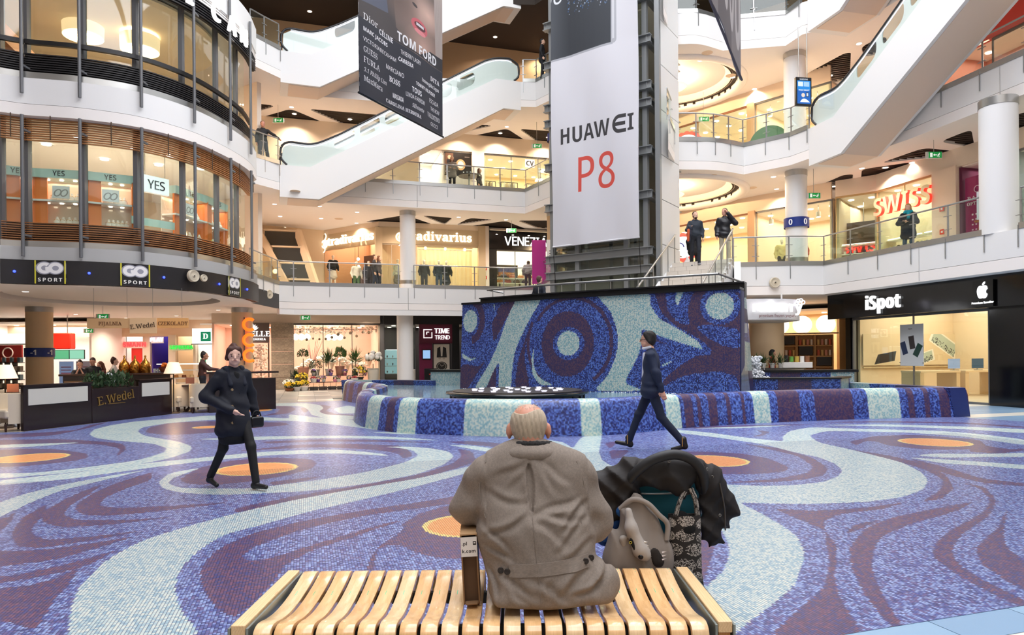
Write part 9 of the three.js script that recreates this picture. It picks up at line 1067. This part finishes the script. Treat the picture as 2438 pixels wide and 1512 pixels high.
// ---- cafe under the drum ----
{
  const A = [-10.15,14.18], B = [-9.07,18.2], L = dist(A, B), an = turnOf(A, B), dw = M(0x24140f, { r: 0.3, cc: 0.3 }), t = thing('cafe_partition', 'dark wood cafe partition with frosted windows and gold script', 'partition', A[0], 0, A[1], an), w1 = L * 0.4, w2 = L * 0.73, H = 0.94;
  part('panel', rbox(w1, H, 0.08, w1 / 2, H / 2, -0.05, 0.01), dw, t); part('panel', rbox(w2 - w1, 0.8, 0.5, (w1 + w2) / 2, 0.4, -0.25, 0.01), dw, t); part('panel', rbox(L - w2, H, 0.08, (w2 + L) / 2, H / 2, -0.05, 0.01), dw, t); for (const [x0, x1] of [[0.1, w1 - 0.12], [w2 + 0.1, L - 0.1]]) part('frosted_pane', box(x1 - x0, 0.34, 0.02, (x0 + x1) / 2, 0.7, -0.005), M(0xc9c6bc, { r: 0.7, e: 0x403c34, ei: 0.15 }), t, 'frosted pane'); part('cap_rail', box(w1, 0.04, 0.14, w1 / 2, H, -0.05), dw, t); part('cap_rail', box(L - w2, 0.04, 0.14, (w2 + L) / 2, H, -0.05), dw, t);
  const gold = M(0xb08a4a, { m: 0.7, r: 0.35 }), sc = part('script', letters('E.Wedel', 'serif_regular', 0.2, 0.012), gold, t, 'gold script lettering'); sc.position.set((w1 + w2) / 2, 0.46, 0.005); sc.rotation.z = 0.12; part('script_line', box(0.5, 0.012, 0.012, (w1 + w2) / 2, 0.42, 0.008), gold, t);
  const pb = thing('planter_greenery', 'green leafy planting with white orchids on the cafe partition', 'plant', ...at2(A, B, (w1 + w2) / 2, -0.25, 0.78)); const fg = part('foliage', mg([-0.45, -0.2, 0.1, 0.4].map((x) => bush(0.26, 130, 0.12).translate(x * Math.cos(an), -0.06, -x * Math.sin(an)))), GREEN[0], pb); fg.userData.kind = 'stuff'; const wf = part('blooms', mg(Array.from({ length: 14 }, () => ball(rr(0.03, 0.06), rr(-0.1, 0.1), rr(0.1, 0.36), rr(-0.1, 0.1), 7))), M(0xe6e2e6), pb); wf.userData.kind = 'stuff'; part('planter_box', box(1.1, 0.1, 0.3, 0, 0.0, 0, an), M(0x2a1a12), pb);
  // tub chairs, tables
  const arm = []; for (let i = 0; i <= 16; i++) { const a = -2.2 + 4.4 * i / 16; arm.push([0.3 * Math.sin(a), -0.3 * Math.cos(a)]); }
  const chair = (X, D, turn, label) => { const c = thing('tub_chair', label, 'chair', X, 0, D, turn), cm = M(0xd8c8ae, { r: 0.55 }); part('backrest', smooth(strip(arm, 0.16, 0.78, 0.07), 0.8), cm, c); part('seat', rbox(0.5, 0.18, 0.5, 0, 0.36, 0.02, 0.05), cm, c); part('front_rail', rbox(0.44, 0.14, 0.05, 0, 0.22, 0.24, 0.02), cm, c); for (const [x, z] of [[0.2, 0.2], [-0.2, 0.2], [0.2, -0.2], [-0.2, -0.2]]) part('leg', cyl(0.022, 0.03, 0.16, x, 0.08, z, 8), M(0x3a2216), c); };
  chair(-10.52, 14.35, 2.6, 'cream tub chair at the outer end of the partition'); chair(-9.25, 18.9, 1.2, 'cream tub chair next to the partition end'); chair(-8.53, 18.7, -1.2, 'cream tub chair beside the dark counter'); chair(-9.38, 19.7, -0.6, 'cream tub chair behind the round table'); chair(-11.85, 16.2, 0.3, 'cream tub chair behind the outer lamp');
  for (const [X, D, lab] of [[-8.97, 19, 'between the tub chairs'], [-11.12, 15.2, 'by the outer lamp']]) { const c = thing('cafe_table', 'small round dark cafe table ' + lab, 'table', X, 0, D); part('top', cyl(0.33, 0.33, 0.04, 0, 0.73, 0, 24), dw, c); part('stem', lathe([[0.2, 0], [0.06, 0.12], [0.04, 0.4], [0.1, 0.72]], 14), dw, c); const m = thing('menu_stand', 'little menu card standing on the cafe table ' + lab, 'menu', X, 0.75, D, 0.4); part('card', box(0.22, 0.2, 0.03, 0, 0.1, 0), M(0x7a4a3a), m); part('base', box(0.24, 0.02, 0.08, 0, 0.01, 0), dw, m); }
  for (const [X, D, lab] of [[-11.07, 14.9, 'at the outer end of the partition'], [-9.13, 18.4, 'at the inner end of the partition']]) { const c = thing('floor_lamp', 'floor lamp with a glowing cream shade ' + lab, 'lamp', X, 0, D); part('shade', lathe([[0.24, 0], [0.13, 0.3], [0.125, 0.3], [0.235, 0]], 24).translate(0, 1.08, 0), M(0xfff0d8, { e: 0xffdca8, ei: 0.55 }), c); part('pole', cyl(0.015, 0.015, 1.3, 0, 0.65, 0, 8), M(0x4a3a2a, { m: 0.6, r: 0.3 }), c); part('base', cyl(0.15, 0.14, 0.03, 0, 0.015, 0, 18), M(0x4a3a2a), c); part('bulb', ball(0.05, 0, 1.22, 0, 8), lit(0xffe6c0, 3), c); const l = new THREE.PointLight(0xffd6a0, 5); l.position.set(X, 1.22, -D); l.castShadow = true; scene.add(l); }
  // bar, sign, counters
  const bA = [-12.76, 19.4], bB = [-10.22, 20.4], bl = dist(bA, bB), ba = thing('cafe_bar', 'long dark cafe bar with a copper edged top', 'counter', bA[0], 0, bA[1], turnOf(bA, bB)); part('front', box(bl, 1.0, 0.1, bl / 2, 0.5, 0), dw, ba); part('top', rbox(bl + 0.2, 0.06, 0.6, bl / 2, 1.03, -0.2, 0.01), M(0x3a2014, { r: 0.25 }), ba); part('display', box(0.9, 0.3, 0.12, 0.5, 0.72, 0.1), M(0x6a4a2a), ba); const fo = ball(0.05, 0, 0, 0, 8); for (let k = 0; k < 3; k++) { const s = thing('brass_urn', ['first', 'second', 'third'][k] + ' polished brass chocolate urn on the bar', 'urn', ...at2(bA, bB, bl * (0.55 + k * 0.1), -0.2, 1.06)); part('vessel', lathe([[0.01, 0], [0.14, 0], [0.15, 0.2], [0.12, 0.3], [0.05, 0.38], [0.02, 0.46], [0.035, 0.5], [0.001, 0.53]], 18), M(0xc98a3a, { m: 0.9, r: 0.2 }), s); part('tap', bar([0, 0.08, 0.14], [0, 0.08, 0.22], 0.012, 6), M(0xc98a3a, { m: 0.9, r: 0.2 }), s); }
  const bk = thing('orange_basket', 'wicker basket heaped with oranges on the bar', 'basket', ...at2(bA, bB, bl * 0.96, -0.1, 1.06)); part('basket', lathe([[0.01, 0], [0.14, 0.01], [0.22, 0.16], [0.2, 0.16]], 18), M(0x7a3a1c, { r: 0.8 }), bk); for (let k = 0; k < 11; k++) { const o = part('orange', fo, M(0xf07a1c, { r: 0.5 }), bk); o.position.set(rr(-0.13, 0.13), 0.17 + rr(0, 0.09), rr(-0.13, 0.13)); } for (let k = 0; k < 10; k++) { const g = thing('glass_cup', 'clear drinking glass in the row on the bar', 'glass', ...at2(bA, bB, bl * 0.84 + (k % 5) * 0.09, -0.15 - (k / 5 | 0) * 0.1, 1.06), 0, 'glasses on the bar'); part('cup', lathe([[0.001, 0], [0.03, 0], [0.035, 0.12], [0.032, 0.12]], 10), M(0xe9eceb, { r: 0.1, t: 0.7 }), g); }
  const hs = thing('hanging_cafe_sign', 'hanging cream cafe sign boards with serif and script lettering', 'sign', -10.67, 2.2, 19.5, 0.1), bo = M(0xd8ae7e, { r: 0.6 }); part('board', box(1.25, 0.28, 0.05, -0.75, 0.3, 0), bo, hs); part('board', box(0.72, 0.44, 0.06, 0.16, 0.22, 0.05), M(0xe2bd92), hs); part('board', box(0.85, 0.28, 0.05, 0.95, 0.3, 0), M(0xe0a868), hs); for (const [s, x, z] of [['PIJALNIA', -0.75, 0.03], ['CZEKOLADY', 0.96, 0.03]]) { const o = part('lettering', letters(s, 'serif_regular', 0.1, 0.008, 0.008), M(0x6a3f22), hs); o.position.set(x, 0.24, z); } const so = part('script', letters('E.Wedel', 'serif_regular', 0.125, 0.008), M(0x3a2414), hs); so.position.set(0.16, 0.16, 0.085); so.rotation.z = 0.1; for (const x of [-1.2, -0.3, 0.4, 1.2]) part('hanger', bar([x, 0.4, 0], [x, 1.3, 0], 0.006, 4), MSTEEL, hs);
  const dc = thing('dark_counter', 'dark wood serving counter behind the walking woman', 'counter', -8.27, 0, 18.9, 0.5); part('end_panel', box(0.3, 1.05, 0.8, 0, 0.52, 0), dw, dc); part('body', box(1.5, 0.9, 0.6, 0.9, 0.45, -0.3), dw, dc); part('top', box(1.9, 0.05, 0.8, 0.75, 1.07, -0.2), dw, dc); const pcg = thing('pastry_case', 'lit pastry case with glass shelves behind the tub chairs', 'cabinet', -10.55, 0, 22, 0.3); part('base', box(1.8, 0.5, 0.6, 0, 0.25, 0), M(0x5a3a24), pcg); for (const y of [0.55, 0.85, 1.1]) part('shelf', box(1.7, 0.03, 0.5, 0, y, 0), M(0xe9dcc6), pcg); part('light_tube', box(1.6, 0.03, 0.04, 0, 1.3, 0.1), lit(0xfff0dc, 3), pcg); for (let k = 0; k < 14; k++) part('cake', cyl(0.07, 0.06, 0.08, -0.7 + (k % 7) * 0.23, 0.61 + (k / 7 | 0) * 0.3, 0.08, 10), M([0xc9803a, 0x8a4a24, 0xe6c08a][k % 3]), pcg);
  // orange hoop sign on the column
  const hc = thing('orange_hoop_sign', 'stack of glowing orange letters along the beige column', 'sign', -10.45, 1.05, 27.2, 0.3); for (let k = 0; k < 3; k++) part('letter', new THREE.TorusGeometry(0.22, 0.06, 8, 24, 4.6).rotateZ(0.85).translate(0, 1.75 - k * 0.62, 0), M(0xff8a3a, { e: 0xff6a14, ei: 1.3 }), hc); part('mount', box(0.04, 1.9, 0.04, -0.2, 1.1, -0.1), MGREY, hc);
}
// ---- row of shops at the far end, lowest floor ----
{
  const D = 36, q = (px, d = D) => (px - 1219) / 1625 * d, S = (x0, x1, lab, wall, c, p, d = D) => room(lab, [q(x0, d), d], [q(x1, d), d], 0, 3.3, 3, wall, c, p, [3, 1], 0xd0c4b4);
  S(-60, 218, 'bright white and red fast food hall', 0xf4ece4, 0xfff4ea, 9, 33); S(222, 268, 'white corner of the hall', 0xf2eee8, 0xffffff, 7); S(280, 345, 'red and white drugstore interior', 0xf4e4de, 0xfff4ec, 8); S(360, 405, 'violet shop interior', 0x4a2f9a, 0xe8e0ff, 6); S(420, 465, 'cream shop interior with a green sign', 0xf0dcc0, 0xffecd0, 8); S(468, 540, 'white shoe store interior', 0xf8f4ea, 0xfff8ea, 9);
  struct('wall_far', strip([[-31, 34.6], [q(540) + 1.5, 36.4], [-11.6, 36], [-11.2, 32]], 2.62, 3.5, -0.1), M(0xe8c8a8, { r: 0.7 }), 'pinkish lintel over the far shops'); for (const [x0, x1] of [[218, 224], [268, 282], [345, 362], [405, 422], [464, 470]]) pier('pale pier between far shops', [q(x0), D - 0.05], [q(x1), D - 0.05], 0, 2.7, M(0xe6d6c4));
  const sg = (px, y, text, font, size, mat, lab, d = D) => { const t = thing('far_shop_sign', lab, 'sign', q(px, d), y, d - 0.25); part('lettering', letters(text, font, size, 0.05), mat, t); part('backing', box(size * text.length * 0.75, size * 1.5, 0.03, 0, size * 0.4, -0.04), M(0xf2ece6, { r: 0.6 }), t); };
  sg(313, 2.1, 'ROSSMANN', 'sans_bold', 0.24, M(0xe8484a, { e: 0xff4a50, ei: 0.9 }), 'red drugstore lettering behind the hanging cafe sign'); sg(380, 2.35, 'PLAY', 'sans_bold', 0.22, lit(0xe8e0ff, 2), 'white lettering on the violet shop'); sg(438, 1.95, 'SEPHORA', 'sans_bold', 0.2, M(0x3ac04a, { e: 0x2ac84a, ei: 1 }), 'small green lettering on the cream shop');
  const rp = thing('red_wall_panel', 'tall red panel of the far drugstore', 'panel', q(330), 0, D - 0.15); part('panel', box(0.55, 2.1, 0.06, 0, 1.05, 0), M(0xd82a22, { e: 0x601008, ei: 0.3 }), rp); part('trim', box(0.6, 0.05, 0.08, 0, 2.12, 0), MW, rp);
  for (const [x, y, s, lab] of [[487, 2.35, 0.5, 'large green square sign with a white letter on the white fascia'], [480, 1.15, 0.27, 'smaller green square sign below the white fascia']]) { const t = thing('green_square_sign', lab, 'sign', q(x, 35.4), y, 35.56); part('plate', box(s, s, 0.06, 0, s / 2, 0), M(0x129a76, { e: 0x0c8a66, ei: 0.4 }), t); const l = part('letter', letters('D', 'serif_bold', s * 0.55, 0.02), lit(0xffffff, 1.6), t); l.position.set(0, s * 0.25, 0.03); }
  const lf = thing('white_light_fascia', 'bright white fascia of the shoe store', 'sign', q(505), 2.2, D - 0.35); part('box', box(1.75, 0.85, 0.12, 0, 0.4, -0.05), lit(0xffffff, 1.6), lf); part('edge', box(1.8, 0.05, 0.16, 0, 0, 0), MSTEEL, lf);
  const rs = thing('red_canopy', 'glossy red canopy over the fast food menu', 'canopy', q(135, 31), 1.9, 31); part('fascia', rbox(1.5, 0.72, 0.4, 0, 0.4, 0, 0.05), M(0xe02a1c, { r: 0.25, e: 0x801008, ei: 0.4 }), rs); part('drum', cyl(0.3, 0.3, 0.8, -0.6, 0.42, 0.2, 20), M(0xc8241a, { r: 0.25 }), rs); part('hanger', mg([-0.5, 0.5].map((x) => bar([x, 0.7, 0], [x, 1.6, 0], 0.02, 6))), MSTEEL, rs);
  for (let k = 0; k < 3; k++) { const t = thing('menu_screen', ['first', 'second', 'third'][k] + ' green lit menu screen under the red canopy', 'screen', q(112 + k * 36, 30.8), 1.48, 30.8); part('housing', box(0.68, 0.42, 0.05, 0, 0.21, 0), MBLACK, t); part('screen', box(0.64, 0.38, 0.01, 0, 0.21, 0.03), M(0x103020, { e: [0x8ad8b0, 0x62c08a, 0x9ae0c0][k], ei: 0.8 }), t); }
  const bs = thing('backlit_counter', 'bright white lit bulkhead over the hall', 'panel', q(20, 32), 2.2, 32); part('panel', box(3.4, 0.5, 0.1, 0.6, 0.25, 0), lit(0xfff6ec, 1.6), bs); part('edge', box(3.4, 0.05, 0.14, 0.6, 0, 0), MSTEEL, bs); const dr = thing('dark_red_board', 'dark red menu board at the outer edge', 'sign', q(10, 30), 1.4, 30); part('board', box(1.6, 0.75, 0.08, 0, 0.35, 0), M(0x7a1612, { e: 0x300404, ei: 0.4 }), dr); part('ring', new THREE.TorusGeometry(0.22, 0.03, 6, 20).translate(0.2, 0.38, 0.06), M(0xe8d8d0), dr);
  for (let k = 0; k < 3; k++) { const t = thing('shelf_unit', ['first', 'second', 'third'][k] + ' dark shelf of packed goods behind the outer lamp', 'shelf', q(8 + k * 18, 28), 0, 28); part('carcass', mg([0.3, 0.65, 1.0, 1.35].map((y) => box(0.3, 0.03, 0.3, 0, y, 0)).concat([box(0.02, 1.4, 0.3, -0.15, 0.7, 0)])), M(0x2a2622), t); for (let i = 0; i < 8; i++) part('pack', rbox(0.11, 0.2, 0.2, i % 2 ? 0.07 : -0.07, 0.42 + (i / 2 | 0) * 0.35 - 0.0, 0, 0.01), M([0xd8cfc0, 0x8a8478, 0xb04a3a, 0x6a8a9a][i % 4]), t); }
  for (const [px, c, lab] of [[158, 0x9ab8e8, 'pale blue poster board'], [110, 0x8a2a24, 'dark red poster board'], [198, 0xa89aa0, 'grey poster board']]) { const t = thing('poster_board', lab + ' behind the cafe guests', 'poster', q(px, 27), 0.02, 27); part('print', box(0.55, 1.25, 0.04, 0, 0.75, 0), M(c, { e: c, ei: 0.25 }), t); part('foot', box(0.5, 0.04, 0.3, 0, 0, 0), MGREY, t); part('text_line', mg([0, 1, 2].map((k) => box(0.4, 0.03, 0.01, 0, 1.15 - k * 0.12, 0.025))), M(0xb84a5a), t); }
}
// ---- emergency exit signs ----
const exitTex = canvasTex(128, 64, (c) => { c.fillStyle = '#0f8a3c'; c.fillRect(0, 0, 128, 64); c.fillStyle = '#f2faf4'; c.fillRect(14, 10, 24, 44); c.fillRect(48, 28, 34, 8); c.beginPath(); c.moveTo(44, 32); c.lineTo(60, 18); c.lineTo(60, 46); c.fill(); c.beginPath(); c.arc(106, 16, 6, 0, 7); c.fill(); c.lineWidth = 7; c.strokeStyle = '#f2faf4'; c.beginPath(); c.moveTo(102, 22); c.lineTo(94, 38); c.lineTo(104, 54); c.moveTo(94, 38); c.lineTo(82, 48); c.moveTo(88, 26); c.lineTo(112, 34); c.stroke(); });
for (const [X, y, D, h, lab] of [[-8.92,3.18,29.5, 3.5, 'over the flower shop'], [-15.57,3.09,26, 3.5, 'above the cafe bar'], [0.03,7.51,33, 8, 'over the shoe shop'], [-10.02,11.72,29.5, 12.4, 'behind the leaning man'], [1.25,11.28,32, 12.4, 'over the upper fashion shop'], [13.03,7.53,21, 8, 'before the optician'], [10.74,7.05,24.2, 8, 'beside the zero column'], [8.08,11.27,28.5, 12.4, 'below the upper dome'], [-20.44,2.84,33, 3.3, 'in the fast food hall']]) { const t = thing('exit_sign', 'green emergency exit sign ' + lab, 'sign', X, y, D); part('housing', rbox(0.5, 0.2, 0.06, 0, 0, 0, 0.01), M(0xd8d4cc), t); part('face', box(0.4, 0.19, 0.01, 0.02, 0, 0.035), M(0xffffff, { map: exitTex, emissiveMap: exitTex, e: 0xffffff, ei: 0.5 }), t, 'green pictogram'); part('hanger', bar([0, 0.1, 0], [0, Math.max(0.12, h - y), 0], 0.01, 4), MSTEEL, t); }

renderer.render(scene, camera);
